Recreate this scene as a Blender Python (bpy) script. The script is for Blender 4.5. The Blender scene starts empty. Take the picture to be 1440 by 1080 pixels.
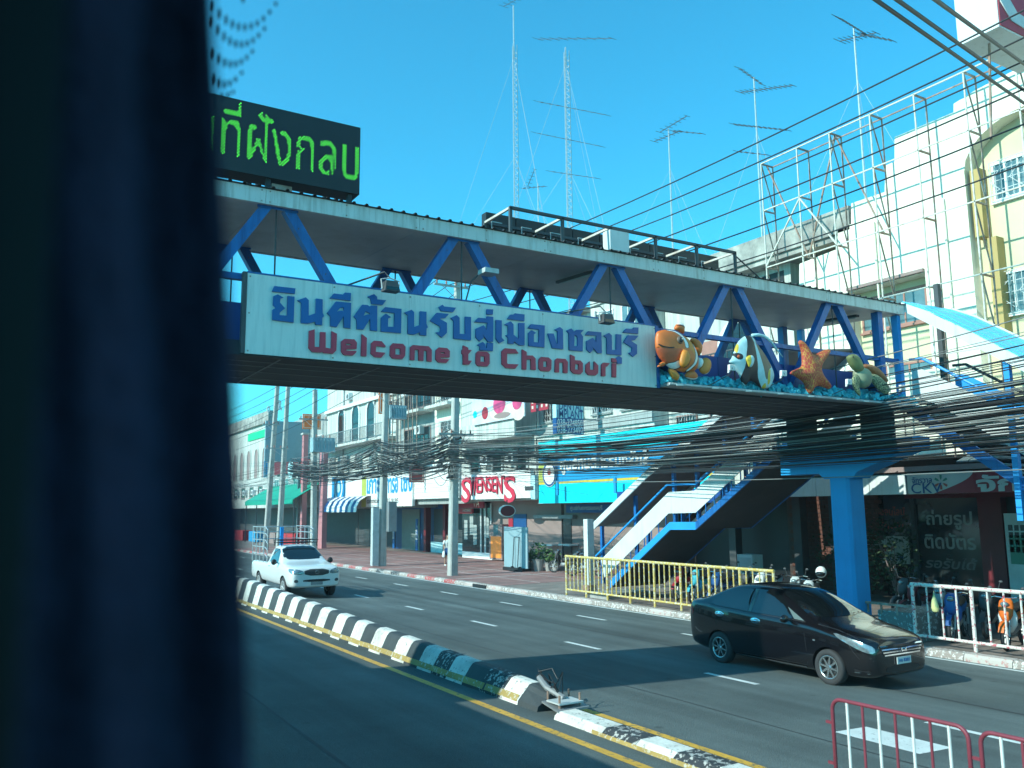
import bpy, bmesh, math, random
from mathutils import Vector, Matrix, noise
from mathutils.geometry import delaunay_2d_cdt
from mathutils.bvhtree import BVHTree
random.seed(7)
D = bpy.data; SC = bpy.context.scene; COL = SC.collection
V = Vector

# ------------------------------------------------------------------ camera
FPX = 1200.0; CX, CY = 720.0, 540.0; EYE = V((0, 0, 2.83))
def _cd(px, py): return V((px - CX, -(py - CY), -FPX))
_dy = _cd(-10, 723).normalized()
_dx = _cd(2740, 697); _dx = (_dx - _dy * _dx.dot(_dy)).normalized()
_dz = _dx.cross(_dy)
ROT = Matrix((_dx, _dy, _dz))            # camera axes -> world
cam = D.cameras.new('camera'); camo = D.objects.new('camera', cam); COL.objects.link(camo)
camo.matrix_world = Matrix.Translation(EYE) @ ROT.to_4x4()
cam.sensor_width = 36; cam.lens = 30.0; cam.clip_start = 0.02; cam.clip_end = 3000
cam.dof.use_dof = True; cam.dof.focus_distance = 17.0; cam.dof.aperture_fstop = 2.4
SC.camera = camo
def ray(px, py): return ROT @ _cd(px, py)
def atX(px, py, X):
    v = ray(px, py); return EYE + v * ((X - EYE.x) / v.x)
def atY(px, py, Y):
    v = ray(px, py); return EYE + v * ((Y - EYE.y) / v.y)
def atZ(px, py, Z):
    v = ray(px, py); return EYE + v * ((Z - EYE.z) / v.z)

# ------------------------------------------------------------------ light
SUN_EL, TRAVEL = math.radians(32.0), V((1.0, -0.035, 0))
w = D.worlds.new('World'); SC.world = w; w.use_nodes = True
nt = w.node_tree; bg = nt.nodes['Background']
sky = nt.nodes.new('ShaderNodeTexSky'); sky.sky_type = 'NISHITA'; sky.sun_disc = False
sky.sun_elevation = SUN_EL
src = -TRAVEL                                  # towards the sun
sky.sun_rotation = math.atan2(src.x, src.y)
sky.altitude = 10; sky.air_density = 1.0; sky.dust_density = 0.3; sky.ozone_density = 1.5
mx = nt.nodes.new('ShaderNodeMix'); mx.data_type = 'RGBA'; mx.blend_type = 'MULTIPLY'
mx.inputs[0].default_value = 1.0; mx.inputs[7].default_value = (0.28, 2.00, 2.20, 1)
nt.links.new(sky.outputs[0], mx.inputs[6]); nt.links.new(mx.outputs[2], bg.inputs[0])
bg.inputs[1].default_value = 0.105
sun = D.lights.new('sun', 'SUN'); sun.energy = 4.9; sun.angle = math.radians(0.5); sun.color = (0.90, 1.0, 0.90)
suno = D.objects.new('sun', sun); COL.objects.link(suno)
tr = V((TRAVEL.x * math.cos(SUN_EL), TRAVEL.y * math.cos(SUN_EL), -math.sin(SUN_EL)))
suno.rotation_euler = tr.to_track_quat('-Z', 'Y').to_euler(); suno.location = (-20, 0, 40)
SC.view_settings.view_transform = 'Standard'; SC.view_settings.look = 'None'
SC.view_settings.exposure = 0.30; SC.view_settings.gamma = 1.0; SC.view_settings.use_curve_mapping = False
SC.render.resolution_x = 1024; SC.render.resolution_y = 768
SC.cycles.max_bounces = 7; SC.cycles.use_denoising = True

# ------------------------------------------------------------------ materials
def mat(name, col, rough=0.6, metal=0.0, var=0.12, scale=3.0, bump=0.0, bscale=40.0, dirt=None, dirt_amt=0.0,
        dscale=2.0, coat=0.0, emit=None, estr=0.0, streak=False, spec=0.5, chips=None, chip_amt=0.0):
    m = D.materials.new(name); m.use_nodes = True
    n = m.node_tree.nodes; l = m.node_tree.links; p = n['Principled BSDF']
    col = tuple(col) + (1,)
    p.inputs['Roughness'].default_value = rough; p.inputs['Metallic'].default_value = metal
    p.inputs['Coat Weight'].default_value = coat; p.inputs['Coat Roughness'].default_value = 0.04
    p.inputs['Specular IOR Level'].default_value = spec
    if emit:
        p.inputs['Emission Color'].default_value = tuple(emit) + (1,); p.inputs['Emission Strength'].default_value = estr
    tc = n.new('ShaderNodeTexCoord'); src = tc.outputs['Object']
    out = None
    if var > 0:
        tx = n.new('ShaderNodeTexNoise'); tx.inputs['Scale'].default_value = scale; tx.inputs['Detail'].default_value = 6
        l.new(src, tx.inputs['Vector'])
        r = n.new('ShaderNodeValToRGB'); r.color_ramp.elements[0].position = 0.3; r.color_ramp.elements[1].position = 0.7
        a = [max(0, c * (1 - var)) for c in col[:3]]; b = [min(1, c * (1 + var)) for c in col[:3]]
        r.color_ramp.elements[0].color = (*a, 1); r.color_ramp.elements[1].color = (*b, 1)
        l.new(tx.outputs['Fac'], r.inputs[0]); out = r.outputs[0]
    if dirt_amt > 0:
        mp = n.new('ShaderNodeMapping'); l.new(src, mp.inputs['Vector'])
        if streak: mp.inputs['Scale'].default_value = (4.0, 4.0, 0.35)
        t2 = n.new('ShaderNodeTexNoise'); t2.inputs['Scale'].default_value = dscale; t2.inputs['Detail'].default_value = 8
        t2.inputs['Roughness'].default_value = 0.65; l.new(mp.outputs[0], t2.inputs['Vector'])
        r2 = n.new('ShaderNodeValToRGB'); r2.color_ramp.elements[0].position = 0.62 - dirt_amt * 0.3
        r2.color_ramp.elements[1].position = 0.74; l.new(t2.outputs['Fac'], r2.inputs[0])
        mm = n.new('ShaderNodeMix'); mm.data_type = 'RGBA'
        l.new(r2.outputs[0], mm.inputs[0])
        if out: l.new(out, mm.inputs[6])
        else: mm.inputs[6].default_value = col
        mm.inputs[7].default_value = tuple(dirt) + (1,); out = mm.outputs[2]
    if chip_amt > 0:
        t3 = n.new('ShaderNodeTexNoise'); t3.inputs['Scale'].default_value = 14; t3.inputs['Detail'].default_value = 5
        t3.inputs['Roughness'].default_value = 0.7; l.new(src, t3.inputs['Vector'])
        r3 = n.new('ShaderNodeValToRGB'); r3.color_ramp.elements[0].position = 0.64 - chip_amt * 0.25
        r3.color_ramp.elements[1].position = r3.color_ramp.elements[0].position + 0.02; l.new(t3.outputs['Fac'], r3.inputs[0])
        m3 = n.new('ShaderNodeMix'); m3.data_type = 'RGBA'; l.new(r3.outputs[0], m3.inputs[0])
        if out: l.new(out, m3.inputs[6])
        else: m3.inputs[6].default_value = col
        m3.inputs[7].default_value = tuple(chips) + (1,); out = m3.outputs[2]
    if out: l.new(out, p.inputs['Base Color'])
    else: p.inputs['Base Color'].default_value = col
    if bump > 0:
        tb = n.new('ShaderNodeTexNoise'); tb.inputs['Scale'].default_value = bscale; tb.inputs['Detail'].default_value = 5
        l.new(src, tb.inputs['Vector'])
        bp = n.new('ShaderNodeBump'); bp.inputs['Strength'].default_value = bump; bp.inputs['Distance'].default_value = 0.02
        l.new(tb.outputs['Fac'], bp.inputs['Height']); l.new(bp.outputs[0], p.inputs['Normal'])
    return m

M = {}
M['asphalt'] = mat('asphalt', (0.108, 0.134, 0.132), 0.82, var=0.16, scale=0.5, bump=0.6, bscale=70, dirt=(0.080, 0.100, 0.100), dirt_amt=0.5, dscale=0.35, spec=0.35)
def add_grit(m, amt=0.35, scale=180):
    n = m.node_tree.nodes; l = m.node_tree.links; p = n['Principled BSDF']
    src = p.inputs['Base Color'].links[0].from_socket
    tc = n.new('ShaderNodeTexCoord'); t = n.new('ShaderNodeTexNoise'); t.inputs['Scale'].default_value = scale; t.inputs['Detail'].default_value = 3
    l.new(tc.outputs['Object'], t.inputs['Vector'])
    r = n.new('ShaderNodeMapRange'); r.inputs[1].default_value = 0.3; r.inputs[2].default_value = 0.7
    r.inputs[3].default_value = 1 - amt; r.inputs[4].default_value = 1 + amt
    l.new(t.outputs['Fac'], r.inputs[0])
    mm = n.new('ShaderNodeMix'); mm.data_type = 'RGBA'; mm.blend_type = 'MULTIPLY'; mm.inputs[0].default_value = 1
    l.new(src, mm.inputs[6]); l.new(r.outputs[0], mm.inputs[7]); l.new(mm.outputs[2], p.inputs['Base Color'])
add_grit(M['asphalt'], 0.5, 120)
def add_wear(m):
    n = m.node_tree.nodes; l = m.node_tree.links; p = n['Principled BSDF']
    tc = n.new('ShaderNodeTexCoord')
    for sc_, lo, hi, det in (((1.5, .03, 1), .68, 1.22, 4), ((.35, .12, 1), .78, 1.15, 7)):
        src = p.inputs['Base Color'].links[0].from_socket
        mp = n.new('ShaderNodeMapping'); mp.inputs['Scale'].default_value = sc_; l.new(tc.outputs['Object'], mp.inputs[0])
        t = n.new('ShaderNodeTexNoise'); t.inputs['Scale'].default_value = 1.0; t.inputs['Detail'].default_value = det; l.new(mp.outputs[0], t.inputs['Vector'])
        r = n.new('ShaderNodeMapRange'); r.inputs[1].default_value = .3; r.inputs[2].default_value = .7; r.inputs[3].default_value = lo; r.inputs[4].default_value = hi; l.new(t.outputs['Fac'], r.inputs[0])
        mm = n.new('ShaderNodeMix'); mm.data_type = 'RGBA'; mm.blend_type = 'MULTIPLY'; mm.inputs[0].default_value = 1; l.new(src, mm.inputs[6]); l.new(r.outputs[0], mm.inputs[7]); l.new(mm.outputs[2], p.inputs['Base Color'])
    # scattered oil spots and pale grit
    src = p.inputs['Base Color'].links[0].from_socket
    v = n.new('ShaderNodeTexVoronoi'); v.inputs['Scale'].default_value = 1.1; l.new(tc.outputs['Object'], v.inputs['Vector'])
    r = n.new('ShaderNodeMapRange'); r.inputs[1].default_value = .03; r.inputs[2].default_value = .10; r.inputs[3].default_value = .6; r.inputs[4].default_value = 1; l.new(v.outputs['Distance'], r.inputs[0])
    mm = n.new('ShaderNodeMix'); mm.data_type = 'RGBA'; mm.blend_type = 'MULTIPLY'; mm.inputs[0].default_value = 1; l.new(src, mm.inputs[6]); l.new(r.outputs[0], mm.inputs[7]); l.new(mm.outputs[2], p.inputs['Base Color'])
add_wear(M['asphalt'])
M['lane'] = mat('lane_paint', (0.66, 0.70, 0.68), 0.6, var=0.1, scale=4, chips=(0.3, 0.32, 0.32), chip_amt=0.1)
M['yellow_line'] = mat('yellow_line_paint', (0.66, 0.36, 0.045), 0.6, var=0.15, scale=3, chips=(0.25, 0.18, 0.08), chip_amt=0.3)
M['concrete'] = mat('concrete', (0.34, 0.34, 0.32), 0.85, var=0.2, scale=2, bump=0.3, dirt=(0.14, 0.14, 0.13), dirt_amt=0.4, dscale=1.5)
M['pole_conc'] = mat('pole_concrete', (0.42, 0.42, 0.39), 0.85, var=0.12, scale=3, bump=0.2, dirt=(0.22, 0.22, 0.2), dirt_amt=0.35, streak=True)
M['kerb_white'] = mat('kerb_white_paint', (0.62, 0.60, 0.56), 0.7, var=0.12, scale=5, bump=0.3, chips=(0.30, 0.25, 0.22), chip_amt=0.75)
M['kerb_red'] = mat('kerb_red_paint', (0.42, 0.05, 0.05), 0.7, var=0.2, scale=5, bump=0.3, chips=(0.40, 0.33, 0.30), chip_amt=0.5)
M['kerb_pink'] = mat('kerb_faded_red_paint', (0.44, 0.24, 0.22), 0.75, var=0.2, scale=5, bump=0.3, chips=(0.48, 0.44, 0.40), chip_amt=0.85)
M['kerb_black'] = mat('kerb_black_paint', (0.03, 0.035, 0.04), 0.7, var=0.2, scale=5, bump=0.3, chips=(0.4, 0.4, 0.38), chip_amt=0.45)
M['med_white'] = mat('median_white_paint', (0.74, 0.74, 0.68), 0.7, var=0.06, scale=3, bump=0.35, bscale=18, dirt=(0.42, 0.42, 0.38), dirt_amt=0.6, dscale=2.2, chips=(0.30, 0.30, 0.28), chip_amt=0.2)
M['med_black'] = mat('median_black_paint', (0.045, 0.055, 0.058), 0.7, var=0.2, scale=3, bump=0.35, bscale=18, chips=(0.4, 0.4, 0.38), chip_amt=0.0)
M['med_black2'] = mat('median_black_chipped', (0.035, 0.04, 0.045), 0.7, var=0.2, scale=3, bump=0.4, bscale=18, chips=(0.45, 0.45, 0.42), chip_amt=0.35)
M['med_yellow'] = mat('median_yellow_band', (0.38, 0.27, 0.08), 0.7, var=0.15, scale=4, chips=(0.5, 0.47, 0.38), chip_amt=0.3)
M['paving'] = mat('red_paving', (0.30, 0.155, 0.14), 0.75, var=0.25, scale=1.2, bump=0.3, dirt=(0.16, 0.11, 0.10), dirt_amt=0.5, dscale=0.7)
M['paving_b'] = mat('brown_paving', (0.24, 0.19, 0.165), 0.8, var=0.25, scale=1.2, bump=0.3, dirt=(0.14, 0.12, 0.11), dirt_amt=0.5, dscale=0.7)
M['paving_w'] = mat('white_paving', (0.56, 0.50, 0.47), 0.7, var=0.15, scale=2)
M['blue'] = mat('truss_blue_paint', (0.008, 0.125, 0.38), 0.45, var=0.15, scale=2, dirt=(0.01, 0.045, 0.17), dirt_amt=0.45, streak=True, chips=(.10, .05, .03), chip_amt=.02)
M['blue_lt'] = mat('bright_and_sunlit_blue', (0.02, 0.30, 0.72), 0.45, var=0.08, scale=2)
M['pier'] = mat('pier_blue_paint', (0.008, 0.28, 0.60), 0.6, var=0.06, scale=1.5, bump=0.15, dirt=(0.008, 0.20, 0.46), dirt_amt=0.2, streak=True)
M['blue_dk'] = mat('dark_blue_panel', (0.012, 0.07, 0.28), 0.5, var=0.15, scale=1.5)
M['fascia'] = mat('fascia_white', (0.60, 0.62, 0.59), 0.5, var=0.07, scale=1.5, dirt=(0.36, 0.35, 0.30), dirt_amt=0.5, streak=True, dscale=3)
M['soffit'] = mat('soffit_grey', (0.48, 0.49, 0.48), 0.55, var=0.06, scale=0.8, dirt=(0.36, 0.36, 0.34), dirt_amt=0.5, dscale=1.3)
M['sign_white'] = mat('sign_white', (0.66, 0.70, 0.66), 0.45, var=0.05, scale=1, dirt=(0.46, 0.53, 0.51), dirt_amt=0.5, streak=True, dscale=2.5)
M['letter_blue'] = mat('letter_blue', (0.006, 0.10, 0.33), 0.4, var=0.08, scale=3)
M['letter_red'] = mat('letter_red', (0.55, 0.03, 0.07), 0.4, var=0.08, scale=3)
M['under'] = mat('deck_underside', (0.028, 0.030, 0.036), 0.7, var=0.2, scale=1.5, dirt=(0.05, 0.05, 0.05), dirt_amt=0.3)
M['joint'] = mat('joint_line', (0.22, 0.22, 0.22), 0.6, var=0)
M['white_metal'] = mat('white_metal', (0.62, 0.65, 0.64), 0.5, var=0.06, scale=2, dirt=(0.5, 0.5, 0.47), dirt_amt=0.25, streak=True)
M['black'] = mat('black_paint', (0.015, 0.016, 0.018), 0.5, var=0.1)
M['rubber'] = mat('rubber', (0.035, 0.036, 0.038), 0.8, var=0.15, scale=6)
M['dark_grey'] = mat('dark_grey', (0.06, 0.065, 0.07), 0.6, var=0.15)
M['grey'] = mat('grey_metal', (0.26, 0.28, 0.29), 0.5, metal=0.3, var=0.12)
M['grey_lt'] = mat('light_grey_metal', (0.48, 0.52, 0.52), 0.5, var=0.1, dirt=(0.3, 0.32, 0.32), dirt_amt=0.3)
M['steel'] = mat('galvanised_steel', (0.55, 0.56, 0.55), 0.4, metal=0.6, var=0.15, scale=8)
M['chrome'] = mat('chrome', (0.8, 0.82, 0.84), 0.08, metal=1.0, var=0)
M['rust'] = mat('rusty_steel', (0.30, 0.19, 0.14), 0.75, var=0.3, scale=5, bump=0.2, dirt=(0.48, 0.45, 0.40), dirt_amt=0.5)
M['frame_pale'] = mat('pale_painted_steel', (0.62, 0.60, 0.53), 0.6, var=0.1, dirt=(0.34, 0.22, 0.16), dirt_amt=0.45, dscale=3)
M['cable'] = mat('cable_black', (0.018, 0.019, 0.021), 0.55, var=0)
M['cable_grey'] = mat('cable_grey', (0.20, 0.20, 0.19), 0.5, var=0)
M['glass_dark'] = mat('dark_glass', (0.012, 0.016, 0.019), 0.06, var=0, spec=0.7)
M['glass_shop'] = mat('shop_glass', (0.02, 0.028, 0.03), 0.10, var=0.3, scale=0.8, spec=0.8)
M['glass_blue'] = mat('window_glass', (0.10, 0.18, 0.20), 0.15, var=0.4, scale=1.5, spec=0.8)
M['cream'] = mat('cream_wall', (0.82, 0.78, 0.64), 0.8, var=0.04, scale=0.6, dirt=(0.56, 0.53, 0.44), dirt_amt=0.35, streak=True, dscale=1.2)
M['beige'] = mat('beige_wall', (0.60, 0.55, 0.36), 0.8, var=0.06, scale=0.8)
M['ochre'] = mat('ochre_pilaster', (0.48, 0.34, 0.13), 0.8, var=0.06, scale=0.8)
M['old_conc'] = mat('mouldy_concrete', (0.46, 0.45, 0.40), 0.9, var=0.2, scale=1.2, bump=0.4, dirt=(0.10, 0.10, 0.10), dirt_amt=0.95, dscale=1.3)
M['wall_white'] = mat('white_wall', (0.58, 0.58, 0.53), 0.8, var=0.12, scale=0.7, dirt=(0.28, 0.30, 0.28), dirt_amt=0.7, streak=True, dscale=1.0)
M['wall_grey'] = mat('grey_wall', (0.34, 0.38, 0.37), 0.8, var=0.12, scale=0.7, dirt=(0.2, 0.22, 0.21), dirt_amt=0.45, streak=True)
M['wall_brown'] = mat('mauve_wall', (0.28, 0.20, 0.185), 0.7, var=0.08, scale=1)
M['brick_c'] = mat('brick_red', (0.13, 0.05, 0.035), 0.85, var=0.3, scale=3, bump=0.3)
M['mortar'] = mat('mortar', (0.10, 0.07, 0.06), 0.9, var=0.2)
M['pink'] = mat('pink_paint', (0.50, 0.20, 0.21), 0.6, var=0.1, scale=1)
M['pink_wall'] = mat('salmon_tile', (0.55, 0.27, 0.22), 0.7, var=0.1, scale=1)
M['cyan'] = mat('cyan_sign', (0.0, 0.62, 0.74), 0.45, var=0.05, scale=1)
M['blue_sign'] = mat('blue_sign', (0.015, 0.28, 0.55), 0.45, var=0.06, scale=1)
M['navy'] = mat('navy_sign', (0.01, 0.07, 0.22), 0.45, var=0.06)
M['white'] = mat('white_paint', (0.78, 0.79, 0.76), 0.5, var=0.03)
M['green'] = mat('green_awning', (0.0, 0.30, 0.20), 0.6, var=0.12, scale=2)
M['green_br'] = mat('bright_green', (0.0, 0.55, 0.22), 0.6, var=0.05)
M['red'] = mat('red_paint', (0.48, 0.02, 0.03), 0.45, var=0.08)
M['red_dk'] = mat('dark_red_paint', (0.16, 0.012, 0.02), 0.5, var=0.08)
M['orange'] = mat('orange_paint', (0.70, 0.15, 0.02), 0.4, var=0.05)
M['yellow_f'] = mat('yellow_fence_paint', (0.56, 0.41, 0.10), 0.55, var=0.12, scale=6, chips=(0.62, 0.58, 0.42), chip_amt=0.45)
M['rw_white'] = mat('rail_white_paint', (0.68, 0.66, 0.60), 0.55, var=0.08, scale=6, chips=(0.52, 0.12, 0.14), chip_amt=0.35)
M['rw_red'] = mat('rail_red_paint', (0.50, 0.07, 0.10), 0.55, var=0.1, scale=6, chips=(0.65, 0.6, 0.56), chip_amt=0.8)
M['bar_red'] = mat('barrier_maroon_paint', (0.22, 0.04, 0.06), 0.5, var=0.12, scale=5)
M['bar_white'] = mat('barrier_white_paint', (0.72, 0.75, 0.72), 0.5, var=0.05)
M['coral'] = mat('turquoise_coral', (0.05, 0.42, 0.52), 0.8, var=0.35, scale=6, bump=0.3)
M['fern'] = mat('dark_leaf', (0.035, 0.065, 0.025), 0.7, var=0.4, scale=5)
M['leaf'] = mat('green_leaf', (0.06, 0.13, 0.035), 0.65, var=0.4, scale=5)
M['pot'] = mat('clay_pot', (0.34, 0.33, 0.31), 0.8, var=0.1)
M['skin'] = mat('skin', (0.42, 0.25, 0.17), 0.6, var=0.04)
M['hair'] = mat('black_hair', (0.012, 0.010, 0.009), 0.5, var=0.1)
M['bag'] = mat('pale_plastic_bag', (0.62, 0.60, 0.26), 0.35, var=0.1, scale=8)
M['bus_in'] = mat('bus_interior', (0.012, 0.014, 0.02), 0.8, var=0.1)
M['bus_out'] = mat('bus_paint', (0.45, 0.42, 0.40), 0.35, var=0.04)
M['curtain'] = mat('navy_curtain', (0.050, 0.040, 0.085), 0.9, var=0.35, scale=9, bump=0.3, bscale=60)

# ------------------------------------------------------------------ objects
ORG = {}
def tag(o, label=None, cat=None, group=None, kind=None):
    if label: o['label'] = label
    if cat: o['category'] = cat
    if group: o['group'] = group
    if kind: o['kind'] = kind
    return o
def thing(name, label, cat, loc=(0, 0, 0), group=None, kind=None):
    o = D.objects.new(name, None); COL.objects.link(o); o.location = loc; o.empty_display_size = 0.2
    return tag(o, label, cat, group, kind)
def worigin(o):
    p = V((0, 0, 0))
    while o is not None: p = p + o.location; o = o.parent
    return p
class MB:
    def __init__(s): s.v = []; s.f = []; s.m = []
    def add(s, vs, fs, mi=0):
        b = len(s.v); s.v += [tuple(v) for v in vs]; s.f += [tuple(i + b for i in f) for f in fs]; s.m += [mi] * len(fs); return s
    def box(s, a, b, mi=0):
        x0, x1 = sorted((a[0], b[0])); y0, y1 = sorted((a[1], b[1])); z0, z1 = sorted((a[2], b[2]))
        return s.add([(x0,y0,z0),(x1,y0,z0),(x1,y1,z0),(x0,y1,z0),(x0,y0,z1),(x1,y0,z1),(x1,y1,z1),(x0,y1,z1)],
                     [(3,2,1,0),(4,5,6,7),(0,1,5,4),(1,2,6,5),(2,3,7,6),(3,0,4,7)], mi)
    def tube(s, pts, r, n=6, mi=0, caps=True, r2=None):
        pts = [V(p) for p in pts]; k = len(pts); rs = r if isinstance(r, (list, tuple)) else [r] * k
        rings = []; up = None
        for i, p in enumerate(pts):
            t = (pts[min(i + 1, k - 1)] - pts[max(i - 1, 0)]).normalized()
            if up is None:
                up = V((0, 0, 1)) if abs(t.z) < 0.9 else V((1, 0, 0))
            a = t.cross(up)
            if a.length < 1e-6: a = t.cross(V((0, 1, 0)))
            a.normalize(); b = a.cross(t).normalized(); up = b
            rb = rs[i] if r2 is None else (r2[i] if isinstance(r2, (list, tuple)) else r2)
            off = math.pi / 4 if n == 4 else 0
            rings.append([p + a * math.cos(off + 2 * math.pi * j / n) * rs[i] + b * math.sin(off + 2 * math.pi * j / n) * rb for j in range(n)])
        vs = [q for r_ in rings for q in r_]
        fs = [(i * n + j, i * n + (j + 1) % n, (i + 1) * n + (j + 1) % n, (i + 1) * n + j) for i in range(k - 1) for j in range(n)]
        if caps: fs += [tuple(range(n - 1, -1, -1)), tuple((k - 1) * n + j for j in range(n))]
        return s.add(vs, fs, mi)
    def bar(s, a, b, w, h=None, mi=0):
        """rectangular bar of width w (horizontal) and depth h"""
        h = h or w; a = V(a); b = V(b); t = (b - a).normalized()
        up = V((0, 0, 1)) if abs(t.z) < 0.95 else V((0, 1, 0))
        x = t.cross(up).normalized() * w / 2; y = x.cross(t).normalized() * h / 2
        vs = [a-x-y, a+x-y, a+x+y, a-x+y, b-x-y, b+x-y, b+x+y, b-x+y]
        return s.add(vs, [(3,2,1,0),(4,5,6,7),(0,1,5,4),(1,2,6,5),(2,3,7,6),(3,0,4,7)], mi)
    def prism(s, poly, ext, mi=0):
        n = len(poly); e = V(ext); a = [V(p) for p in poly]; b = [p + e for p in a]
        nrm = sum(((a[i]).cross(a[(i + 1) % n]) for i in range(n)), V((0, 0, 0)))
        fs = [tuple(range(n)), tuple(range(2 * n - 1, n - 1, -1))] + [(i, i + n, (i + 1) % n + n, (i + 1) % n) for i in range(n)]
        if nrm.dot(e) > 0: fs = [tuple(reversed(f)) for f in fs]
        return s.add(a + b, fs, mi)
    def lathe(s, prof, c, axis, n=20, mi=0, closed=False):
        """prof: (radius, along) pairs; axis unit vector"""
        c = V(c); ax = V(axis).normalized(); u = ax.orthogonal().normalized(); w_ = ax.cross(u)
        vs = [c + ax * h + (u * math.cos(2 * math.pi * j / n) + w_ * math.sin(2 * math.pi * j / n)) * r for r, h in prof for j in range(n)]
        k = len(prof); rng = k if closed else k - 1
        fs = [(i * n + j, i * n + (j + 1) % n, ((i + 1) % k) * n + (j + 1) % n, ((i + 1) % k) * n + j) for i in range(rng) for j in range(n)]
        return s.add(vs, fs, mi)
    def ball(s, c, r, n=10, mi=0):
        r = (r, r, r) if not isinstance(r, (tuple, list)) else r; c = V(c); h = n // 2
        vs = []; fs = []
        for i in range(1, h):
            a = math.pi * i / h
            for j in range(n):
                b = 2 * math.pi * j / n
                vs.append((c.x + r[0] * math.sin(a) * math.cos(b), c.y + r[1] * math.sin(a) * math.sin(b), c.z + r[2] * math.cos(a)))
        top = len(vs); vs.append((c.x, c.y, c.z + r[2])); vs.append((c.x, c.y, c.z - r[2]))
        for i in range(h - 2):
            for j in range(n): fs.append((i*n+j, (i+1)*n+j, (i+1)*n+(j+1)%n, i*n+(j+1)%n))
        for j in range(n):
            fs.append((top, j, (j+1)%n)); fs.append((top+1, (h-2)*n+(j+1)%n, (h-2)*n+j))
        return s.add(vs, fs, mi)
    def out(s, name, m, parent=None, smooth=False, fix=False, label=None, cat=None, group=None, kind=None, world=True, xf=None):
        o0 = worigin(parent) if (parent is not None and world) else V((0, 0, 0))
        me = D.meshes.new(name)
        vs = s.v if xf is None else [xf @ V(v) for v in s.v]
        me.from_pydata([tuple(V(v) - o0) for v in vs] if o0.length > 0 else [tuple(v) for v in vs], [], s.f)
        for q in (m if isinstance(m, (list, tuple)) else [m]): me.materials.append(q if not isinstance(q, str) else M[q])
        if max(s.m, default=0) > 0: me.polygons.foreach_set('material_index', s.m)
        if smooth: me.polygons.foreach_set('use_smooth', [True] * len(me.polygons))
        if fix:
            b = bmesh.new(); b.from_mesh(me); bmesh.ops.recalc_face_normals(b, faces=b.faces); b.to_mesh(me); b.free()
        me.update()
        o = D.objects.new(name, me); COL.objects.link(o); o.parent = parent
        return tag(o, label, cat, group, kind)
def box(name, a, b, m, parent=None, **k): return MB().box(a, b).out(name, m, parent, **k)
def copytree(o, parent=None, name=None):
    c = o.copy(); COL.objects.link(c); c.parent = parent
    for ch in list(o.children): copytree(ch, c)
    return c
def mesh_of(ob):
    bpy.context.view_layer.update()
    dg = bpy.context.evaluated_depsgraph_get()
    return D.meshes.new_from_object(ob.evaluated_get(dg))
def outlines(loops, depth):
    """2D loops (outer + holes) -> extruded mesh lying in XY, thickness along +Z from 0..depth"""
    cu = D.curves.new('outline', 'CURVE'); cu.dimensions = '2D'; cu.fill_mode = 'BOTH'; cu.extrude = depth / 2
    for lp in loops:
        sp = cu.splines.new('POLY'); sp.points.add(len(lp) - 1)
        for i, p in enumerate(lp): sp.points[i].co = (p[0], p[1], depth / 2, 1)
        sp.use_cyclic_u = True
    o = D.objects.new('outline', cu); COL.objects.link(o); me = mesh_of(o)
    D.objects.remove(o); D.curves.remove(cu); return me
def place_mesh(me, name, m, parent, origin, right, up, **k):
    right = V(right); up = V(up); nrm = right.cross(up); o0 = worigin(parent) if parent else V((0, 0, 0))
    origin = V(origin)
    for v in me.vertices: v.co = origin + right * v.co.x + up * v.co.y + nrm * v.co.z - o0
    me.materials.clear(); me.materials.append(M[m] if isinstance(m, str) else m)
    me.name = name; o = D.objects.new(name, me); COL.objects.link(o); o.parent = parent
    return tag(o, **k)
def text_mesh(s, w_, h_, depth=0.02, bold=0.0, shear=0.0):
    cu = D.curves.new('t', 'FONT'); cu.body = s; cu.extrude = 0.02; cu.offset = bold; cu.shear = shear; cu.resolution_u = 3
    o = D.objects.new('t', cu); COL.objects.link(o); me = mesh_of(o); D.objects.remove(o); D.curves.remove(cu)
    xs = [v.co.x for v in me.vertices]; ys = [v.co.y for v in me.vertices]
    x0, x1, y0, y1 = min(xs), max(xs), min(ys), max(ys)
    for v in me.vertices:
        v.co.x = (v.co.x - x0) / (x1 - x0) * w_; v.co.y = (v.co.y - y0) / (y1 - y0) * h_
        v.co.z = depth if v.co.z > 0 else 0.0
    return me
R_E, UPV = V((0, -1, 0)), V((0, 0, 1))          # a wall facing -X reads towards -Y
def text_wall(s, Y, z, w_, h_, X, m, parent, bold=0.02, name='lettering', shear=0.0, depth=0.02):
    """text on a wall facing -X; Y is its left end"""
    return place_mesh(text_mesh(s, w_, h_, depth, bold, shear), name, m, parent, (X, Y, z), R_E, UPV)
def text_front(s, x, z, w_, h_, Y, m, parent, bold=0.02, name='lettering', depth=0.02):
    return place_mesh(text_mesh(s, w_, h_, depth, bold), name, m, parent, (x, Y, z), V((1, 0, 0)), UPV)
def wall_rect(px0, py0, px1, py1, X):
    """Y and z range of a rectangle on plane X from its left edge (px0, py0..py1) and right px1"""
    a = atX(px0, py0, X); b = atX(px0, py1, X); c = atX(px1, py0, X)
    return a.y, c.y, b.z, a.z
def wbox(name, px0, py0, px1, py1, X, d, m, parent=None, **k):
    y0, y1, z0, z1 = wall_rect(px0, py0, px1, py1, X)
    return box(name, (X, y0, z0), (X + d, y1, z1), m, parent, **k)
def wtext(s, px0, py0, px1, py1, X, m, parent, **k):
    y0, y1, z0, z1 = wall_rect(px0, py0, px1, py1, X)
    return text_wall(s, y0, z0, y0 - y1, z1 - z0, X, m, parent, **k)
def gz(x): return 0.033 * (8 - max(x, 2.0))
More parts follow.
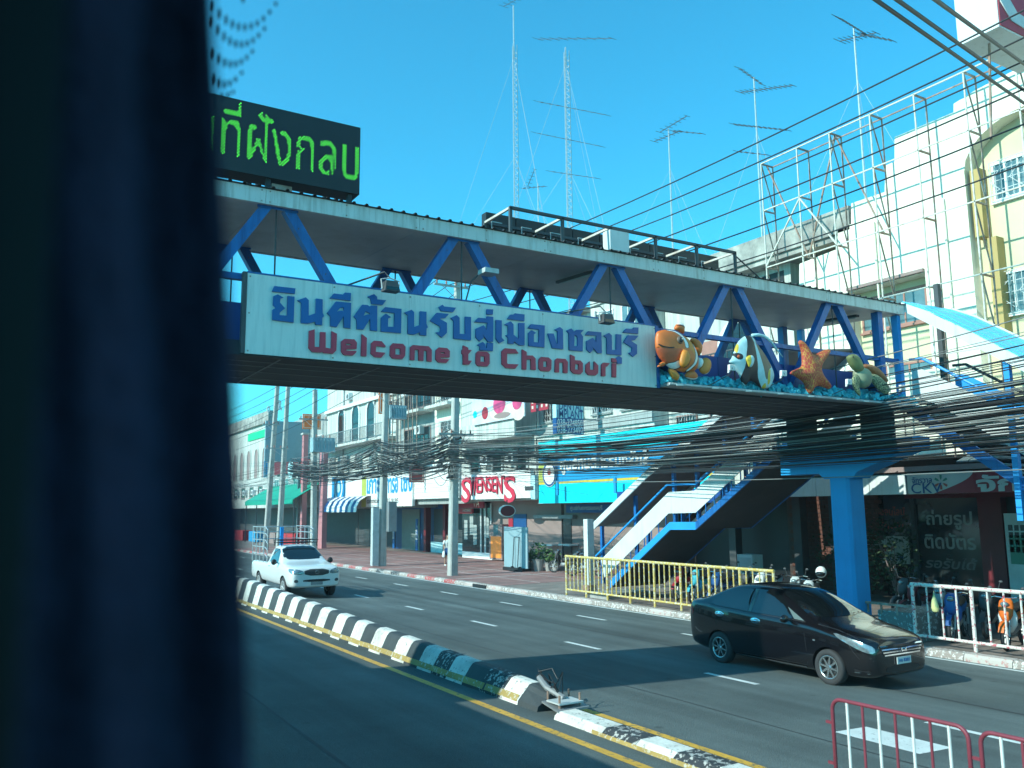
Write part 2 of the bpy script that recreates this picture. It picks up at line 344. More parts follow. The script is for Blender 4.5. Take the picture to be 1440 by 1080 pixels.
def pz(x): return -0.15 + (x - 17.1) * 0.006
# ================================================================== SETTING
def strip(name, X0, X1, Y0, Y1, m, dz=0.0, kind='structure', zf=gz, parent=None):
    return MB().add([(X0, Y0, zf(X0) + dz), (X1, Y0, zf(X1) + dz), (X1, Y1, zf(X1) + dz), (X0, Y1, zf(X0) + dz)], [(0, 1, 2, 3)]).out(name, m, parent, kind=kind)
box('ground', (-900, -700, -0.9), (900, 1600, -0.6), M['concrete'], kind='structure')
road = MB()
road.add([(-14, -60, .198), (2, -60, .198), (17.06, -60, gz(17.06)), (-14, 400, .198), (2, 400, .198), (17.06, 400, gz(17.06))],
         [(0, 1, 4, 3), (1, 2, 5, 4)])
road.box((-14, -60, -0.59), (17.0, 400, -0.4)); road.out('road', M['asphalt'], kind='structure')
box('pavement', (-120, -60, -0.59), (-14, 400, 0.33), M['concrete'], kind='structure')
pv = MB(); pv.add([(17.3, -60, -.156), (40, -60, pz(40) - .006), (40, 400, pz(40) - .006), (17.3, 400, -.156)], [(0, 1, 2, 3)])
pv.box((17.3, -60, -0.59), (40, 400, -0.45)); pvo = pv.out('pavement', M['paving_b'], kind='structure')
# paving panels with pale bands between them
pg = thing('paving', None, None, (17.4, 0, -.15), kind='structure')
rnd = random.Random(3)
y = 4.0; k = 0
while y < 72:
    for x0, x1 in ((17.38, 19.3), (19.36, 21.3), (21.36, 23.3), (23.36, 25.3)):
        red = 30 < y + rnd.uniform(-1, 1)
        MB().add([(x0, y, pz(x0)), (x1, y, pz(x1)), (x1, y + 1.92, pz(x1)), (x0, y + 1.92, pz(x0))], [(0, 1, 2, 3)]).out('paving_panel', M['paving'] if red else M['paving_b'], pg)
    y += 1.98; k += 1
for X in (19.30, 21.30, 23.30):
    MB().add([(X, 30, pz(X) + .001), (X + .06, 30, pz(X) + .001), (X + .06, 72, pz(X) + .001), (X, 72, pz(X) + .001)], [(0, 1, 2, 3)]).out('paving_band', M['paving_w'], pg)
for yy in (33.64, 37.6, 41.56, 45.52, 51.46):
    MB().add([(17.38, yy, pz(17.4) + .002), (25.3, yy, pz(25.3) + .002), (25.3, yy + .12, pz(25.3) + .002), (17.38, yy + .12, pz(17.4) + .002)], [(0, 1, 2, 3)]).out('paving_band', M['paving_w'], pg)
# markings
for k in range(-2, 22):
    y0 = 10.6 + 4.36 * k; strip('lane_dash', 11.06, 11.19, y0, y0 + 1.22 + 0.05 * (k % 3), M['lane'], 0.004)
for k in range(-3, 20):
    y0 = 19.4 + 4.42 * k
    if k == -3: continue
    strip('lane_dash', 14.58, 14.71, y0, y0 + 1.35, M['lane'], 0.004)
strip('edge_line', 16.78, 16.92, -20, 200, M['lane'], 0.004)
strip('yellow_line', 6.14, 6.28, -20, 200, M['yellow_line'], 0.004)
strip('yellow_line', 7.27, 7.40, -20, 11.0, M['yellow_line'], 0.004)
strip('yellow_line', 7.36, 7.46, 11.6, 200, M['yellow_line'], 0.004)
strip('arrow_marking', 9.47, 10.11, 6.55, 7.75, M['lane'], 0.004)
strip('arrow_marking', 9.47, 10.11, 1.5, 3.4, M['lane'], 0.004)
# tar seams and patches in the asphalt
M['seam'] = mat('tar_seam', (0.030, 0.036, 0.040), 0.7, var=0.2, scale=6)
for X, a, b, w_ in ((9.0, -10, 80, .05), (12.9, -10, 90, .07), (3.4, -5, 60, .05)):
    m_ = MB(); n_ = 40
    vs = []
    for i in range(n_ + 1):
        yy = a + (b - a) * i / n_; xx = X + .12 * noise.noise(V((yy * .25, X, 0)))
        ww = w_ * (0.6 + .6 * abs(noise.noise(V((yy * .6, 3, X)))))
        vs += [(xx - ww / 2, yy, gz(xx - ww / 2) + .0025), (xx + ww / 2, yy, gz(xx + ww / 2) + .0025)]
    m_.add(vs, [(2 * i, 2 * i + 1, 2 * i + 3, 2 * i + 2) for i in range(n_)]).out('tar_seam', M['seam'], kind='structure')
# kerb of separate stones
kb = thing('kerb', None, None, (17.1, 0, -.3), kind='structure')
prof = [(17.04, gz(17.04) - .1), (17.06, gz(17.04) + .09), (17.10, -.152), (17.32, -.146), (17.32, -.5), (17.04, -.5)]
y = -6.0; k = 0
while y < 96:
    L = 0.98
    if y < 32: m_ = 'kerb_white' if k % 2 else ('kerb_pink' if rnd.random() < .8 else 'kerb_white')
    elif 38 < y < 41.5: m_ = 'kerb_black' if k % 2 == 0 else 'kerb_white'
    else: m_ = 'kerb_red' if k % 2 == 0 else 'kerb_white'
    if y >= 32:
        L = .98
    MB().prism([(px_, y, pz_) for px_, pz_ in prof], (0, L - .012, 0)).out('kerb_stone', M[m_], kb, fix=True)
    y += L; k += 1
box('drain_opening', (17.02, 30.4, -.29), (17.09, 31.5, -.17), M['black'], kb)
# median: painted concrete blocks, tall far part, broken, low near part
md = thing('median_barrier', 'concrete median kerb painted in black and white stripes with a yellow band', 'road divider', (6.9, 12, 0.04))
def med_h(y): return min(.72, .33 + max(0, y - 12.1) * .026)
def med_prof(h, low=False):
    if low: return [(6.60, 0), (6.62, h * .55), (6.69, h), (6.95, h), (7.03, h * .5), (7.05, 0)]
    return [(6.64, 0), (6.66, .08), (6.80, h - .07), (6.85, h - .015), (6.90, h), (7.02, h), (7.08, h - .02), (7.12, h - .08), (7.24, .08), (7.25, 0)]
def med_block(y0, y1, m_, low=False, h0=None, h1=None):
    a = med_prof(h0 if h0 is not None else med_h(y0), low); b = med_prof(h1 if h1 is not None else med_h(y1), low); n_ = len(a)
    mb = MB(); vs = [(x, y0 + .003, z + .03) for x, z in a] + [(x, y1 - .003, z + .03) for x, z in b]
    mb.add(vs, [(i, (i + 1) % n_, (i + 1) % n_ + n_, i + n_) for i in range(n_)] + [tuple(range(n_ - 1, -1, -1)), tuple(range(n_, 2 * n_))])
    return mb.out('median_block', M[m_], md, fix=True)
y = 12.1; k = 0
while y < 62:
    med_block(y, y + .575, ('med_black2' if y < 14 and rnd.random() < .6 else 'med_black') if k % 2 == 0 else 'med_white'); y += .575; k += 1
med_block(11.45, 12.1, 'med_black2', h0=.31, h1=.33)
med_block(10.95, 11.45, 'med_white', h0=.29, h1=.31)
med_block(10.42, 10.95, 'med_black', h0=.24, h1=.29)
for a, b, m_ in ((8.9, 9.95, 'med_white'), (8.25, 8.9, 'med_black2'), (7.6, 8.25, 'med_white'), (6.95, 7.6, 'med_black2'), (6.2, 6.95, 'med_white'), (5.5, 6.2, 'med_black2'), (4.8, 5.5, 'med_white'), (4.0, 4.8, 'med_black2')):
    med_block(a, b, m_, True, .115, .115)
def band(y0, y1, low=False):
    vs = []; n_ = max(2, int((y1 - y0) / .3))
    for i in range(n_ + 1):
        yy = y0 + (y1 - y0) * i / n_; wob = .012 * noise.noise(V((yy * 2, 1, 1)))
        if low: vs += [(6.592, yy, .035 + wob), (6.612, yy, .092 + wob)]
        else:
            h = med_h(yy); s = .11 / (h - .15)
            vs += [(6.645, yy, .09 + wob), (6.646 + .0095 / (h - .15), yy, .175 + wob)]
    MB().add(vs, [(2 * i, 2 * i + 2, 2 * i + 3, 2 * i + 1) for i in range(n_)]).out('yellow_band', M['med_yellow'], md)
band(12.0, 61.9); band(10.98, 11.95); band(6.3, 9.1, True)
# snapped sign foot lying in the gap
t = thing('broken_post_base', 'bent steel base plate with bolts and torn cables lying in the gap of the median', 'post base', (6.95, 10.15, .06))
b = MB(); b.prism([(6.66, 9.92, .12), (7.2, 9.95, .12), (7.22, 10.4, .17), (6.72, 10.42, .16)], (0, 0, .025)); b.out('base_plate', M['grey'], t, fix=True)
box('base_plate', (6.72, 9.98, .2), (7.12, 10.3, .222), M['grey_lt'], t)
for q in ((6.75, 10.02), (7.1, 10.04), (7.12, 10.33), (6.78, 10.35)): MB().tube([(q[0], q[1], .12), (q[0], q[1], .32)], .016, 8).out('bolt', M['rust'], t)
MB().tube([(6.95, 10.2, .23), (6.9, 10.55, .32), (6.93, 10.8, .42)], .045, 8).out('bent_pipe', M['grey'], t)
b = MB()
for i in range(5):
    pts = [(6.9 + .1 * rnd.random(), 10.3, .25)]
    for j in range(5): pts.append((6.85 + .2 * rnd.random(), 10.35 + .14 * j, .3 + .28 * rnd.random()))
    b.tube(pts, .008, 5)
b.out('torn_cable', M['cable'], t)

# ================================================================== FOOTBRIDGE
BX0, BX1 = -14.0, 17.95; SY0 = 11.955
br = thing('footbridge', 'long blue truss footbridge with a white roof crossing high over the road', 'bridge', (0, 13.5, 5.0))
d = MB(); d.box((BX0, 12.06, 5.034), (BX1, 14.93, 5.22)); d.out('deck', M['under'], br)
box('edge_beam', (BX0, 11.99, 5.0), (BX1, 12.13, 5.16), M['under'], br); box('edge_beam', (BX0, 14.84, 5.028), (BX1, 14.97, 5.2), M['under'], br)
j = MB()
x = BX0 + .5
while x < BX1: j.box((x, 12.14, 5.018), (x + .018, 14.88, 5.032)); x += 1.54
for yy in (12.55, 12.95, 13.5, 14.2): j.box((BX0, yy, 5.012), (BX1, yy + .02, 5.017))
j.out('panel_joint', M['joint'], br)
apex = [0.21 + 3.08 * i for i in range(-5, 6)]
def chord(y, z, w_, h, name='chord', m='blue'): box(name, (BX0, y - w_ / 2, z - h / 2), (BX1 - .05, y + w_ / 2, z + h / 2), M[m], br)
for yy, zt in ((12.14, 7.25), (14.9, 7.44)):
    chord(yy, zt + .12, .14, .10); chord(yy, 6.15, .10, .09)
    for ax in apex:
        for s in (-1, 1):
            zt_ = zt
            MB().bar((ax + .15 * s, yy, zt_ + .02), (ax + 1.52 * s, yy, 5.16), .15, .15).out('diagonal', M['blue'], br)
        MB().tube([(ax, yy, 5.2), (ax, yy, zt)], .013, 6).out('hanger_rod', M['dark_grey'], br)
        box('gusset', (ax - .3, yy - .085, zt - .04), (ax + .3, yy - .076, zt + .02), M['blue'], br)
for yy, zt in ((12.14, 7.24), (14.9, 7.42)):
    box('end_post', (17.08, yy - .09, 5.2), (17.24, yy + .09, zt), M['blue'], br)
    box('end_post', (17.80, yy - .08, 5.2), (17.92, yy + .08, zt), M['blue_lt'], br)  # second post in a brighter blue, painted as its sunlit side
for ax in apex[1:]: box('side_post', (ax - 1.56, 12.2, 5.2), (ax - 1.50, 12.26, 6.12), M['blue'], br)
x = BX0
while x < 17.0:
    x2 = min(x + 1.54, 17.05)
    box('side_panel', (x + .01, 12.24, 5.2), (x2 - .01, 12.27, 5.80), M['blue_dk'], br)
    if x > 5: box('side_panel', (x + .01, 14.78, 5.2), (x2 - .01, 14.81, 5.80), M['blue_dk'], br)
    x = x2
# roof: fascia in lengths, sloping soffit in panels, ribbed sheet
x = BX0
while x < BX1:
    x2 = min(x + 2.44, BX1)
    box('fascia', (x + .003, 11.95, 7.235), (x2 - .003, 12.0, 7.46), M['fascia'], br)
    box('fascia', (x + .003, 15.05, 7.43), (x2 - .003, 15.09, 7.56), M['fascia'], br)
    MB().prism([(x + .004, 12.0, 7.245), (x2 - .004, 12.0, 7.245), (x2 - .004, 15.05, 7.45), (x + .004, 15.05, 7.45)], (0, 0, .02)).out('soffit_panel', M['soffit'], br, fix=True)
    x = x2
sc_ = MB(); x = BX0
while x < BX1 - .5:
    for dx in (.06, 1.22, 2.38):
        for zz in (7.27, 7.43): sc_.box((x + dx - .009, 11.942, zz - .009), (x + dx + .009, 11.949, zz + .009))
    x += 2.44
sc_.out('fascia_screws', M['rust'], br, kind='stuff')
sb = MB()
for i in range(7):
    for zz in (5.06, 5.6, 6.13): sb.box((2.9 + 1.235 * i - .01, SY0 - .008, zz - .01), (2.9 + 1.235 * i + .01, SY0 - .001, zz + .01))
rs = MB(); pts = []; x = BX0
while x < BX1:
    pts += [(x, 0), (x + .13, 0), (x + .145, .03), (x + .175, .03), (x + .19, 0)]; x += .205
vs = [(p[0], 11.9, 7.468 + p[1]) for p in pts] + [(p[0], 15.14, 7.60 + p[1]) for p in pts]; n_ = len(pts)
rs.add(vs, [(i, i + 1, i + 1 + n_, i + n_) for i in range(n_ - 1)]); rs.out('roof_sheet', M['dark_grey'], br)
# fluorescent fittings under the roof
def fitting(x, label):
    z = 7.23; t = thing('ceiling_light', label, 'light fitting', (x, 13.0, z), 'tube light fittings under the bridge roof')
    MB().bar((x, 12.45, 7.20), (x + .03, 13.65, 7.285), .12, .05).out('housing', M['dark_grey'], t)
    MB().tube([(x + .0, 12.5, 7.165), (x + .03, 13.6, 7.25)], .018, 8).out('lamp_tube', M['grey_lt'], t)
fitting(9.3, 'tube light fitting under the bridge roof above the end of the welcome sign')
fitting(16.9, 'tube light fitting under the bridge roof above the starfish')

# welcome sign with raised letters
SY = 11.955
sg = thing('welcome_sign', 'long white sign with blue Thai letters over red Welcome to Chonburi on the footbridge', 'sign', (6.6, SY, 5.02))
x = 2.86
for i in range(6):
    x2 = x + (10.33 - 2.86) / 6
    box('sign_panel', (x + .002, SY, 5.02), (x2 - .002, SY + .03, 6.175), M['sign_white'], sg); x = x2
sb.out('sign_bolts', M['rust'], sg, kind='stuff')
box('sign_frame', (10.335, SY - .01, 5.02), (10.40, SY + .08, 6.19), M['blue'], sg); box('sign_frame', (2.80, SY - .01, 5.02), (2.855, SY + .08, 6.19), M['dark_grey'], sg)
box('sign_frame', (2.86, SY - .005, 6.178), (10.33, SY + .06, 6.20), M['blue'], sg)
def glyph(ox, oy, loops, m, s=12.0, parent=sg, name='letter', Y=SY, depth=.035):
    lp = []
    for L in loops:
        lp.append([(lambda p: (p.x, p.z))(atY(ox + a / s, oy + b_ / s, Y - depth * .5)) for a, b_ in L])
    xs = [p[0] for p in lp[0]]; x0, z0 = min(xs), min(p[1] for p in lp[0])
    me = outlines([[(p[0] - x0, p[1] - z0) for p in L] for L in lp], depth)
    return place_mesh(me, name, m, parent, (x0, Y, z0), V((1, 0, 0)), UPV)
TH = [
 (370, 395, [[(185,90),(540,130),(530,220),(150,180)]]),
 (370, 395, [[(245,230),(340,285),(290,300),(280,370),(365,465),(275,540),(275,580),(400,590),(410,255),(525,270),(510,705),(155,660),(155,490),(210,455),(165,410),(170,260)]]),
 (370, 395, [[(575,330),(715,280),(765,330),(765,590),(885,545),(890,300),(1000,315),(1000,545),(1025,595),(995,625),(990,750),(880,740),(875,690),(745,725),(635,710),(640,370)]]),
 (480, 405, [[(-130,95),(25,115),(55,80),(158,88),(152,218),(-195,175)]]),
 (370, 395, [[(1225,350),(1480,375),(1468,805),(1358,790),(1355,600),(1235,782),(1130,765),(1130,600),(1075,545)],[(1300,455),(1358,450),(1352,515),(1310,505),(1240,520)]]),
 (480, 405, [[(440,148),(545,105),(595,150),(600,195),(750,210),(690,290),(505,270),(490,180)]]),
 (480, 405, [[(350,285),(440,290),(470,315),(490,300),(600,300),(598,730),(485,715),(480,520),(365,705),(260,695),(255,540),(208,480)],[(405,395),(440,415),(478,425),(475,450),(440,448),(370,470)]]),
 (480, 405, [[(735,325),(1010,355),(1000,765),(665,735),(670,500),(745,435),(835,495),(785,520),(780,655),(888,660),(895,425),(670,400)]]),
 (480, 405, [[(1060,415),(1180,370),(1222,410),(1222,660),(1320,625),(1325,395),(1430,405),(1430,610),(1455,665),(1430,690),(1428,805),(1320,795),(1318,750),(1220,790),(1118,775),(1118,460)]]),
 (590, 415, [[(285,300),(490,320),(425,390),(330,400),(455,470),(455,640),(370,718),(270,630),(330,625),(350,590),(345,530),(175,435)]]),
 (590, 415, [[(380,165),(410,195),(608,215),(560,290),(360,270),(320,205)]]),
 (590, 415, [[(520,385),(620,340),(668,385),(670,655),(765,660),(765,365),(862,372),(862,765),(570,735),(572,440)]]),
 (590, 415, [[(985,385),(1130,395),(1130,360),(1238,370),(1235,790),(1150,790),(1045,650),(1080,715),(1010,780),(945,715),(945,570),(1075,510),(1130,590),(1140,470),(925,455)]]),
 (590, 415, [[(1128,240),(1235,245),(1230,330),(1128,328)]]),
 (590, 415, [[(970,840),(1060,790),(1100,830),(1115,895),(1130,890),(1135,805),(1235,810),(1230,945),(1010,930),(1015,870)]]),
 (590, 415, [[(1285,420),(1380,430),(1380,720),(1425,770),(1340,815),(1288,740)]]),
 (690, 425, [[(230,375),(330,325),(378,375),(380,550),(468,620),(468,350),(565,355),(565,730),(480,730),(385,660),(380,708),(290,700),(290,600),(250,560),(290,545),(290,400)]]),
 (690, 425, [[(330,210),(385,215),(400,190),(565,210),(560,320),(280,285)]]),
 (690, 425, [[(675,372),(905,395),(900,765),(635,740),(635,520),(685,475),(760,520),(722,545),(720,675),(808,680),(812,465),(625,440)]]),
 (690, 425, [[(1075,465),(1160,420),(1210,460),(1218,795),(1035,775),(960,530),(1055,530),(1110,710),(1125,700),(1125,490)]]),
 (790, 440, [[(75,300),(150,265),(192,300),(205,330),(235,290),(365,290),(310,345),(350,400),(345,650),(120,630),(115,345)],[(208,370),(255,400),(264,450),(260,562),(200,562)]]),
 (790, 440, [[(440,310),(660,330),(668,685),(600,680),(505,570),(525,620),(475,675),(415,620),(415,480),(520,420),(575,500),(580,385),(395,378)]]),
 (790, 440, [[(705,385),(790,340),(835,380),(840,625),(912,630),(915,360),(998,368),(1000,718),(758,695),(755,430)]]),
 (790, 440, [[(895,770),(960,730),(1005,760),(1005,860),(935,860),(915,800)]]),
 (790, 440, [[(1110,378),(1285,388),(1225,460),(1155,470),(1260,540),(1262,690),(1195,745),(1120,675),(1175,660),(1180,590),(1040,495)]]),
 (790, 440, [[(1080,268),(1200,275),(1205,248),(1285,250),(1280,355),(1030,330)]])]
EN = [
 (425, 450, [[(112,185),(205,160),(205,455),(290,460),(300,205),(390,210),(390,470),(485,485),(490,190),(580,235),(570,515),(515,570),(370,560),(340,540),(300,550),(165,540),(105,475)]]),
 (425, 450, [[(710,320),(875,330),(918,385),(912,490),(740,492),(740,520),(910,524),(908,545),(850,600),(700,590),(655,535),(655,365)],[(735,398),(820,404),(820,430),(735,426)]]),
 (425, 450, [[(1000,240),(1085,305),(1078,615),(990,605)]]),
 (425, 450, [[(1210,350),(1335,362),(1405,445),(1395,458),(1240,440),(1235,540),(1400,555),(1330,635),(1215,625),(1155,565),(1160,395)]]),
 (540, 450, [[(145,395),(315,405),(358,455),(350,605),(305,660),(140,650),(98,600),(102,440)],[(185,478),(270,485),(270,590),(185,583)]]),
 (540, 450, [[(480,425),(745,445),(800,505),(798,705),(722,695),(720,520),(665,515),(660,690),(580,685),(578,505),(515,500),(508,680),(435,675),(440,460)]]),
 (540, 450, [[(920,465),(1060,478),(1105,525),(1102,632),(950,630),(950,652),(1102,664),(1045,725),(915,715),(868,665),(872,510)],[(950,543),(1020,550),(1020,572),(950,564)]]),
 (640, 460, [[(130,310),(215,350),(215,385),(275,390),(215,460),(215,565),(275,570),(230,635),(130,630),(130,460),(108,450),(112,380),(130,375)]]),
 (640, 460, [[(380,408),(530,420),(575,460),(575,620),(535,665),(380,655),(345,615),(350,440)],[(420,490),(495,495),(495,590),(420,585)]]),
 (640, 460, [[(835,358),(1010,372),(1065,445),(870,445),(868,610),(885,625),(1065,630),(1010,700),(850,690),(785,625),(782,410)]]),
 (640, 460, [[(1125,378),(1200,420),(1200,480),(1300,482),(1350,530),(1355,725),(1275,715),(1275,545),(1200,545),(1195,718),(1128,715)]]),
 (755, 460, [[(65,505),(190,515),(240,560),(235,710),(200,750),(70,740),(30,700),(30,550)],[(100,575),(165,578),(165,675),(98,672)]]),
 (755, 460, [[(335,528),(475,540),(515,590),(510,778),(440,770),(440,600),(370,595),(368,765),(300,760),(305,560)]]),
 (755, 460, [[(560,465),(632,500),(632,560),(725,565),(768,610),(768,755),(730,795),(620,785),(565,730)],[(640,622),(700,628),(700,720),(635,715)]]),
 (755, 460, [[(885,580),(890,720),(960,725),(962,580),(1028,650),(1025,780),(985,815),(865,808),(822,760),(825,635)]]),
 (755, 460, [[(1120,600),(1225,610),(1175,668),(1150,670),(1150,830),(1085,825),(1085,635)]]),
 (755, 460, [[(1258,525),(1315,530),(1335,560),(1335,598),(1262,595)]]),
 (755, 460, [[(1265,610),(1335,612),(1330,850),(1265,840)]])]
for ox, oy, L in TH: glyph(ox, oy, L, 'letter_blue')
for ox, oy, L in EN: glyph(ox, oy, L, 'letter_red')

# flood lamps that light the sign
def flood(x, y, z, foot, label):
    t = thing('floodlight', label, 'lamp', (x, y, z), 'floodlights around the welcome sign')
    b = MB(); b.prism([(x - .12, y - .08, z - .06), (x + .12, y - .08, z - .06), (x + .09, y - .05, z + .10), (x - .09, y - .05, z + .10)], (0, .17, 0)); b.out('housing', M['dark_grey'], t, fix=True)
    box('lens', (x - .10, y - .085, z - .05), (x + .10, y - .081, z + .0), M['glass_dark'], t)
    b = MB()
    for s in (-1, 1): b.tube([(x + .13 * s, y + .02, z - .02), (x + .15 * s, y + .02, z + .12), (x, y + .04, z + .16)], .011, 6)
    b.out('bracket', M['grey_lt'], t)
    MB().tube([(x, y + .04, z + .16), (x - .06, y + .1, z + .26), foot], .014, 6).out('lamp_arm', M['dark_grey'], t)
flood(4.87, 11.55, 6.12, (4.25, 12.12, 6.16), 'floodlight on a bent arm over the left half of the welcome sign')
flood(8.90, 11.55, 6.06, (8.05, 12.12, 6.16), 'floodlight on a bent arm over the end of the welcome sign')
t = thing('floodlight', 'floodlight raised on a curved arm over the middle of the welcome sign', 'lamp', (6.72, 12, 6.7), 'floodlights around the welcome sign')
box('housing', (6.6, 11.75, 6.66), (6.86, 12.0, 6.74), M['grey_lt'], t); MB().tube([(6.6, 12.0, 6.66), (6.5, 12.05, 6.55), (6.42, 12.1, 6.2)], .014, 6).out('lamp_arm', M['dark_grey'], t)

# dot-matrix board on the roof
lb = thing('led_display', 'black dot matrix display board with green Thai characters on the bridge roof', 'display', (1.5, 12.2, 7.6))
LY = 12.0
box('cabinet', (-3.0, LY, 7.66), (4.52, LY + .35, 8.75), M['black'], lb)
for x in (-2.9, -1, 1.2, 3.1, 4.35):
    box('support_leg', (x, LY + .05, 7.5), (x + .07, LY + .12, 7.66), M['black'], lb); box('support_leg', (x, LY + 1.2, 7.5), (x + .07, LY + 1.27, 8.2), M['black'], lb)
    MB().bar((x + .03, LY + 1.2, 7.6), (x + .03, LY + .3, 7.9), .05).out('brace', M['black'], lb)
sh = MB(); sh.box((3.2, LY + .1, 7.52), (3.5, LY + .3, 7.62)); sh.out('junction_box', M['rust'], lb)
M['led'] = mat('green_led', (0.02, 0.3, 0.02), 0.5, var=0, emit=(0.10, 0.95, 0.06), estr=2.2)
def led_dots(s, x0, x1, z0, z1):
    me = text_mesh(s, 1, 1, .01, 0.0)
    # keep the reading scale: last seven characters fill x0..x1
    bmx = [(v.co.x, v.co.y) for v in me.vertices]
    wid = x1 - x0; b_ = BVHTree.FromPolygons([(v.co.x * wid + x0, v.co.y * (z1 - z0) + z0, v.co.z) for v in me.vertices], [tuple(p.vertices) for p in me.polygons])
    mb = MB(); st = .041; r = 0; z = z0
    while z < z1:
        x = x0 + (st / 2 if r % 2 else 0)
        while x < x1:
            h = b_.ray_cast(V((x, z, 1)), V((0, 0, -1)))
            if h[0] is not None:
                q = .0068
                mb.add([(x - q, LY - .006, z - q), (x + q, LY - .006, z - q), (x + q, LY - .006, z + q), (x - q, LY - .006, z + q)], [(0, 1, 2, 3)])
            x += st
        z += st * .60; r += 1
    return mb.out('led_dots', M['led'], lb, kind='stuff')
led_dots('พื้นที่ฝังกลบ', 1.62, 4.50, 7.86, 8.70)

# frame with the backs of roof letters on the bridge roof
fr = thing('roof_sign_frame', 'dark steel frame with the backs of letter boxes on the bridge roof', 'sign frame', (10, 12.5, 7.5))
for yy in (12.05, 12.95):
    MB().bar((7.25, yy, 7.96), (12.62, yy, 7.96), .05).out('frame_rail', M['dark_grey'], fr)
    for x in (7.27, 8.35, 9.42, 10.5, 11.55, 12.6): MB().bar((x, yy, 7.5), (x, yy, 7.96), .05).out('frame_post', M['dark_grey'], fr)
for x in (7.27, 8.35, 9.42, 10.5, 11.55, 12.6): MB().bar((x, 12.05, 7.96), (x, 12.95, 7.96), .04).out('frame_rail', M['frame_pale'], fr)
x = 7.3
while x < 12.9:
    box('letter_box', (x, 12.95, 7.62), (x + .62, 13.12, 8.17), M['black'], fr)
    b = MB(); b.bar((x + .1, 12.93, 7.82), (x + .1, 12.93, 8.0), .015); b.bar((x + .1, 12.93, 8.0), (x + .32, 12.93, 8.0), .015); b.out('wire_bracket', M['grey_lt'], fr)
    x += .64
box('control_box', (9.36, 11.98, 7.52), (9.80, 12.2, 7.90), M['white_metal'], fr)
MB().tube([(12.7, 12.1, 7.9), (13.6, 12.3, 7.6)], .015, 5).out('frame_rail', M['dark_grey'], fr)

# planting ledge with turquoise coral, conduit and small white lights
lg = thing('display_ledge', 'grey ledge along the bridge edge under the sea animals', 'ledge', (14, 11.8, 5.05))
box('ledge', (10.41, 11.72, 5.035), (17.75, 11.98, 5.10), M['grey'], lg)
MB().tube([(10.41, 11.70, 5.07), (17.8, 11.70, 5.06)], .022, 8).out('conduit', M['grey_lt'], lg)
for x in [10.56 + .885 * i for i in range(9)]:
    MB().bar((x, 11.68, 5.055), (x + .16, 11.68, 5.065), .02, .03).out('strip_light', M['white'], lg)
rc = random.Random(5); cm = MB()
for i in range(560):
    x = rc.uniform(10.42, 17.8); yy = rc.uniform(11.76, 12.2); r = rc.uniform(.04, .085)
    z = 5.12 + rc.uniform(0, .20) * (yy - 11.62) / .45
    base = len(cm.v); cm.ball((x, yy, z), (r, r, r * rc.uniform(.7, 1.3)), 6)
    for q in range(base, len(cm.v)):
        p = V(cm.v[q]); cm.v[q] = tuple(p + V((rc.uniform(-1, 1), rc.uniform(-1, 1), rc.uniform(-1, 1))) * r * .35)
cm.out('coral_rubble', M['coral'], label='turquoise coral rubble heaped along the ledge', kind='stuff')
# small white fin-shaped spotlights on arms
def finlight(px_, py_, foot, label):
    p = atY(px_, py_, 11.5); t = thing('spotlight', label, 'spotlight', tuple(p), 'white spotlights on arms in front of the bridge')
    b = MB()
    for k_ in range(5): b.prism([(p.x - .07 + .03 * k_, p.y, p.z - .05), (p.x - .06 + .03 * k_, p.y, p.z + .06), (p.x - .045 + .03 * k_, p.y, p.z + .06), (p.x - .05 + .03 * k_, p.y, p.z - .05)], (0, .06, 0))
    b.out('cooling_fins', M['white'], t, fix=True)
    b = MB(); b.prism([(p.x - .08, p.y + .02, p.z - .1), (p.x - .04, p.y + .02, p.z + .05), (p.x + .1, p.y + .02, p.z + .07), (p.x + .1, p.y + .02, p.z + .04), (p.x + .02, p.y + .02, p.z - .02)], (0, .04, 0)); b.out('housing', M['white_metal'], t, fix=True)
    MB().tube([tuple(p), (p.x - .02, p.y + .05, p.z - .12), foot], .010, 5).out('lamp_arm', M['dark_grey'], t)
for px_, py_, lab in ((1030, 517, 'small white spotlight between the clownfish and the striped fish'), (1103, 525, 'small white spotlight between the striped fish and the starfish'), (1195, 537, 'small white spotlight in front of the flipper of the turtle'), (1270, 545, 'small white spotlight at the end of the ledge past the turtle')):
    p = atY(px_, py_, 11.5); finlight(px_, py_, (p.x - .35, 11.75, 5.12), lab)
# ================================================================== SEA ANIMALS
def inside(p, poly):
    c = False; n = len(poly); x, y = p
    for i in range(n):
        x1, y1 = poly[i]; x2, y2 = poly[(i + 1) % n]
        if (y1 > y) != (y2 > y) and x < (x2 - x1) * (y - y1) / (y2 - y1) + x1: c = not c
    return c
def segd(p, a, b):
    ax, ay = a; bx, by = b; dx, dy = bx - ax, by - ay
    t = max(0, min(1, ((p[0] - ax) * dx + (p[1] - ay) * dy) / (dx * dx + dy * dy + 1e-12)))
    return math.hypot(p[0] - ax - t * dx, p[1] - ay - t * dy)
def smooth_loop(P, it=1):
    for _ in range(it):
        Q = []
        for i in range(len(P)):
            a, b = P[i], P[(i + 1) % len(P)]
            Q += [(a[0] * .75 + b[0] * .25, a[1] * .75 + b[1] * .25), (a[0] * .25 + b[0] * .75, a[1] * .25 + b[1] * .75)]
        P = Q
    return P
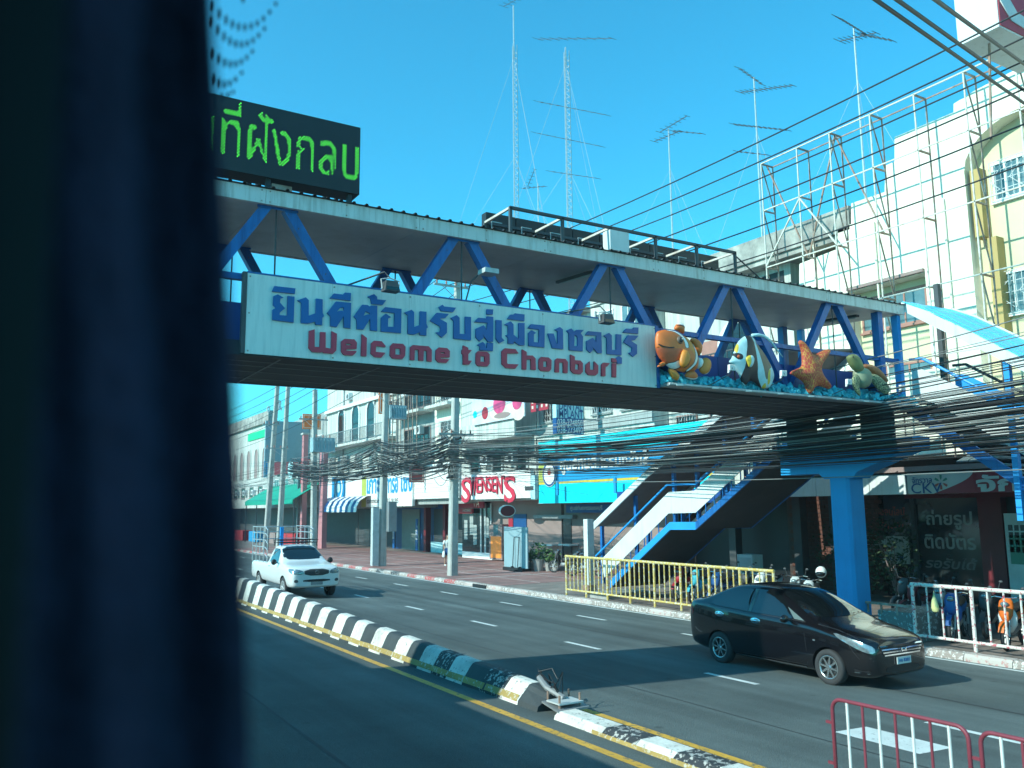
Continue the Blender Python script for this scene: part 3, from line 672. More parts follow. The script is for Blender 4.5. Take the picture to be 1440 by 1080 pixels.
def relief(name, outline, m, parent, Y, thick, s, ox, oy, step=.03, patches=(), sm=2, power=.5):
    """body with both sides bulging from a plane Y; outline in crop coordinates, mapped to its real plane"""
    W2 = lambda L: [(lambda p: (p.x, p.z))(atY(ox + a / s, oy + b / s, Y - thick * .5)) for a, b in L]
    P = smooth_loop(W2(outline), sm); PA = [(smooth_loop(W2(L), 1), mi) for L, mi in patches]
    xs = [p[0] for p in P]; zs = [p[1] for p in P]
    pts = [V(p) for p in P]; edges = [(i, (i + 1) % len(P)) for i in range(len(P))]
    for L, mi in PA:
        b0 = len(pts); pts += [V(p) for p in L]; edges += [(b0 + i, b0 + (i + 1) % len(L)) for i in range(len(L))]
    x = min(xs)
    r = 0
    while x < max(xs):
        z = min(zs) + (step / 2 if r % 2 else 0)
        while z < max(zs):
            if inside((x, z), P) and min(segd((x, z), P[i], P[(i + 1) % len(P)]) for i in range(len(P))) > step * .4: pts.append(V((x, z)))
            z += step
        x += step * .87; r += 1
    vs, es, fs, *_ = delaunay_2d_cdt(pts, edges, [], 0, 1e-5)
    fs = [f for f in fs if inside(tuple(sum((vs[i] for i in f), V((0, 0))) / len(f)), P)]
    dist = [min(segd(v, P[i], P[(i + 1) % len(P)]) for i in range(len(P))) for v in vs]
    dm = max(dist) or 1
    n = len(vs); VV = []; used = set(i for f in fs for i in f)
    for side in (-1, 1):
        for v, d_ in zip(vs, dist):
            q = min(1, d_ / dm); h = (1 - (1 - q) ** 2) ** power * thick
            VV.append((v.x, Y + side * h, v.y))
    F = []; MI = []
    for f in fs:
        c = tuple(sum((vs[i] for i in f), V((0, 0))) / len(f)); mi = 0
        for L, k_ in PA:
            if inside(c, L): mi = k_
        F.append(tuple(f)); MI.append(mi); F.append(tuple(i + n for i in reversed(f))); MI.append(mi)
    mb = MB(); mb.v = VV; mb.f = F; mb.m = MI
    o = mb.out(name, m, parent, smooth=True, fix=True)
    b = bmesh.new(); b.from_mesh(o.data); bmesh.ops.remove_doubles(b, verts=b.verts, dist=.0005)
    bmesh.ops.delete(b, geom=[v for v in b.verts if not v.link_faces], context='VERTS')
    bmesh.ops.recalc_face_normals(b, faces=b.faces); b.to_mesh(o.data); b.free()
    return o
def fmat(n, c, c2=None, **k):
    return mat(n, c, 0.45, var=0.15, scale=5, **k)
M['f_or'] = fmat('fish_orange', (0.66, 0.16, 0.03)); M['f_or2'] = fmat('fish_amber', (0.62, 0.22, 0.03)); M['f_red'] = fmat('fish_red_brown', (0.50, 0.10, 0.035))
M['f_wh'] = fmat('fish_white', (0.74, 0.76, 0.72)); M['f_bk'] = fmat('fish_black', (0.025, 0.022, 0.025)); M['f_ye'] = fmat('fish_yellow', (0.62, 0.46, 0.05))
M['f_br'] = fmat('fish_brown', (0.16, 0.12, 0.09)); M['f_cy'] = fmat('fish_pale_blue', (0.42, 0.66, 0.70))
FX, FY, FS = 915, 445, 10.29
t = thing('clownfish_figure', 'orange and white clownfish figure on the bridge ledge next to the welcome sign', 'fish sculpture', (11, 11.75, 5.1))
Yc = 11.70
relief('body', [(110,220),(160,195),(250,180),(340,190),(430,225),(500,265),(560,310),(610,360),(655,425),(692,500),(722,600),(715,700),(690,765),(640,800),(560,812),(480,800),(400,775),(330,762),(270,710),(200,640),(150,580),(115,500),(98,400),(102,300)],
  [M['f_or'], M['f_wh'], M['f_or2'], M['f_red'], M['f_bk']], t, Yc, .12, FS, FX, FY, patches=[
  ([(110,440),(200,460),(340,470),(430,470),(470,560),(440,690),(380,640),(250,690),(150,620),(95,500)], 3),
  ([(500,270),(600,345),(650,420),(690,500),(640,640),(600,520),(540,470),(525,400),(500,330)], 2),
  ([(225,190),(320,178),(405,208),(470,262),(510,330),(535,400),(532,470),(470,462),(470,390),(450,320),(405,268),(340,222),(262,208)], 4),
  ([(235,185),(320,185),(400,215),(460,265),(500,330),(525,400),(525,465),(478,455),(475,390),(455,320),(410,265),(340,215),(262,200)], 1),
  ([(232,672),(330,660),(390,620),(420,660),(440,725),(400,762),(330,775),(265,730)], 4), ([(242,682),(330,672),(385,635),(408,665),(428,718),(400,748),(338,758),(282,724)], 1),
  ([(592,340),(645,410),(690,500),(695,605),(660,690),(600,755),(535,812),(498,795),(555,735),(600,680),(622,600),(628,500),(610,420)], 4),
  ([(602,355),(642,420),(675,500),(680,600),(650,680),(600,740),(540,798),(515,790),(562,740),(612,680),(635,600),(640,500),(622,420)], 1)])
relief('tail_fin', [(760,600),(830,585),(885,640),(896,700),(872,790),(820,838),(760,832),(712,790),(715,740),(750,690)], [M['f_or2'], M['f_wh'], M['f_bk']], t, Yc + .04, .05, FS, FX, FY,
  patches=[([(838,585),(900,640),(905,710),(880,800),(820,850),(770,840),(820,820),(860,780),(878,700),(868,640)], 1)])
relief('tail_base', [(700,580),(752,598),(772,660),(752,722),(708,765),(680,720),(690,640)], [M['f_wh'], M['f_bk']], t, Yc + .03, .08, FS, FX, FY)
relief('dorsal_fin', [(575,320),(640,298),(705,330),(750,390),(764,450),(745,530),(712,585),(670,500),(630,400)], [M['f_or'], M['f_bk'], M['f_wh']], t, Yc + .05, .06, FS, FX, FY,
  patches=[([(590,312),(640,290),(715,325),(765,390),(775,450),(755,540),(735,530),(748,450),(728,392),(690,340),(640,312)], 2)])
relief('dorsal_fin', [(345,178),(388,100),(440,78),(492,108),(503,160),(503,262),(430,222)], [M['f_or'], M['f_bk'], M['f_wh']], t, Yc + .05, .06, FS, FX, FY,
  patches=[([(385,110),(388,90),(440,65),(500,95),(510,150),(490,150),(440,122)], 2), ([(375,130),(400,118),(440,124),(495,155),(498,172),(440,140),(395,135)], 1)])
relief('pectoral_fin', [(470,480),(520,470),(572,520),(595,600),(575,690),(510,748),(450,725),(428,650)], [M['f_or2'], M['f_bk']], t, Yc - .15, .06, FS, FX, FY,
  patches=[([(525,475),(600,520),(618,600),(590,700),(520,755),(480,745),(540,700),(572,610),(560,540)], 1)])
relief('belly_fin', [(250,745),(320,755),(392,790),(432,850),(415,925),(368,922),(305,880)], [M['f_or2'], M['f_bk']], t, Yc - .05, .05, FS, FX, FY)
relief('belly_fin', [(490,850),(555,795),(650,775),(695,850),(692,895),(640,918),(560,905)], [M['f_or'], M['f_wh']], t, Yc - .03, .05, FS, FX, FY, patches=[([(480,860),(560,890),(640,900),(700,860),(700,900),(640,925),(555,915)], 1)])
relief('side_fin', [(80,740),(180,635),(232,680),(200,722)], [M['f_or'], M['f_bk']], t, Yc - .02, .05, FS, FX, FY)
p = atY(FX + 425 / FS, FY + 342 / FS, Yc - .11)
MB().ball(tuple(p), (.075, .04, .075), 14).out('eye', M['f_br'], t, smooth=True); MB().ball((p.x, p.y - .025, p.z), (.05, .03, .05), 12).out('pupil_and_glint', M['f_bk'], t, smooth=True)
MB().ball((p.x + .012, p.y - .05, p.z + .015), (.012, .01, .012), 8).out('pupil_and_glint', M['white'], t)  # small white ball painted in as the glint on the eye
MB().tube([tuple(atY(FX + a / FS, FY + b / FS, Yc - .07 - .018 * k_)) for k_, (a, b) in enumerate([(115,402),(190,435),(270,450),(340,447)])], .012, 6).out('mouth', M['f_bk'], t)

FX, FY = 1015, 460
t = thing('banner_fish_figure', 'black white and yellow striped fish figure with a long streamer fin on the ledge', 'fish sculpture', (12.8, 11.75, 5.1)); Yc = 11.70
relief('body', [(430,108),(365,120),(285,180),(235,265),(212,350),(195,395),(182,440),(150,470),(140,488),(152,512),(190,540),(240,620),(290,690),(320,780),(352,835),(380,842),(410,795),(440,772),(520,802),(580,872),(640,886),(720,882),(762,790),(786,720),(775,640),(742,560),(702,480),(645,380),(582,290),(525,225),(490,150)],
  [M['f_cy'], M['f_bk'], M['f_wh'], M['f_ye'], M['f_br']], t, Yc, .12, FS, FX, FY, sm=1, patches=[
  ([(360,112),(437,104),(457,250),(474,400),(492,560),(500,700),(565,830),(610,890),(560,880),(440,780),(380,850),(315,780),(296,700),(322,560),(328,420),(348,300),(360,200)], 1),
  ([(492,150),(590,290),(650,400),(735,560),(650,650),(642,770),(612,745),(582,620),(540,450),(508,330),(488,230)], 4),
  ([(212,345),(228,255),(262,222),(245,330),(225,380)], 3), ([(180,372),(248,372),(292,408),(290,462),(240,478),(205,445)], 1),
  ([(640,640),(722,572),(768,640),(792,720),(765,810),(720,890),(655,885)], 0), ([(645,640),(690,600),(680,700),(690,800),(660,850),(640,760)], 3),
  ([(585,868),(618,795),(655,870),(640,890)], 3)])
relief('pectoral_fin', [(365,425),(420,400),(472,412),(484,490),(452,572),(402,588),(378,520),(358,470)], [M['f_ye'], M['f_cy']], t, Yc - .12, .035, FS, FX, FY, patches=[([(415,400),(480,400),(495,490),(455,585),(400,595),(425,500)], 1)])
MB().tube([tuple(atY(FX + a / FS, FY + b / FS, Yc)) for a, b in [(440,118),(520,112),(600,128),(660,165),(720,220),(780,300),(830,370),(885,435)]], [.035, .035, .032, .028, .022, .018, .013, .006], 6).out('streamer_fin', M['f_cy'], t, smooth=True)
p = atY(FX + 245 / FS, FY + 425 / FS, Yc - .09); MB().ball(tuple(p), (.035, .025, .035), 10).out('eye', M['f_red'], t, smooth=True)

FX, FY, FS = 1100, 470, 9.0
M['star'] = mat('starfish_skin', (0.42, 0.10, 0.05), 0.6, var=0.2, scale=4)
n = M['star'].node_tree.nodes; l = M['star'].node_tree.links
tc = n.new('ShaderNodeTexCoord'); mp = n.new('ShaderNodeMapping'); mp.inputs['Scale'].default_value = (1.6, 1, .8); vo = n.new('ShaderNodeTexVoronoi'); vo.feature = 'DISTANCE_TO_EDGE'; vo.inputs['Scale'].default_value = 14
rr = n.new('ShaderNodeValToRGB'); rr.color_ramp.elements[0].color = (0.58, 0.34, 0.06, 1); rr.color_ramp.elements[0].position = .015; rr.color_ramp.elements[1].color = (0.44, 0.055, 0.035, 1); rr.color_ramp.elements[1].position = .07
l.new(tc.outputs['Object'], mp.inputs[0]); l.new(mp.outputs[0], vo.inputs['Vector']); l.new(vo.outputs['Distance'], rr.inputs[0]); l.new(rr.outputs[0], n['Principled BSDF'].inputs['Base Color'])
t = thing('starfish_figure', 'orange starfish figure with a yellow net pattern on the bridge ledge', 'starfish sculpture', (14.5, 11.75, 5.1)); Yc = 11.72
relief('body', [(238,88),(262,62),(292,76),(335,115),(382,200),(432,262),(520,210),(605,178),(645,190),(642,230),(600,290),(545,370),(520,440),(560,520),(620,590),(655,650),(645,692),(600,685),(505,652),(470,652),(432,682),(412,740),(380,752),(350,705),(320,610),(250,560),(185,520),(138,502),(136,468),(200,440),(292,400),(292,300),(282,180)], M['star'], t, Yc, .15, FS, FX, FY, power=.7)
t = thing('sea_turtle_figure', 'green sea turtle figure with a brown shell and raised head on the bridge ledge', 'turtle sculpture', (16, 11.75, 5.1)); Yc = 11.72
M['t_sk'] = mat('turtle_skin', (0.17, 0.20, 0.08), 0.6, var=0.3, scale=5); M['t_be'] = mat('turtle_belly', (0.25, 0.29, 0.19), 0.6, var=0.25, scale=3)
M['t_sh'] = mat('turtle_shell', (0.38, 0.15, 0.06), 0.5, var=0.35, scale=6)
M['t_fl'] = mat('turtle_flipper', (0.05, 0.07, 0.05), 0.6, var=0.2)
n = M['t_fl'].node_tree.nodes; l = M['t_fl'].node_tree.links
tc = n.new('ShaderNodeTexCoord'); vo = n.new('ShaderNodeTexVoronoi'); vo.feature = 'DISTANCE_TO_EDGE'; vo.inputs['Scale'].default_value = 22
rr = n.new('ShaderNodeValToRGB'); rr.color_ramp.elements[0].color = (0.42, 0.45, 0.24, 1); rr.color_ramp.elements[0].position = .06; rr.color_ramp.elements[1].color = (0.05, 0.07, 0.045, 1); rr.color_ramp.elements[1].position = .14
l.new(tc.outputs['Object'], vo.inputs['Vector']); l.new(vo.outputs['Distance'], rr.inputs[0]); l.new(rr.outputs[0], n['Principled BSDF'].inputs['Base Color'])
relief('shell', [(1030,372),(1110,368),(1200,405),(1275,478),(1335,570),(1350,612),(1300,628),(1200,530),(1120,480),(1050,440)], M['t_sh'], t, Yc + .12, .13, FS, FX, FY)
relief('belly', [(955,440),(1040,400),(1130,450),(1155,560),(1135,645),(1080,690),(1005,660),(965,560)], M['t_be'], t, Yc, .16, FS, FX, FY)
relief('head', [(850,268),(895,248),(950,245),(1000,300),(1025,360),(1045,430),(1030,480),(960,470),(905,410),(870,340)], [M['t_sk'], M['t_fl']], t, Yc - .06, .11, FS, FX, FY, patches=[([(900,235),(955,235),(1010,300),(1040,390),(1000,380),(960,300)], 1)])
relief('flipper', [(900,525),(965,495),(1000,560),(975,640),(995,720),(1008,782),(965,770),(920,690),(885,605)], M['t_fl'], t, Yc - .12, .05, FS, FX, FY)
relief('flipper', [(1130,500),(1200,498),(1285,560),(1372,660),(1378,745),(1310,765),(1230,705),(1140,585)], M['t_fl'], t, Yc + .02, .07, FS, FX, FY)
p = atY(FX + 900 / FS, FY + 285 / FS, Yc - .16); MB().ball(tuple(p), (.02, .015, .02), 8).out('eye', M['f_bk'], t)

# ================================================================== PIER
pr = thing('bridge_pier', 'bright blue T shaped concrete column carrying the end of the footbridge', 'column', (17.5, 13.5, -.15))
b = MB(); c = .06; x0, x1, y0, y1 = 17.20, 17.80, 13.24, 13.80
b.prism([(x0 + c, y0, -.16), (x1 - c, y0, -.16), (x1, y0 + c, -.16), (x1, y1 - c, -.16), (x1 - c, y1, -.16), (x0 + c, y1, -.16), (x0, y1 - c, -.16), (x0, y0 + c, -.16)], (0, 0, 3.80)); b.out('column', M['pier'], pr, fix=True)
yc = 13.5
b = MB(); b.prism([(x0 - .02, yc - 2.0, 4.35), (x0 - .02, yc - 2.0, 4.1), (x0 - .02, yc - .55, 3.62), (x0 - .02, yc - .40, 3.48), (x0 - .02, yc + .40, 3.48), (x0 - .02, yc + .55, 3.62), (x0 - .02, yc + 1.72, 3.62), (x0 - .02, yc + 1.72, 4.35)], (.64, 0, 0)); b.out('cap_beam', M['pier'], pr, fix=True)
for yy in (12.3, 14.5): box('bearing', (17.22, yy, 4.35), (17.78, yy + .5, 5.03), M['under'], pr)
# low wall and flower trough at the foot
t = thing('low_wall', 'chipped pale turquoise low wall beside the blue column', 'wall', (17.9, 12.4, -.15))
M['pale_tq'] = mat('chipped_turquoise_paint', (0.40, 0.50, 0.50), 0.8, var=0.2, scale=4, chips=(0.16, 0.17, 0.16), chip_amt=0.9)
box('wall_block', (17.5, 12.0, -.16), (18.9, 12.9, .48), M['pale_tq'], t)
MB().bar((17.5, 13.2, .62), (17.5, 12.0, .62), .05).out('top_rail', M['rust'], t)
for yy in (12.0, 12.4, 12.8, 13.15): MB().bar((17.5, yy, .4), (17.5, yy, .62), .035).out('rail_post', M['rust'], t)

# ================================================================== STAIRCASES
def pxpoly(L, X): return [tuple(atX(a, b, X)) for a, b in L]
sl = thing('staircase', 'covered staircase with white side panels coming down behind the yellow railing', 'stairs', (18.5, 19, -.15))
XS = 17.85; WD = 2.3
flo = [(858,818),(942,736),(978,736),(1122,606)]
lo = [tuple(atX(a, b + 9, XS)) for a, b in flo]; up = [tuple(atX(a, b - 2, XS)) for a, b in flo]
for i in range(3):
    MB().prism([lo[i], lo[i + 1], up[i + 1], up[i]], (.06, 0, 0)).out('stringer', M['blue_lt'] if i != 2 else M['blue'], sl, fix=True)
    MB().prism([lo[i], lo[i + 1], up[i + 1], up[i]], (.06, 0, 0)).out('stringer', M['blue'], sl, fix=True, xf=Matrix.Translation((WD, 0, 0)))
    a, b_ = V(lo[i]), V(lo[i + 1])
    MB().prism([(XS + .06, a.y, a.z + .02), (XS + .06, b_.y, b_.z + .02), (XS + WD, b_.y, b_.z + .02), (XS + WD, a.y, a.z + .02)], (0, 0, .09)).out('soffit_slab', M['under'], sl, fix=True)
    n_ = max(1, round(abs(b_.z - a.z) / .17))
    if abs(b_.z - a.z) > .3:
        for k in range(n_):
            y0 = a.y + (b_.y - a.y) * k / n_; y1 = a.y + (b_.y - a.y) * (k + 1) / n_; z1 = a.z + (b_.z - a.z) * (k + 1) / n_ + .06
            box('step', (XS + .065, y0, z1), (XS + WD - .01, y1, z1 + .05), M['pink_wall'], sl)
par_lo = [(850,812),(940,722),(978,721),(1122,588)]; par_up = [(845,787),(940,692),(976,690),(1122,556)]
for dx, th in ((0.0, .03), (WD + .0, .03)):
    for i in range(3):
        A, B_, C_, D_ = [tuple(V(q) + V((dx, 0, 0))) for q in pxpoly([par_lo[i], par_lo[i + 1], par_up[i + 1], par_up[i]], XS)]
        MB().prism([A, B_, C_, D_], (th, 0, 0)).out('side_panel', M['white_metal'], sl, fix=True)
    hr = pxpoly([(838,782),(938,682),(978,681),(1122,548)], XS)
    MB().tube([V(q) + V((dx, 0, 0)) for q in hr], .035, 8).out('handrail', M['blue_lt'], sl)
def ipl(L, y):
    for (a, b_) in zip(L, L[1:]):
        if min(a[1], b_[1]) <= y <= max(a[1], b_[1]): return a[2] + (b_[2] - a[2]) * (y - a[1]) / (b_[1] - a[1])
    return L[0][2] if abs(y - L[0][1]) < abs(y - L[-1][1]) else L[-1][2]
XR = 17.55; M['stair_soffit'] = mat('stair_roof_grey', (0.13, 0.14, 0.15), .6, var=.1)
rf_lo = pxpoly([(835,744),(911,670),(985,612),(1060,545)], XR); rf_up = [(q[0], q[1], q[2] + .24) for q in rf_lo]
e = V(rf_lo[-1]); rf_lo.append((XR, 15.15, min(7.3, e.z + (e.y - 15.15) * .62))); rf_up.append((XR, 15.15, rf_lo[-1][2] + .22))
for i in range(len(rf_lo) - 1):
    MB().prism([rf_lo[i], rf_lo[i + 1], rf_up[i + 1], rf_up[i]], (.05, 0, 0)).out('roof_fascia', M['white_metal'], sl, fix=True)
    a, b_ = V(rf_lo[i]), V(rf_lo[i + 1])
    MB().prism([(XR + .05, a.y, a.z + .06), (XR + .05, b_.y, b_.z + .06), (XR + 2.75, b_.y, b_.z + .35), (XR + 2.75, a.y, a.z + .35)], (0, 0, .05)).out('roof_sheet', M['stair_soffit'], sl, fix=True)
    MB().prism([(XR + 2.75, a.y, a.z + .2), (XR + 2.75, b_.y, b_.z + .2), (XR + 2.75, b_.y, b_.z + .45), (XR + 2.75, a.y, a.z + .45)], (.05, 0, 0)).out('roof_fascia', M['white_metal'], sl, fix=True)
floorline = [atX(a, b, XS) for a, b in flo]
for px_ in (841, 889, 944, 977, 1018, 1060):
    yy = atX(px_, 700, XS).y
    for dx in (.14, WD - .12):
        box('roof_post', (XS + dx - .05, yy - .055, ipl([tuple(q) for q in floorline], yy) - .1), (XS + dx + .05, yy + .055, ipl(rf_lo, yy) + (.1 if dx < 1 else .3)), M['blue'], sl)
bal = pxpoly([(850,806),(850,800)], XS)
for i in range(1, 24):
    a, b_ = V(pxpoly([par_lo[0]], XS)[0]), V(pxpoly([par_lo[3]], XS)[0])
    yy = a.y + (b_.y - a.y) * i / 24
    z0 = ipl([tuple(q) for q in floorline], yy); MB().bar((XS + .02, yy, z0), (XS + .02, yy, z0 + .35), .025).out('baluster', M['blue'], sl)
box('footing', (17.5, 23.1, -.16), (19.5, 24.3, .02), M['concrete'], sl)

s2 = thing('staircase', 'cyan roofed staircase descending from the bridge end towards the photo studio', 'stairs', (19, 9, -.15))
XS2 = 18.05; W2_ = 1.7
lo2 = pxpoly([(1290,566),(1343,610),(1440,672)], XS2)
a, b_ = V(lo2[0]), V(lo2[-1]); sl_ = (a.z - b_.z) / (a.y - b_.y)
foot = (XS2, a.y - (a.z + .15) / sl_, -.12)
for dx in (0, W2_):
    MB().prism([(XS2 + dx, 12.3, a.z + .16), (XS2 + dx, 12.3, a.z - .12), (XS2 + dx, foot[1], foot[2] - .03), (XS2 + dx, foot[1], foot[2] + .28)], (.06, 0, 0)).out('stringer', M['blue'], s2, fix=True)
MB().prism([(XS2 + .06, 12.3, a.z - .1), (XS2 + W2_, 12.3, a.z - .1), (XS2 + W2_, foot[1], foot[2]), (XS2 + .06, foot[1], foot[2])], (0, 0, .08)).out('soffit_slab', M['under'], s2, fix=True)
for k in range(30):
    t_ = k / 30; yy = 12.3 + (foot[1] - 12.3) * t_; zz = a.z + (foot[2] - a.z) * t_
    box('step', (XS2 + .065, yy, zz + .04), (XS2 + W2_ - .01, yy + (foot[1] - 12.3) / 30, zz + .10), M['concrete'], s2)
pl2 = pxpoly([(1283,556),(1316,568),(1373,600),(1440,640)], XS2); pu2 = pxpoly([(1282,519),(1296,519),(1373,556),(1440,592)], XS2)
for dx, m_ in ((0, 'white_metal'), (W2_, 'blue_lt')):  # far panel in bright blue stands in for sun on its inner face
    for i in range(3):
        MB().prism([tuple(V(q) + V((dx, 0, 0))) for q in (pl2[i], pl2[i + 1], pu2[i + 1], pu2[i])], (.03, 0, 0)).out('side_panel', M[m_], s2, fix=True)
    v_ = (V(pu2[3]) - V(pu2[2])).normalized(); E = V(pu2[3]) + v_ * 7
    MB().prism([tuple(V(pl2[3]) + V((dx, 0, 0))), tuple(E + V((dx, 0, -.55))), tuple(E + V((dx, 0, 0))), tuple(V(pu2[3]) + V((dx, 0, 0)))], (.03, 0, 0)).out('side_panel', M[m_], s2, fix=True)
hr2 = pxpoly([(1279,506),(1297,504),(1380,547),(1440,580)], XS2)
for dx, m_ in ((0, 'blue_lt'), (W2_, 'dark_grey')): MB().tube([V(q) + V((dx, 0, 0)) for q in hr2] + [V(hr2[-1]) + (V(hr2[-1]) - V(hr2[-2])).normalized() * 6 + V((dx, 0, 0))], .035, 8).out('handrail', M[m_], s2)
fl = pxpoly([(1267,436),(1319,462),(1404,504),(1440,523)], XS2 - .1); fu = pxpoly([(1267,425),(1300,436),(1378,474),(1440,506)], XS2 - .1)
v_ = (V(fl[3]) - V(fl[1])).normalized()
fl.append(tuple(V(fl[3]) + v_ * 8)); fu.append(tuple(V(fu[3]) + v_ * 8))
RISE = .02
M['cyan_roof'] = mat('cyan_roof_sheet', (0.03, 0.50, 0.78), 0.4, var=0.08, scale=1)
for i in range(4):
    MB().prism([fl[i], fl[i + 1], fu[i + 1], fu[i]], (.05, 0, 0)).out('roof_fascia', M['white_metal'], s2, fix=True)
    A, B_ = V(fu[i]), V(fu[i + 1])
    for k in range(6):
        g0 = k / 6; g1 = (k + 1) / 6 - .01
        o1, o2 = V((1.95, 0, RISE)) * g0 + V((.05, 0, .01)), V((1.95, 0, RISE)) * g1 + V((.05, 0, .01))
        MB().prism([tuple(A + o1), tuple(B_ + o1), tuple(B_ + o2), tuple(A + o2)], (0, 0, .03 if k % 2 else .02)).out('roof_sheet', M['cyan_roof'], s2, fix=True)
    o3 = V((2.0, 0, RISE + .03)); MB().prism([tuple(A + o3 + V((0, 0, -.15))), tuple(B_ + o3 + V((0, 0, -.15))), tuple(B_ + o3 + V((0, 0, .05))), tuple(A + o3 + V((0, 0, .05)))], (.05, 0, 0)).out('roof_fascia', M['white_metal'], s2, fix=True)
for px_, dx in ((1417, 0), (1327, W2_)):
    yy = atX(px_, 520, XS2 + dx).y
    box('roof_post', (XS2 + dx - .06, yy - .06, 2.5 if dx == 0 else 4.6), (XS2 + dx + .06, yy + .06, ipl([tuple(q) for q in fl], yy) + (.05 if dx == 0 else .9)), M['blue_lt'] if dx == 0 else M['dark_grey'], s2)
for k in range(3):
    yy = 8.2 - 2.2 * k; box('roof_post', (XS2 - .06, yy - .06, 4.6 - 1.5 * k - .6), (XS2 + .06, yy + .06, ipl([tuple(q) for q in fl], yy) + .05), M['blue_lt'], s2)

# ================================================================== FENCES
def fence(name, label, x, ya, yb, h, npost, nbar, mats, postm, railm, cat='railing', z0=None):
    zf = z0 if z0 is not None else -.15
    t = thing(name, label, cat, (x, (ya + yb) / 2, zf))
    for i in range(npost + 1):
        yy = ya + (yb - ya) * i / npost
        MB().tube([(x, yy, zf), (x, yy, zf + h)], .038, 8).out('fence_post', M[postm], t, smooth=False)
        if i < npost:
            for k in range(1, nbar + 1):
                y2 = yy + (yb - ya) / npost * k / (nbar + 1)
                MB().tube([(x, y2, zf + .2), (x, y2, zf + h - .03)], .021, 6).out('fence_bar', M[mats[(i * nbar + k) % len(mats)]], t)
    for zz, r in ((zf + h, .042), (zf + .19, .032)):
        MB().tube([(x, ya + .03, zz), (x, yb - .03, zz)], r, 8).out('fence_rail', M[railm], t)
    return t
fence('pavement_railing', 'yellow and white pavement railing in front of the staircase foot', 17.4, 25.27, 15.85, 1.33, 8, 4, ['yellow_f'], 'yellow_f', 'yellow_f')
fence('pavement_railing', 'peeling red and white pavement railing by the photo studio, plastic bag hanging on it', 17.4, 11.92, 2.6, 1.27, 7, 3, ['rw_white', 'rw_white', 'rw_red'], 'rw_white', 'rw_white')
# plastic bag
p = atX(1314, 848, 17.35)
t = thing('plastic_bag', 'pale yellow plastic bag hanging from the red and white railing', 'bag', tuple(p))
relief('bag_body', [(340,320),(352,330),(372,395),(400,410),(402,500),(412,560),(405,590),(375,602),(330,595),(305,570),(302,520),(318,460),(322,400)], M['bag'], t, p.y, .06, 8.3, 1270, 790, step=.02) if False else None
def blob(pts, name, m, parent, n=12, smooth=True, axis=2, world=None):
    """stack of elliptical rings: (centre, rx, ry)"""
    mb = MB(); vs = []; k = len(pts)
    for c, rx, ry in pts:
        c = V(c)
        for j in range(n):
            a = 2 * math.pi * j / n
            if axis == 2: vs.append(c + V((rx * math.cos(a), ry * math.sin(a), 0)))
            elif axis == 1: vs.append(c + V((rx * math.cos(a), 0, ry * math.sin(a))))
            else: vs.append(c + V((0, rx * math.cos(a), ry * math.sin(a))))
    fs = [(i * n + j, i * n + (j + 1) % n, (i + 1) * n + (j + 1) % n, (i + 1) * n + j) for i in range(k - 1) for j in range(n)]
    fs += [tuple(range(n - 1, -1, -1)), tuple((k - 1) * n + j for j in range(n))]
    if world is None: world = True
    return mb.add(vs, fs).out(name, m, parent, smooth=smooth, fix=True, world=world)
blob([((p.x, p.y, p.z + .17), .012, .015), ((p.x, p.y, p.z + .08), .03, .05), ((p.x, p.y, p.z), .04, .075), ((p.x, p.y - .01, p.z - .1), .055, .085), ((p.x, p.y - .01, p.z - .17), .045, .07), ((p.x, p.y - .01, p.z - .19), .02, .03)], 'bag_body', M['bag'], t)
MB().tube([(p.x, p.y, p.z + .16), (p.x + .04, p.y + .02, p.z + .24)], .008, 5).out('bag_handle', M['bag'], t)
# crowd barriers on the near side of the median
def barrier(yc, label, h=1.0):
    x = 6.82; z0 = gz(x) + .02; t = thing('crowd_barrier', label, 'barrier', (x, yc, z0), 'maroon and white barriers in the road')
    ya, yb = yc + .655, yc - .655; r = .10
    pts = [(x, ya, z0)]
    for k in range(7):
        a = math.pi / 2 * k / 6; pts.append((x, ya - r + r * math.cos(a), z0 + h - r + r * math.sin(a)))
    for k in range(7):
        a = math.pi / 2 * (1 - k / 6); pts.append((x, yb + r - r * math.cos(a), z0 + h - r + r * math.sin(a)))
    pts.append((x, yb, z0)); MB().tube(pts, .018, 10).out('frame', M['bar_red'], t, smooth=True)
    MB().tube([(x, ya, z0 + .16), (x, yb, z0 + .16)], .015, 8).out('frame', M['bar_red'], t)
    for i in range(7):
        yy = ya + (yb - ya) * (i + 1) / 8
        MB().tube([(x, yy, z0 + .16), (x, yy, z0 + h - .01)], .0125, 8).out('upright', M['bar_white'] if i % 2 == 0 else M['bar_red'], t)
    for zz in (z0 + .78, z0 + .42): box('hook', (x - .012, ya + .015, zz - .012), (x + .012, ya + .075, zz + .012), M['bar_red'], t)
    for yy in (ya, yb): MB().bar((x - .25, yy, z0 - .0), (x + .25, yy, z0 - .0), .03).out('foot', M['bar_red'], t)
barrier(4.93, 'maroon and white crowd barrier standing nearest to the black sedan')
barrier(3.52, 'maroon and white crowd barrier farther from the sedan, cut by the picture edge')
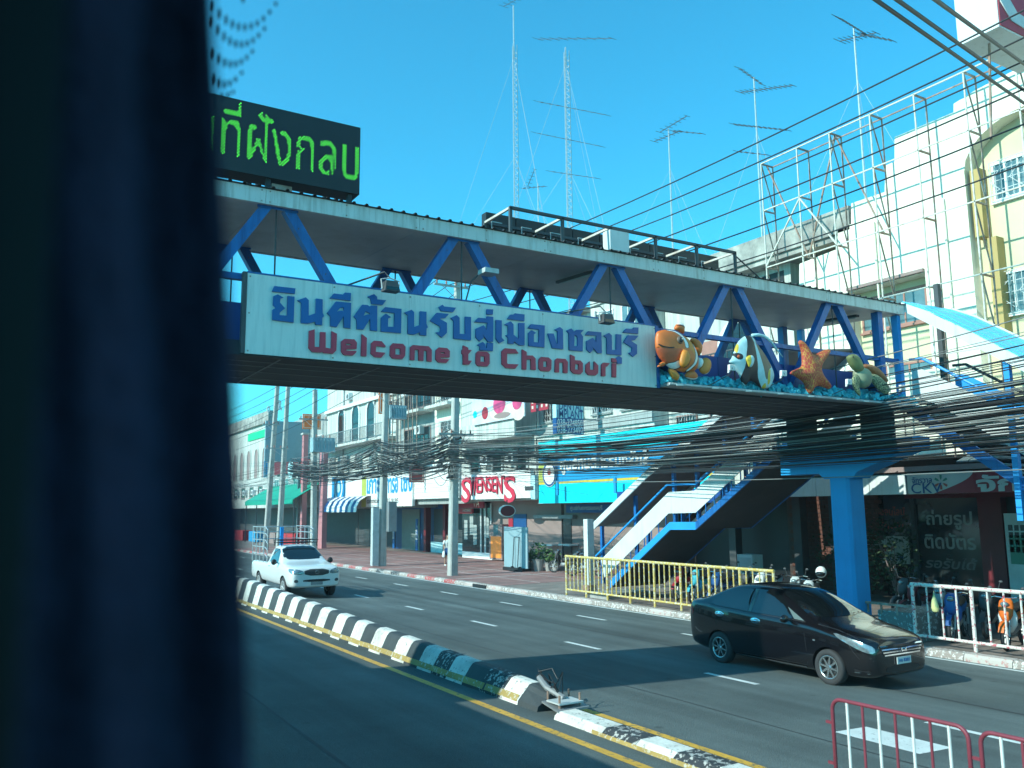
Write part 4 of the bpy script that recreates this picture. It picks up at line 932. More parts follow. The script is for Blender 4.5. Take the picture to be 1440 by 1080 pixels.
# ================================================================== CARS
def lerp_prof(P, s):
    if s <= P[0][0]: return P[0][1]
    for (a, va), (b, vb) in zip(P, P[1:]):
        if s <= b: return va + (vb - va) * (s - a) / (b - a)
    return P[-1][1]
def car_body(stations, top, shoulder, halfw, bottom, tumble=.45):
    vs = []; rings = []
    for s in stations:
        zt, zs, hw, zb = lerp_prof(top, s), lerp_prof(shoulder, s), lerp_prof(halfw, s), lerp_prof(bottom, s)
        zs = min(zs, zt - .015); h = zt - zs; hr = hw - .06 - h * tumble if h > .08 else hw - .10 - h * .9
        half = [(0, zb), (hw * .8, zb), (hw - .03, zb + .04), (hw + .004, zb + .42 * (zs - zb)), (hw, zs - .10 if zs - zb > .3 else zs - (zs - zb) * .3), (hw - .025, zs - .01),
                (hw - .055, zs + min(.02, h * .3)), (hw - .055 + (hr - hw + .055) * .5, zs + h * .5 + .005), (hr, zt - min(.05, h * .25)), (hr - .10, zt - .003), (hr * .45, zt + .012), (0, zt + .016)]
        ring = half + [(-x, z) for x, z in reversed(half[1:-1])]
        rings.append([(x, s, z) for x, z in ring])
    n = len(rings[0]); k = len(rings)
    mb = MB(); mb.v = [p for r in rings for p in r]
    mb.f = [(i * n + j, i * n + (j + 1) % n, (i + 1) * n + (j + 1) % n, (i + 1) * n + j) for i in range(k - 1) for j in range(n)]
    # end caps as quad strips
    hn = n // 2
    for base, rev in ((0, False), ((k - 1) * n, True)):
        for j in range(hn):
            q = (base + j, base + j + 1, base + (n - j - 1) % n, base + (n - j) % n)
            q = tuple(dict.fromkeys(q))
            if len(q) > 2: mb.f.append(q if not rev else tuple(reversed(q)))
    mb.m = [0] * len(mb.f)
    return mb
def evaluated(o):
    me = mesh_of(o); nm = o.name; old = o.data; o.modifiers.clear(); o.data = me
    for p in me.polygons: p.use_smooth = True
    return o
class Car:
    def __init__(s, root, origin): s.root = root; s.o = V(origin)
    def build(s, mb, paint, wells, wr, lvl=3):
        for i, v in enumerate(mb.v): mb.v[i] = tuple(V(v) + s.o)
        body = mb.out('body', [paint, M['black']], s.root, fix=True)
        su = body.modifiers.new('s', 'SUBSURF'); su.levels = lvl; su.render_levels = lvl
        evaluated(body)
        # wheel wells
        hw = MB()
        for sy in wells: hw.lathe([(0, -1.2), (wr, -1.2), (wr, 1.2), (0, 1.2)], s.o + V((0, sy[0], sy[1])), (1, 0, 0), 40, mi=1)
        cut = hw.out('cutter', [paint, M['black']], None, fix=True)
        bm_ = body.modifiers.new('b', 'BOOLEAN'); bm_.operation = 'DIFFERENCE'; bm_.object = cut; bm_.solver = 'EXACT'
        body.data = mesh_of(body); body.modifiers.clear(); D.objects.remove(cut)
        b = bmesh.new(); b.from_mesh(body.data); bmesh.ops.remove_doubles(b, verts=b.verts, dist=.0002)
        for f in b.faces:
            c = f.calc_center_median() + worigin(s.root) - s.o
            f.smooth = True
            for sy in wells:
                if abs(math.hypot(c.y - sy[0], c.z - sy[1]) - wr) < .012 and abs(f.normal.x) < .3: f.material_index = 1; f.smooth = False
        for e in b.edges:
            if len(e.link_faces) == 2 and e.link_faces[0].material_index != e.link_faces[1].material_index: e.smooth = False
        b.to_mesh(body.data); b.free()
        s.body = body; o0 = worigin(s.root)
        s.bvh = BVHTree.FromPolygons([v.co + o0 - s.o for v in body.data.vertices], [tuple(p.vertices) for p in body.data.polygons])
        return body
    def decal(s, name, poly, m, view='side', off=.004, step=.05, side=-1, thick=0.0, smooth=2, mirror=False, label=None):
        """polygon in (s,z) for 'side', (x,z) for 'front'/'rear', (x,s) for 'top', laid on the body surface"""
        P = smooth_loop(poly, smooth) if smooth else poly
        xs = [p[0] for p in P]; ys = [p[1] for p in P]
        pts = [V(p) for p in P]; ed = [(i, (i + 1) % len(P)) for i in range(len(P))]
        x = min(xs) + step / 2
        while x < max(xs):
            y = min(ys) + step / 2
            while y < max(ys):
                if inside((x, y), P) and min(segd((x, y), P[i], P[(i + 1) % len(P)]) for i in range(len(P))) > step * .3: pts.append(V((x, y)))
                y += step
            x += step
        vs, _, fs, *_ = delaunay_2d_cdt(pts, ed, [], 0, 1e-5)
        fs = [f for f in fs if inside(tuple(sum((vs[i] for i in f), V((0, 0))) / len(f)), P)]
        out = []; nr = []
        for v in vs:
            if view == 'side': o_, d_ = V((side * 3, v.x, v.y)), V((-side, 0, 0))
            elif view == 'front': o_, d_ = V((v.x, -3, v.y)), V((0, 1, 0))
            elif view == 'rear': o_, d_ = V((v.x, 9, v.y)), V((0, -1, 0))
            else: o_, d_ = V((v.x, v.y, 4)), V((0, 0, -1))
            h = s.bvh.ray_cast(o_, d_)
            if h[0] is None:
                h = s.bvh.find_nearest(o_ + d_ * (2.2 if view == 'side' else 3))
            out.append(h[0]); n_ = h[1] if h[1].dot(d_) < 0 else -h[1]
            nr.append(n_)
        mb = MB(); mb.add([p + n_ * off + s.o for p, n_ in zip(out, nr)], [tuple(f) for f in fs])
        o = mb.out(name, m, s.root, smooth=True, label=label)
        b = bmesh.new(); b.from_mesh(o.data); 
        c = sum((n_ for n_ in nr), V((0, 0, 0)))
        for f in b.faces:
            if f.normal.dot(c) < 0: f.normal_flip()
        b.to_mesh(o.data); b.free()
        if mirror:
            s.decal(name, poly if view == 'side' else [(-a, b_) for a, b_ in poly], m, view, off, step, -side, thick, smooth, False, label)
        return o
    def seam(s, pts, w_=.008, view='side', mirror=True, name='door_gap', m=None, off=.003):
        L = []; R = []
        for i, p in enumerate(pts):
            a = V(pts[max(0, i - 1)]); b = V(pts[min(len(pts) - 1, i + 1)]); t = (b - a).normalized(); nn = V((-t.y, t.x)) * w_ / 2
            L.append(tuple(V(p) + nn)); R.append(tuple(V(p) - nn))
        s.decal(name, L + R[::-1], m or M['black'], view, off, .04, smooth=0, mirror=mirror)
def wheel(root, c, r, w_, side, rim_m, spokes=8, lab=None):
    """road wheel: centre c, outside face towards side*x"""
    c = V(c); ax = V((side, 0, 0)); rr = r * .66
    wh = MB(); wh.lathe([(rr, -w_ / 2), (r - .02, -w_ / 2), (r, -w_ / 2 + .03), (r, w_ / 2 - .03), (r - .02, w_ / 2), (rr + .03, w_ / 2 + .005), (rr, w_ / 2 - .01)], c, ax, 40, closed=True)
    ty = wh.out('tyre', M['rubber'], root, smooth=True, fix=True)
    b = MB(); b.lathe([(rr + .002, w_ / 2 - .005), (rr - .018, w_ / 2 + .002), (rr - .03, w_ / 2 - .03), (rr - .035, -w_ / 2)], c, ax, 40); b.out('rim', rim_m, root, smooth=True)
    b = MB(); b.lathe([(0, -w_ / 2 + .04), (rr - .03, -w_ / 2 + .04)], c, ax, 24); b.lathe([(0, w_ / 2 - .07), (rr * .62, w_ / 2 - .07), (rr * .62, w_ / 2 - .08)], c, ax, 24); b.out('brake_disc', M['dark_grey'], root)
    b = MB()
    for k in range(spokes):
        a = 2 * math.pi * k / spokes + .2; u = V((0, math.cos(a), math.sin(a))); t = V((0, -math.sin(a), math.cos(a)))
        p0 = c + ax * (w_ / 2 - .012) + u * .04; p1 = c + ax * (w_ / 2 - .006) + u * (rr - .015)
        b.prism([p0 - t * .018, p1 - t * .013, p1 + t * .013, p0 + t * .018], -ax * .022)
    b.lathe([(0, w_ / 2 + .0), (.035, w_ / 2), (.055, w_ / 2 - .02), (.055, w_ / 2 - .04)], c, ax, 20)
    b.out('spokes', rim_m, root, fix=True)

M['paint_black'] = mat('black_plum_car_paint', (0.007, 0.006, 0.008), 0.22, metal=0.3, var=0, coat=1.0)
M['paint_white'] = mat('white_car_paint', (0.74, 0.76, 0.74), 0.3, var=0.02, coat=.8)
M['glass_car'] = mat('tinted_car_glass', (0.006, 0.008, 0.009), 0.03, var=0, coat=1.0, spec=.6)
M['lamp_clear'] = mat('headlamp_lens', (0.24, 0.30, 0.32), 0.12, metal=.5, var=.3, scale=22, coat=1.0)
M['lamp_red'] = mat('tail_lamp_red', (0.25, 0.01, 0.015), 0.15, var=0, coat=1.0)
M['alloy'] = mat('alloy_wheel', (0.48, 0.50, 0.50), 0.25, metal=.9, var=0.05)
M['plate'] = mat('number_plate', (0.55, 0.60, 0.60), 0.4, var=0.03)
M['sheen'] = mat('pillar_reflection_grey', (0.12, 0.16, 0.155), 0.2, var=0.1)  # pale grey painted in for the reflection on the door pillar

t = thing('sedan', 'black sedan with chrome grille and tinted windows driving past the blue column', 'car', (13.08, 11.4, -.14))
c = Car(t, (13.08, 9.23, -.155))
st = [0, .03, .09, .18, .32, .5, .66, .82, 1.0, 1.12, 1.3, 1.6, 1.9, 2.12, 2.4, 2.75, 3.05, 3.3, 3.52, 3.74, 3.88, 4.02, 4.16, 4.28, 4.36, 4.39]
top = [(0, .70), (.03, .76), (.09, .80), (.18, .83), (.32, .87), (.5, .91), (.82, .965), (1.0, 1.02), (1.12, 1.06), (1.3, 1.155), (1.6, 1.315), (1.9, 1.445), (2.12, 1.495), (2.4, 1.52), (2.75, 1.522), (3.05, 1.50), (3.3, 1.435), (3.52, 1.35), (3.74, 1.245), (3.88, 1.19), (4.02, 1.175), (4.16, 1.17), (4.28, 1.15), (4.36, 1.06), (4.39, .95)]
sho = [(0, .64), (.09, .73), (.18, .765), (.32, .80), (.5, .835), (.82, .885), (1.12, .935), (1.6, .975), (2.4, 1.01), (3.3, 1.065), (3.7, 1.105), (4.1, 1.115), (4.28, 1.07), (4.39, .88)]
hw = [(0, .58), (.03, .66), (.09, .72), (.18, .765), (.32, .79), (.5, .822), (.82, .842), (1.3, .838), (2.2, .842), (3.2, .842), (3.6, .832), (4.0, .80), (4.2, .765), (4.32, .71), (4.36, .64), (4.39, .56)]
bot = [(0, .26), (.09, .20), (.3, .17), (1.3, .165), (3.0, .17), (3.9, .20), (4.3, .27), (4.39, .36)]
c.build(car_body(st, top, sho, hw, bot), M['paint_black'], ((.83, .295), (3.38, .295)), .335)
for sy in (.83, 3.38):
    for sd in (-1, 1): wheel(t, c.o + V((sd * .745, sy, .295)), .295, .185, sd, M['alloy'])
c.decal('windscreen', [(-.70, 1.22), (-.35, 1.10), (0, 1.07), (.35, 1.10), (.70, 1.22), (.60, 1.72), (.545, 2.02), (0, 2.06), (-.545, 2.02), (-.60, 1.72)], M['glass_car'], 'top', smooth=1)
c.decal('rear_window', [(-.55, 3.30), (0, 3.25), (.55, 3.30), (.64, 3.74), (0, 3.82), (-.64, 3.74)], M['glass_car'], 'top', smooth=1)
c.decal('side_window', [(1.60, 1.015), (2.54, 1.045), (2.52, 1.445), (2.20, 1.445), (1.98, 1.375), (1.78, 1.24)], M['glass_car'], smooth=0, mirror=True)
c.decal('side_window', [(2.635, 1.048), (3.46, 1.085), (3.60, 1.125), (3.54, 1.22), (3.28, 1.35), (2.98, 1.425), (2.62, 1.445)], M['glass_car'], smooth=0, mirror=True)
c.decal('quarter_window', [(1.33, 1.0), (1.55, 1.012), (1.76, 1.20)], M['sheen'], smooth=0, mirror=True)
c.decal('pillar', [(2.552, 1.046), (2.624, 1.049), (2.61, 1.445), (2.532, 1.445)], M['sheen'], smooth=0, mirror=True)
for L in ([(1.28, .30), (1.27, .55), (1.30, .80), (1.36, .985)], [(2.585, .26), (2.59, .6), (2.60, 1.04)], [(3.05, .30), (3.14, .45), (3.42, .72), (3.52, .92), (3.56, 1.08)],
          [(1.30, .27), (3.04, .28)], [(1.30, .985), (1.62, 1.0), (2.58, 1.032), (3.55, 1.09)]): c.seam(L)
c.seam([(1.05, .975), (.7, .915), (.42, .85), (.26, .80)], name='bonnet_gap'); c.seam([(-.45, .12), (0, .08), (.45, .12)], view='top', mirror=False, name='bonnet_gap')
c.seam([(.24, .5), (.34, .60), (.42, .72)], name='bumper_gap')
c.seam([(.62, .70), (1.4, .76), (2.6, .83), (3.9, .92)], .010, name='crease', m=M['paint_black'], off=.006)
c.seam([(1.32, .235), (3.0, .24)], .018, name='sill_highlight', m=M['dark_grey'], off=.012)  # grey strip painted as the highlight along the side skirt
c.decal('headlamp', [(.035, .60), (.05, .70), (.16, .75), (.40, .81), (.74, .885), (.62, .80), (.36, .69), (.14, .61)], M['lamp_clear'], smooth=1, mirror=True, off=.006)
c.decal('grille', [(-.48, .54), (.48, .54), (.56, .72), (-.56, .72)], M['black'], 'front', smooth=1, off=.003)
for z, xw in ((.56, .46), (.605, .49), (.65, .52), (.70, .54)):
    c.decal('grille_bar', [(-xw, z - .010), (xw, z - .010), (xw + .01, z + .011), (-xw - .01, z + .011)], M['chrome'], 'front', smooth=0, off=.014)
c.decal('lower_intake', [(-.46, .28), (.46, .28), (.40, .39), (-.40, .39)], M['black'], 'front', smooth=1, off=.004)
c.decal('fog_recess', [(.10, .285), (.34, .295), (.36, .33), (.12, .335)], M['black'], 'side', smooth=0, off=.004, mirror=True)
c.decal('fog_recess', [(.12, .275), (.36, .28), (.36, .292), (.12, .287)], M['chrome'], 'side', smooth=0, off=.008, mirror=True)
c.decal('tail_lamp', [(4.10, .86), (4.30, .84), (4.34, 1.02), (4.16, 1.06)], M['lamp_red'], 'side', smooth=1, mirror=True)
c.decal('side_marker', [(1.06, .70), (1.12, .70), (1.12, .725), (1.06, .725)], M['lamp_clear'], 'side', smooth=1, mirror=True, off=.008)
for sy, sz in ((2.42, .90), (3.34, .935)):
    for sd in (-1, 1):
        h = c.bvh.ray_cast(V((sd * 3, sy, sz)), V((-sd, 0, 0)))[0]
        hb = MB(); hb.ball(tuple(c.o + h + V((sd * .012, 0, 0))), (.018, .105, .020), 14); hb.out('door_handle', M['chrome'], t, smooth=True)
        hb = MB(); hb.ball(tuple(c.o + h), (.010, .125, .055), 14); hb.out('handle_surround', M['chrome'], t, smooth=True)
for sd in (-1, 1):
    MB().ball(tuple(c.o + V((sd * .955, 1.62, 1.02))), (.10, .055, .068), 16).out('door_mirror', M['paint_black'], t, smooth=True)
    MB().bar(c.o + V((sd * .80, 1.60, .985)), c.o + V((sd * .90, 1.60, 1.0)), .05, .03).out('mirror_arm', M['black'], t)
fr_ = c.bvh.ray_cast(V((0, -3, .44)), V((0, 1, 0)))[0]
box('number_plate', c.o + V((-.18, fr_.y - .03, .405)), c.o + V((.18, fr_.y - .015, .515)), M['plate'], t)
text_front('กง 8381', c.o.x - .14, c.o.z + .435, .28, .055, c.o.y + fr_.y - .032, M['letter_blue'], t, name='plate_lettering', depth=.002)
fr2 = c.bvh.ray_cast(V((0, -3, .61)), V((0, 1, 0)))[0]
b = MB(); b.bar(c.o + V((-.05, fr2.y - .03, .595)), c.o + V((-.06, fr2.y - .03, .66)), .018); b.bar(c.o + V((.05, fr2.y - .03, .595)), c.o + V((.06, fr2.y - .03, .66)), .018); b.bar(c.o + V((-.05, fr2.y - .03, .615)), c.o + V((.05, fr2.y - .03, .615)), .016); b.out('emblem', M['chrome'], t)
for x0, x1 in ((-.5, .05), (.15, .6)): MB().tube([c.o + V((x0, 1.17, 1.075)), c.o + V(((x0 + x1) / 2, 1.14, 1.07)), c.o + V((x1, 1.16, 1.075))], .010, 6).out('wiper', M['black'], t)

# white pickup with a cage on the bed
t = thing('pickup_truck', 'white pickup truck with metal cage rails over its bed and a black roof rack', 'pickup', (9.38, 30.5, 0))
c = Car(t, (9.38, 28.25, -.05))
st = [0, .03, .08, .18, .35, .6, .9, 1.2, 1.34, 1.5, 1.75, 1.98, 2.15, 2.5, 2.78, 2.88, 2.93, 2.99, 3.1, 3.6, 4.2, 4.8, 5.06, 5.1]
top = [(0, .88), (.03, .96), (.08, 1.00), (.18, 1.03), (.35, 1.07), (.9, 1.12), (1.2, 1.15), (1.34, 1.19), (1.5, 1.30), (1.75, 1.48), (1.98, 1.62), (2.15, 1.68), (2.5, 1.70), (2.78, 1.69), (2.88, 1.60), (2.93, 1.30), (2.99, 1.10), (3.1, 1.09), (5.06, 1.09), (5.1, 1.0)]
sho = [(0, .84), (.18, .97), (.6, 1.02), (1.2, 1.06), (2.9, 1.085), (3.1, 1.07), (5.1, 1.05)]
hw = [(0, .66), (.03, .76), (.08, .81), (.18, .85), (.4, .875), (1.0, .88), (5.0, .88), (5.06, .87), (5.1, .84)]
bot = [(0, .42), (.1, .36), (.5, .34), (5.1, .42)]
c.build(car_body(st, top, sho, hw, bot, .35), M['paint_white'], ((.92, .345), (4.0, .345)), .40)
for sy in (.92, 4.0):
    for sd in (-1, 1): wheel(t, c.o + V((sd * .77, sy, .345)), .345, .21, sd, M['grey_lt'], 6)
c.decal('windscreen', [(-.70, 1.42), (0, 1.34), (.70, 1.42), (.62, 1.95), (.58, 2.04), (0, 2.08), (-.58, 2.04), (-.62, 1.95)], M['glass_car'], 'top', smooth=1)
c.decal('side_window', [(1.70, 1.12), (2.74, 1.12), (2.72, 1.58), (2.15, 1.58), (1.95, 1.48)], M['glass_car'], smooth=0, mirror=True)
c.decal('bed_well', [(-.72, 3.12), (.72, 3.12), (.72, 4.95), (-.72, 4.95)], M['dark_grey'], 'top', smooth=0, off=.006)
for L in ([(1.42, .42), (1.40, .8), (1.46, 1.08)], [(2.82, .42), (2.84, 1.1), (2.82, 1.55)], [(1.42, .42), (2.82, .42)], [(2.96, .40), (2.96, 1.04)]): c.seam(L, .012)
c.decal('headlamp', [(.44, .80), (.84, .82), (.84, .99), (.62, .97), (.46, .92)], M['lamp_clear'], 'front', smooth=1, mirror=False, off=.008)
c.decal('headlamp', [(-.44, .80), (-.84, .82), (-.84, .99), (-.62, .97), (-.46, .92)], M['lamp_clear'], 'front', smooth=1, off=.008)
c.decal('headlamp', [(.06, .82), (.10, .98), (.40, .99), (.30, .90)], M['lamp_clear'], 'side', smooth=1, mirror=True, off=.008)
c.decal('grille', [(-.41, .76), (.41, .76), (.43, .97), (-.43, .97)], M['dark_grey'], 'front', smooth=1, off=.006)
for z in (.80, .85, .90): c.decal('grille_bar', [(-.38, z), (.38, z), (.38, z + .018), (-.38, z + .018)], M['black'], 'front', smooth=0, off=.014)
c.decal('lower_intake', [(-.46, .56), (.46, .56), (.46, .64), (-.46, .64)], M['black'], 'front', smooth=1, off=.006)
for sd in (-1, 1):
    c.decal('fog_lamp', [(sd * .62, .55), (sd * .74, .55), (sd * .76, .62), (sd * .69, .66), (sd * .62, .62)], M['dark_grey'], 'front', smooth=1, off=.006)
    MB().ball(tuple(c.o + V((sd * 1.0, 1.58, 1.16))), (.10, .06, .10), 14).out('door_mirror', M['black'], t, smooth=True)
    MB().bar(c.o + V((sd * .84, 1.56, 1.12)), c.o + V((sd * .95, 1.57, 1.13)), .05, .03).out('mirror_arm', M['black'], t)
    h = c.bvh.ray_cast(V((sd * 3, 2.62, .98)), V((-sd, 0, 0)))[0]; MB().ball(tuple(c.o + h), (.02, .08, .022), 10).out('door_handle', M['chrome'], t, smooth=True)
    # cage sides
    for zz in (1.35, 1.6, 1.85, 2.1, 2.32):
        MB().tube([c.o + V((sd * .84, 3.02, zz - .12)), c.o + V((sd * .84, 3.3, zz)), c.o + V((sd * .84, 5.1, zz))], .018, 6).out('cage_rail', M['steel'], t)
    for sy in (3.05, 3.55, 4.05, 4.55, 5.08): MB().tube([c.o + V((sd * .84, sy, 1.05)), c.o + V((sd * .84, sy, 2.22 if sy < 3.2 else 2.34))], .018, 6).out('cage_post', M['steel'], t)
for zz in (1.85, 2.1, 2.3): MB().tube([c.o + V((-.84, 5.1, zz)), c.o + V((.84, 5.1, zz))], .018, 6).out('cage_rail', M['steel'], t)
MB().tube([c.o + V((.84, 3.05, 2.2)), c.o + V((.55, 3.05, 2.3)), c.o + V((.25, 3.05, 2.24)), c.o + V((.2, 3.05, 1.2))], .018, 6).out('cage_rail', M['steel'], t)
box('cyan_post', c.o + V((-.36, 3.12, 1.1)), c.o + V((-.24, 3.2, 2.32)), M['blue_lt'], t)
b = MB()
for k in range(7): b.tube([c.o + V((-.6 + .2 * k, 2.0, 1.78)), c.o + V((-.6 + .2 * k, 2.85, 1.78))], .012, 5)
for sy in (2.0, 2.42, 2.85): b.tube([c.o + V((-.66, sy, 1.78)), c.o + V((.66, sy, 1.78))], .014, 5)
for sy in (2.0, 2.85):
    b.tube([c.o + V((-.68, sy, 1.87)), c.o + V((.68, sy, 1.87))], .014, 5)
for sd in (-1, 1):
    b.tube([c.o + V((sd * .68, 2.0, 1.87)), c.o + V((sd * .68, 2.85, 1.87))], .014, 5)
    for sy in (2.0, 2.85): b.tube([c.o + V((sd * .62, sy, 1.66)), c.o + V((sd * .66, sy, 1.87))], .014, 5)
b.out('roof_rack', M['black'], t)
f0 = c.bvh.ray_cast(V((0, -3, .52)), V((0, 1, 0)))[0]
box('number_plate', c.o + V((-.20, f0.y - .03, .46)), c.o + V((.20, f0.y - .01, .56)), M['grey'], t)
f1 = c.bvh.ray_cast(V((0, -3, .87)), V((0, 1, 0)))[0]
b = MB(); b.tube([c.o + V((.07 * math.cos(a * math.pi / 8), f1.y - .03, .87 + .045 * math.sin(a * math.pi / 8))) for a in range(17)], .008, 5, caps=False); b.out('emblem', M['chrome'], t)

# ================================================================== MOTORBIKES
def bike(name, label, x, y, rot, m1, m2=None, seat='black', scale=1.0, group='motorbikes parked on the pavement', helmet=False):
    m2 = m2 or m1; t = thing(name, label, 'motorbike', (x, y, pz(x)), group); t.rotation_euler = (0, 0, rot)
    K = dict(world=False)
    R = .285
    for xx in (.62, -.60):
        b = MB(); b.lathe([(R - .045 + .045 * math.cos(a * math.pi / 4), .038 * math.sin(a * math.pi / 4)) for a in range(8)], (xx, 0, R), (0, 1, 0), 24, closed=True); b.out('tyre', M['rubber'], t, smooth=True, fix=True, **K)
        b = MB(); b.lathe([(R - .07, .02), (R - .07, -.02), (R - .085, -.02), (R - .085, .02)], (xx, 0, R), (0, 1, 0), 24, closed=True)
        for k in range(6): a = math.pi * k / 3; b.bar((xx, 0, R), (xx + (R - .08) * math.cos(a), 0, R + (R - .08) * math.sin(a)), .018)
        b.lathe([(0, -.05), (.045, -.05), (.045, .05), (0, .05)], (xx, 0, R), (0, 1, 0), 12); b.out('rim', M['steel'], t, fix=True, **K)
    for s in (-1, 1): MB().tube([(.62, .07 * s, R), (.46, .07 * s, .72), (.40, .05 * s, .86)], .018, 6).out('fork', M['grey_lt'], t, **K)
    b = MB(); L = []
    for k in range(7):
        a = math.radians(20 + 22 * k); L.append((.62 + (R + .03) * math.cos(a), R + (R + .03) * math.sin(a)))
    vs = [(px_, s * .055, z) for px_, z in L for s in (-1, 1)]
    b.add(vs, [(2 * i, 2 * i + 1, 2 * i + 3, 2 * i + 2) for i in range(6)]); b.out('front_mudguard', m1, t, **K)
    blob([((.50, 0, .58), .05, .07), ((.47, 0, .70), .09, .13), ((.42, 0, .86), .10, .15), ((.38, 0, .98), .09, .13), ((.33, 0, 1.04), .05, .07)], 'front_fairing', m1, t, world=False)
    MB().ball((.50, 0, .92), (.055, .085, .06), 12).out('headlight', M['lamp_clear'], t, smooth=True, **K)
    blob([((.30, 0, .34), .035, .06), ((.33, 0, .5), .05, .17), ((.36, 0, .68), .05, .19), ((.36, 0, .82), .045, .13)], 'leg_shield', m2, t, world=False)
    blob([((.28, 0, .40), .07, .09), ((.10, 0, .37), .10, .10), ((-.12, 0, .42), .10, .10), ((-.2, 0, .42), .04, .06)], 'engine', M['grey'], t, axis=0, world=False)
    blob([((.16, 0, .60), .05, .06), ((.0, 0, .62), .09, .10), ((-.3, 0, .66), .12, .10), ((-.6, 0, .72), .10, .08), ((-.78, 0, .80), .05, .035)], 'rear_body', m1, t, axis=0, world=False)
    blob([((.14, 0, .72), .08, .03), ((0, 0, .76), .12, .05), ((-.3, 0, .79), .13, .055), ((-.55, 0, .84), .10, .05), ((-.66, 0, .86), .05, .03)], 'seat', M[seat], t, axis=0, world=False)
    b = MB(); b.tube([(.22, .33, 1.02), (.34, .2, 1.06), (.36, 0, 1.03), (.34, -.2, 1.06), (.22, -.33, 1.02)], .014, 6); b.out('handlebar', M['chrome'], t, **K)
    for s in (-1, 1):
        MB().tube([(.22, .33 * s, 1.02), (.27, .26 * s, 1.035)], .02, 6).out('grip', M['black'], t, **K)
        MB().tube([(.30, .24 * s, 1.05), (.30, .29 * s, 1.22)], .007, 5).out('mirror_stem', M['dark_grey'], t, **K)
        MB().ball((.29, .31 * s, 1.24), (.012, .045, .030), 10).out('mirror', M['dark_grey'], t, smooth=True, **K)
    MB().tube([(-.05, -.13, .30), (-.35, -.15, .29), (-.62, -.16, .36)], [.025, .045, .05], 8).out('exhaust', M['steel'], t, smooth=True, **K)
    for s in (-1, 1): MB().tube([(-.60, .09 * s, R), (-.50, .12 * s, .66)], .022, 6).out('shock_absorber', M['grey_lt'], t, **K)
    MB().ball((-.79, 0, .76), (.035, .07, .045), 8).out('tail_light', M['lamp_red'], t, smooth=True, **K)
    MB().tube([(-.62, .05, .84), (-.84, .05, .90), (-.84, -.05, .90), (-.62, -.05, .84)], .012, 5).out('grab_rail', M['chrome'], t, **K)
    MB().tube([(-.05, .1, .3), (-.1, .22, 0.0)], .012, 5).out('side_stand', M['dark_grey'], t, **K)
    return t
# ================================================================== BUILDINGS
FX0 = 24.0
def win(parent, Y, z, w_, h_, X=FX0, glass='glass_blue', frame='white', mull=1, grille=False, name='window'):
    """window on a wall facing -X, Y = end nearer the viewer"""
    b = MB(); f = .07
    b.box((X - .05, Y, z), (X - .003, Y + f, z + h_)); b.box((X - .05, Y + w_ - f, z), (X - .003, Y + w_, z + h_))
    b.box((X - .05, Y + f, z), (X - .003, Y + w_ - f, z + f)); b.box((X - .05, Y + f, z + h_ - f), (X - .003, Y + w_ - f, z + h_))
    for k in range(mull): yy = Y + w_ * (k + 1) / (mull + 1); b.box((X - .045, yy - .025, z + f), (X - .004, yy + .025, z + h_ - f))
    fr_ = b.out(name, M[frame], parent)
    box('pane', (X - .02, Y + f, z + f), (X - .006, Y + w_ - f, z + h_ - f), M[glass], fr_)
    box('sill', (X - .12, Y - .05, z - .07), (X - .004, Y + w_ + .05, z - .003), M[frame], fr_)
    if grille:
        g = MB(); n_ = max(3, int(w_ / .16))
        for k in range(n_ + 1): yy = Y + w_ * k / n_; g.bar((X - .16, yy, z), (X - .16, yy, z + h_), .014)
        for k in range(5): zz = z + h_ * k / 4; g.bar((X - .16, Y, zz), (X - .16, Y + w_, zz), .014)
        n2 = int(w_ / .45)
        for k in range(n2): y_ = Y + w_ * k / n2; g.bar((X - .17, y_, z), (X - .17, y_ + w_ / n2, z + h_ / 2), .012); g.bar((X - .17, y_, z + h_), (X - .17, y_ + w_ / n2, z + h_ / 2), .012)
        g.out('grille', M['white_metal'], fr_)
    return fr_
def balcony(parent, Y, z, w_, X=FX0, d=1.0, rail='dark_grey', slab='wall_white', solid=False):
    s_ = box('balcony', (X - d, Y, z - .18), (X - .004, Y + w_, z), M[slab], parent)
    g = MB(); n_ = int(w_ / .22)
    if solid: g.box((X - d, Y, z + .003), (X - d + .1, Y + w_, z + .8))
    else:
        for k in range(n_ + 1): g.bar((X - d + .03, Y + w_ * k / n_, z), (X - d + .03, Y + w_ * k / n_, z + .95), .03)
        g.bar((X - d + .03, Y, z + .95), (X - d + .03, Y + w_, z + .95), .05); g.bar((X - d + .03, Y, z + .1), (X - d + .03, Y + w_, z + .1), .03)
        for yy in (Y, Y + w_): g.bar((X - d + .03, yy, z + .95), (X - .01, yy, z + .95), .04)
    g.out('balcony_railing', M[rail if not solid else slab], s_)
def aircon(parent, Y, z, X=FX0):
    b = box('aircon_unit', (X - .36, Y, z), (X - .004, Y + .8, z + .55), M['white_metal'], parent)
    MB().lathe([(0, .004), (.2, .004), (.2, -.01)], (X - .36, Y + .3, z + .27), (-1, 0, 0), 16).out('fan_grille', M['dark_grey'], b)
def arch_pts(cy, z, r, h, n=10):
    return [(-(cy - r), z)] + [(-(cy - r * math.cos(math.pi * k / n)), z + h + r * 1.0 * math.sin(math.pi * k / n)) for k in range(n + 1)] + [(-(cy + r), z)]
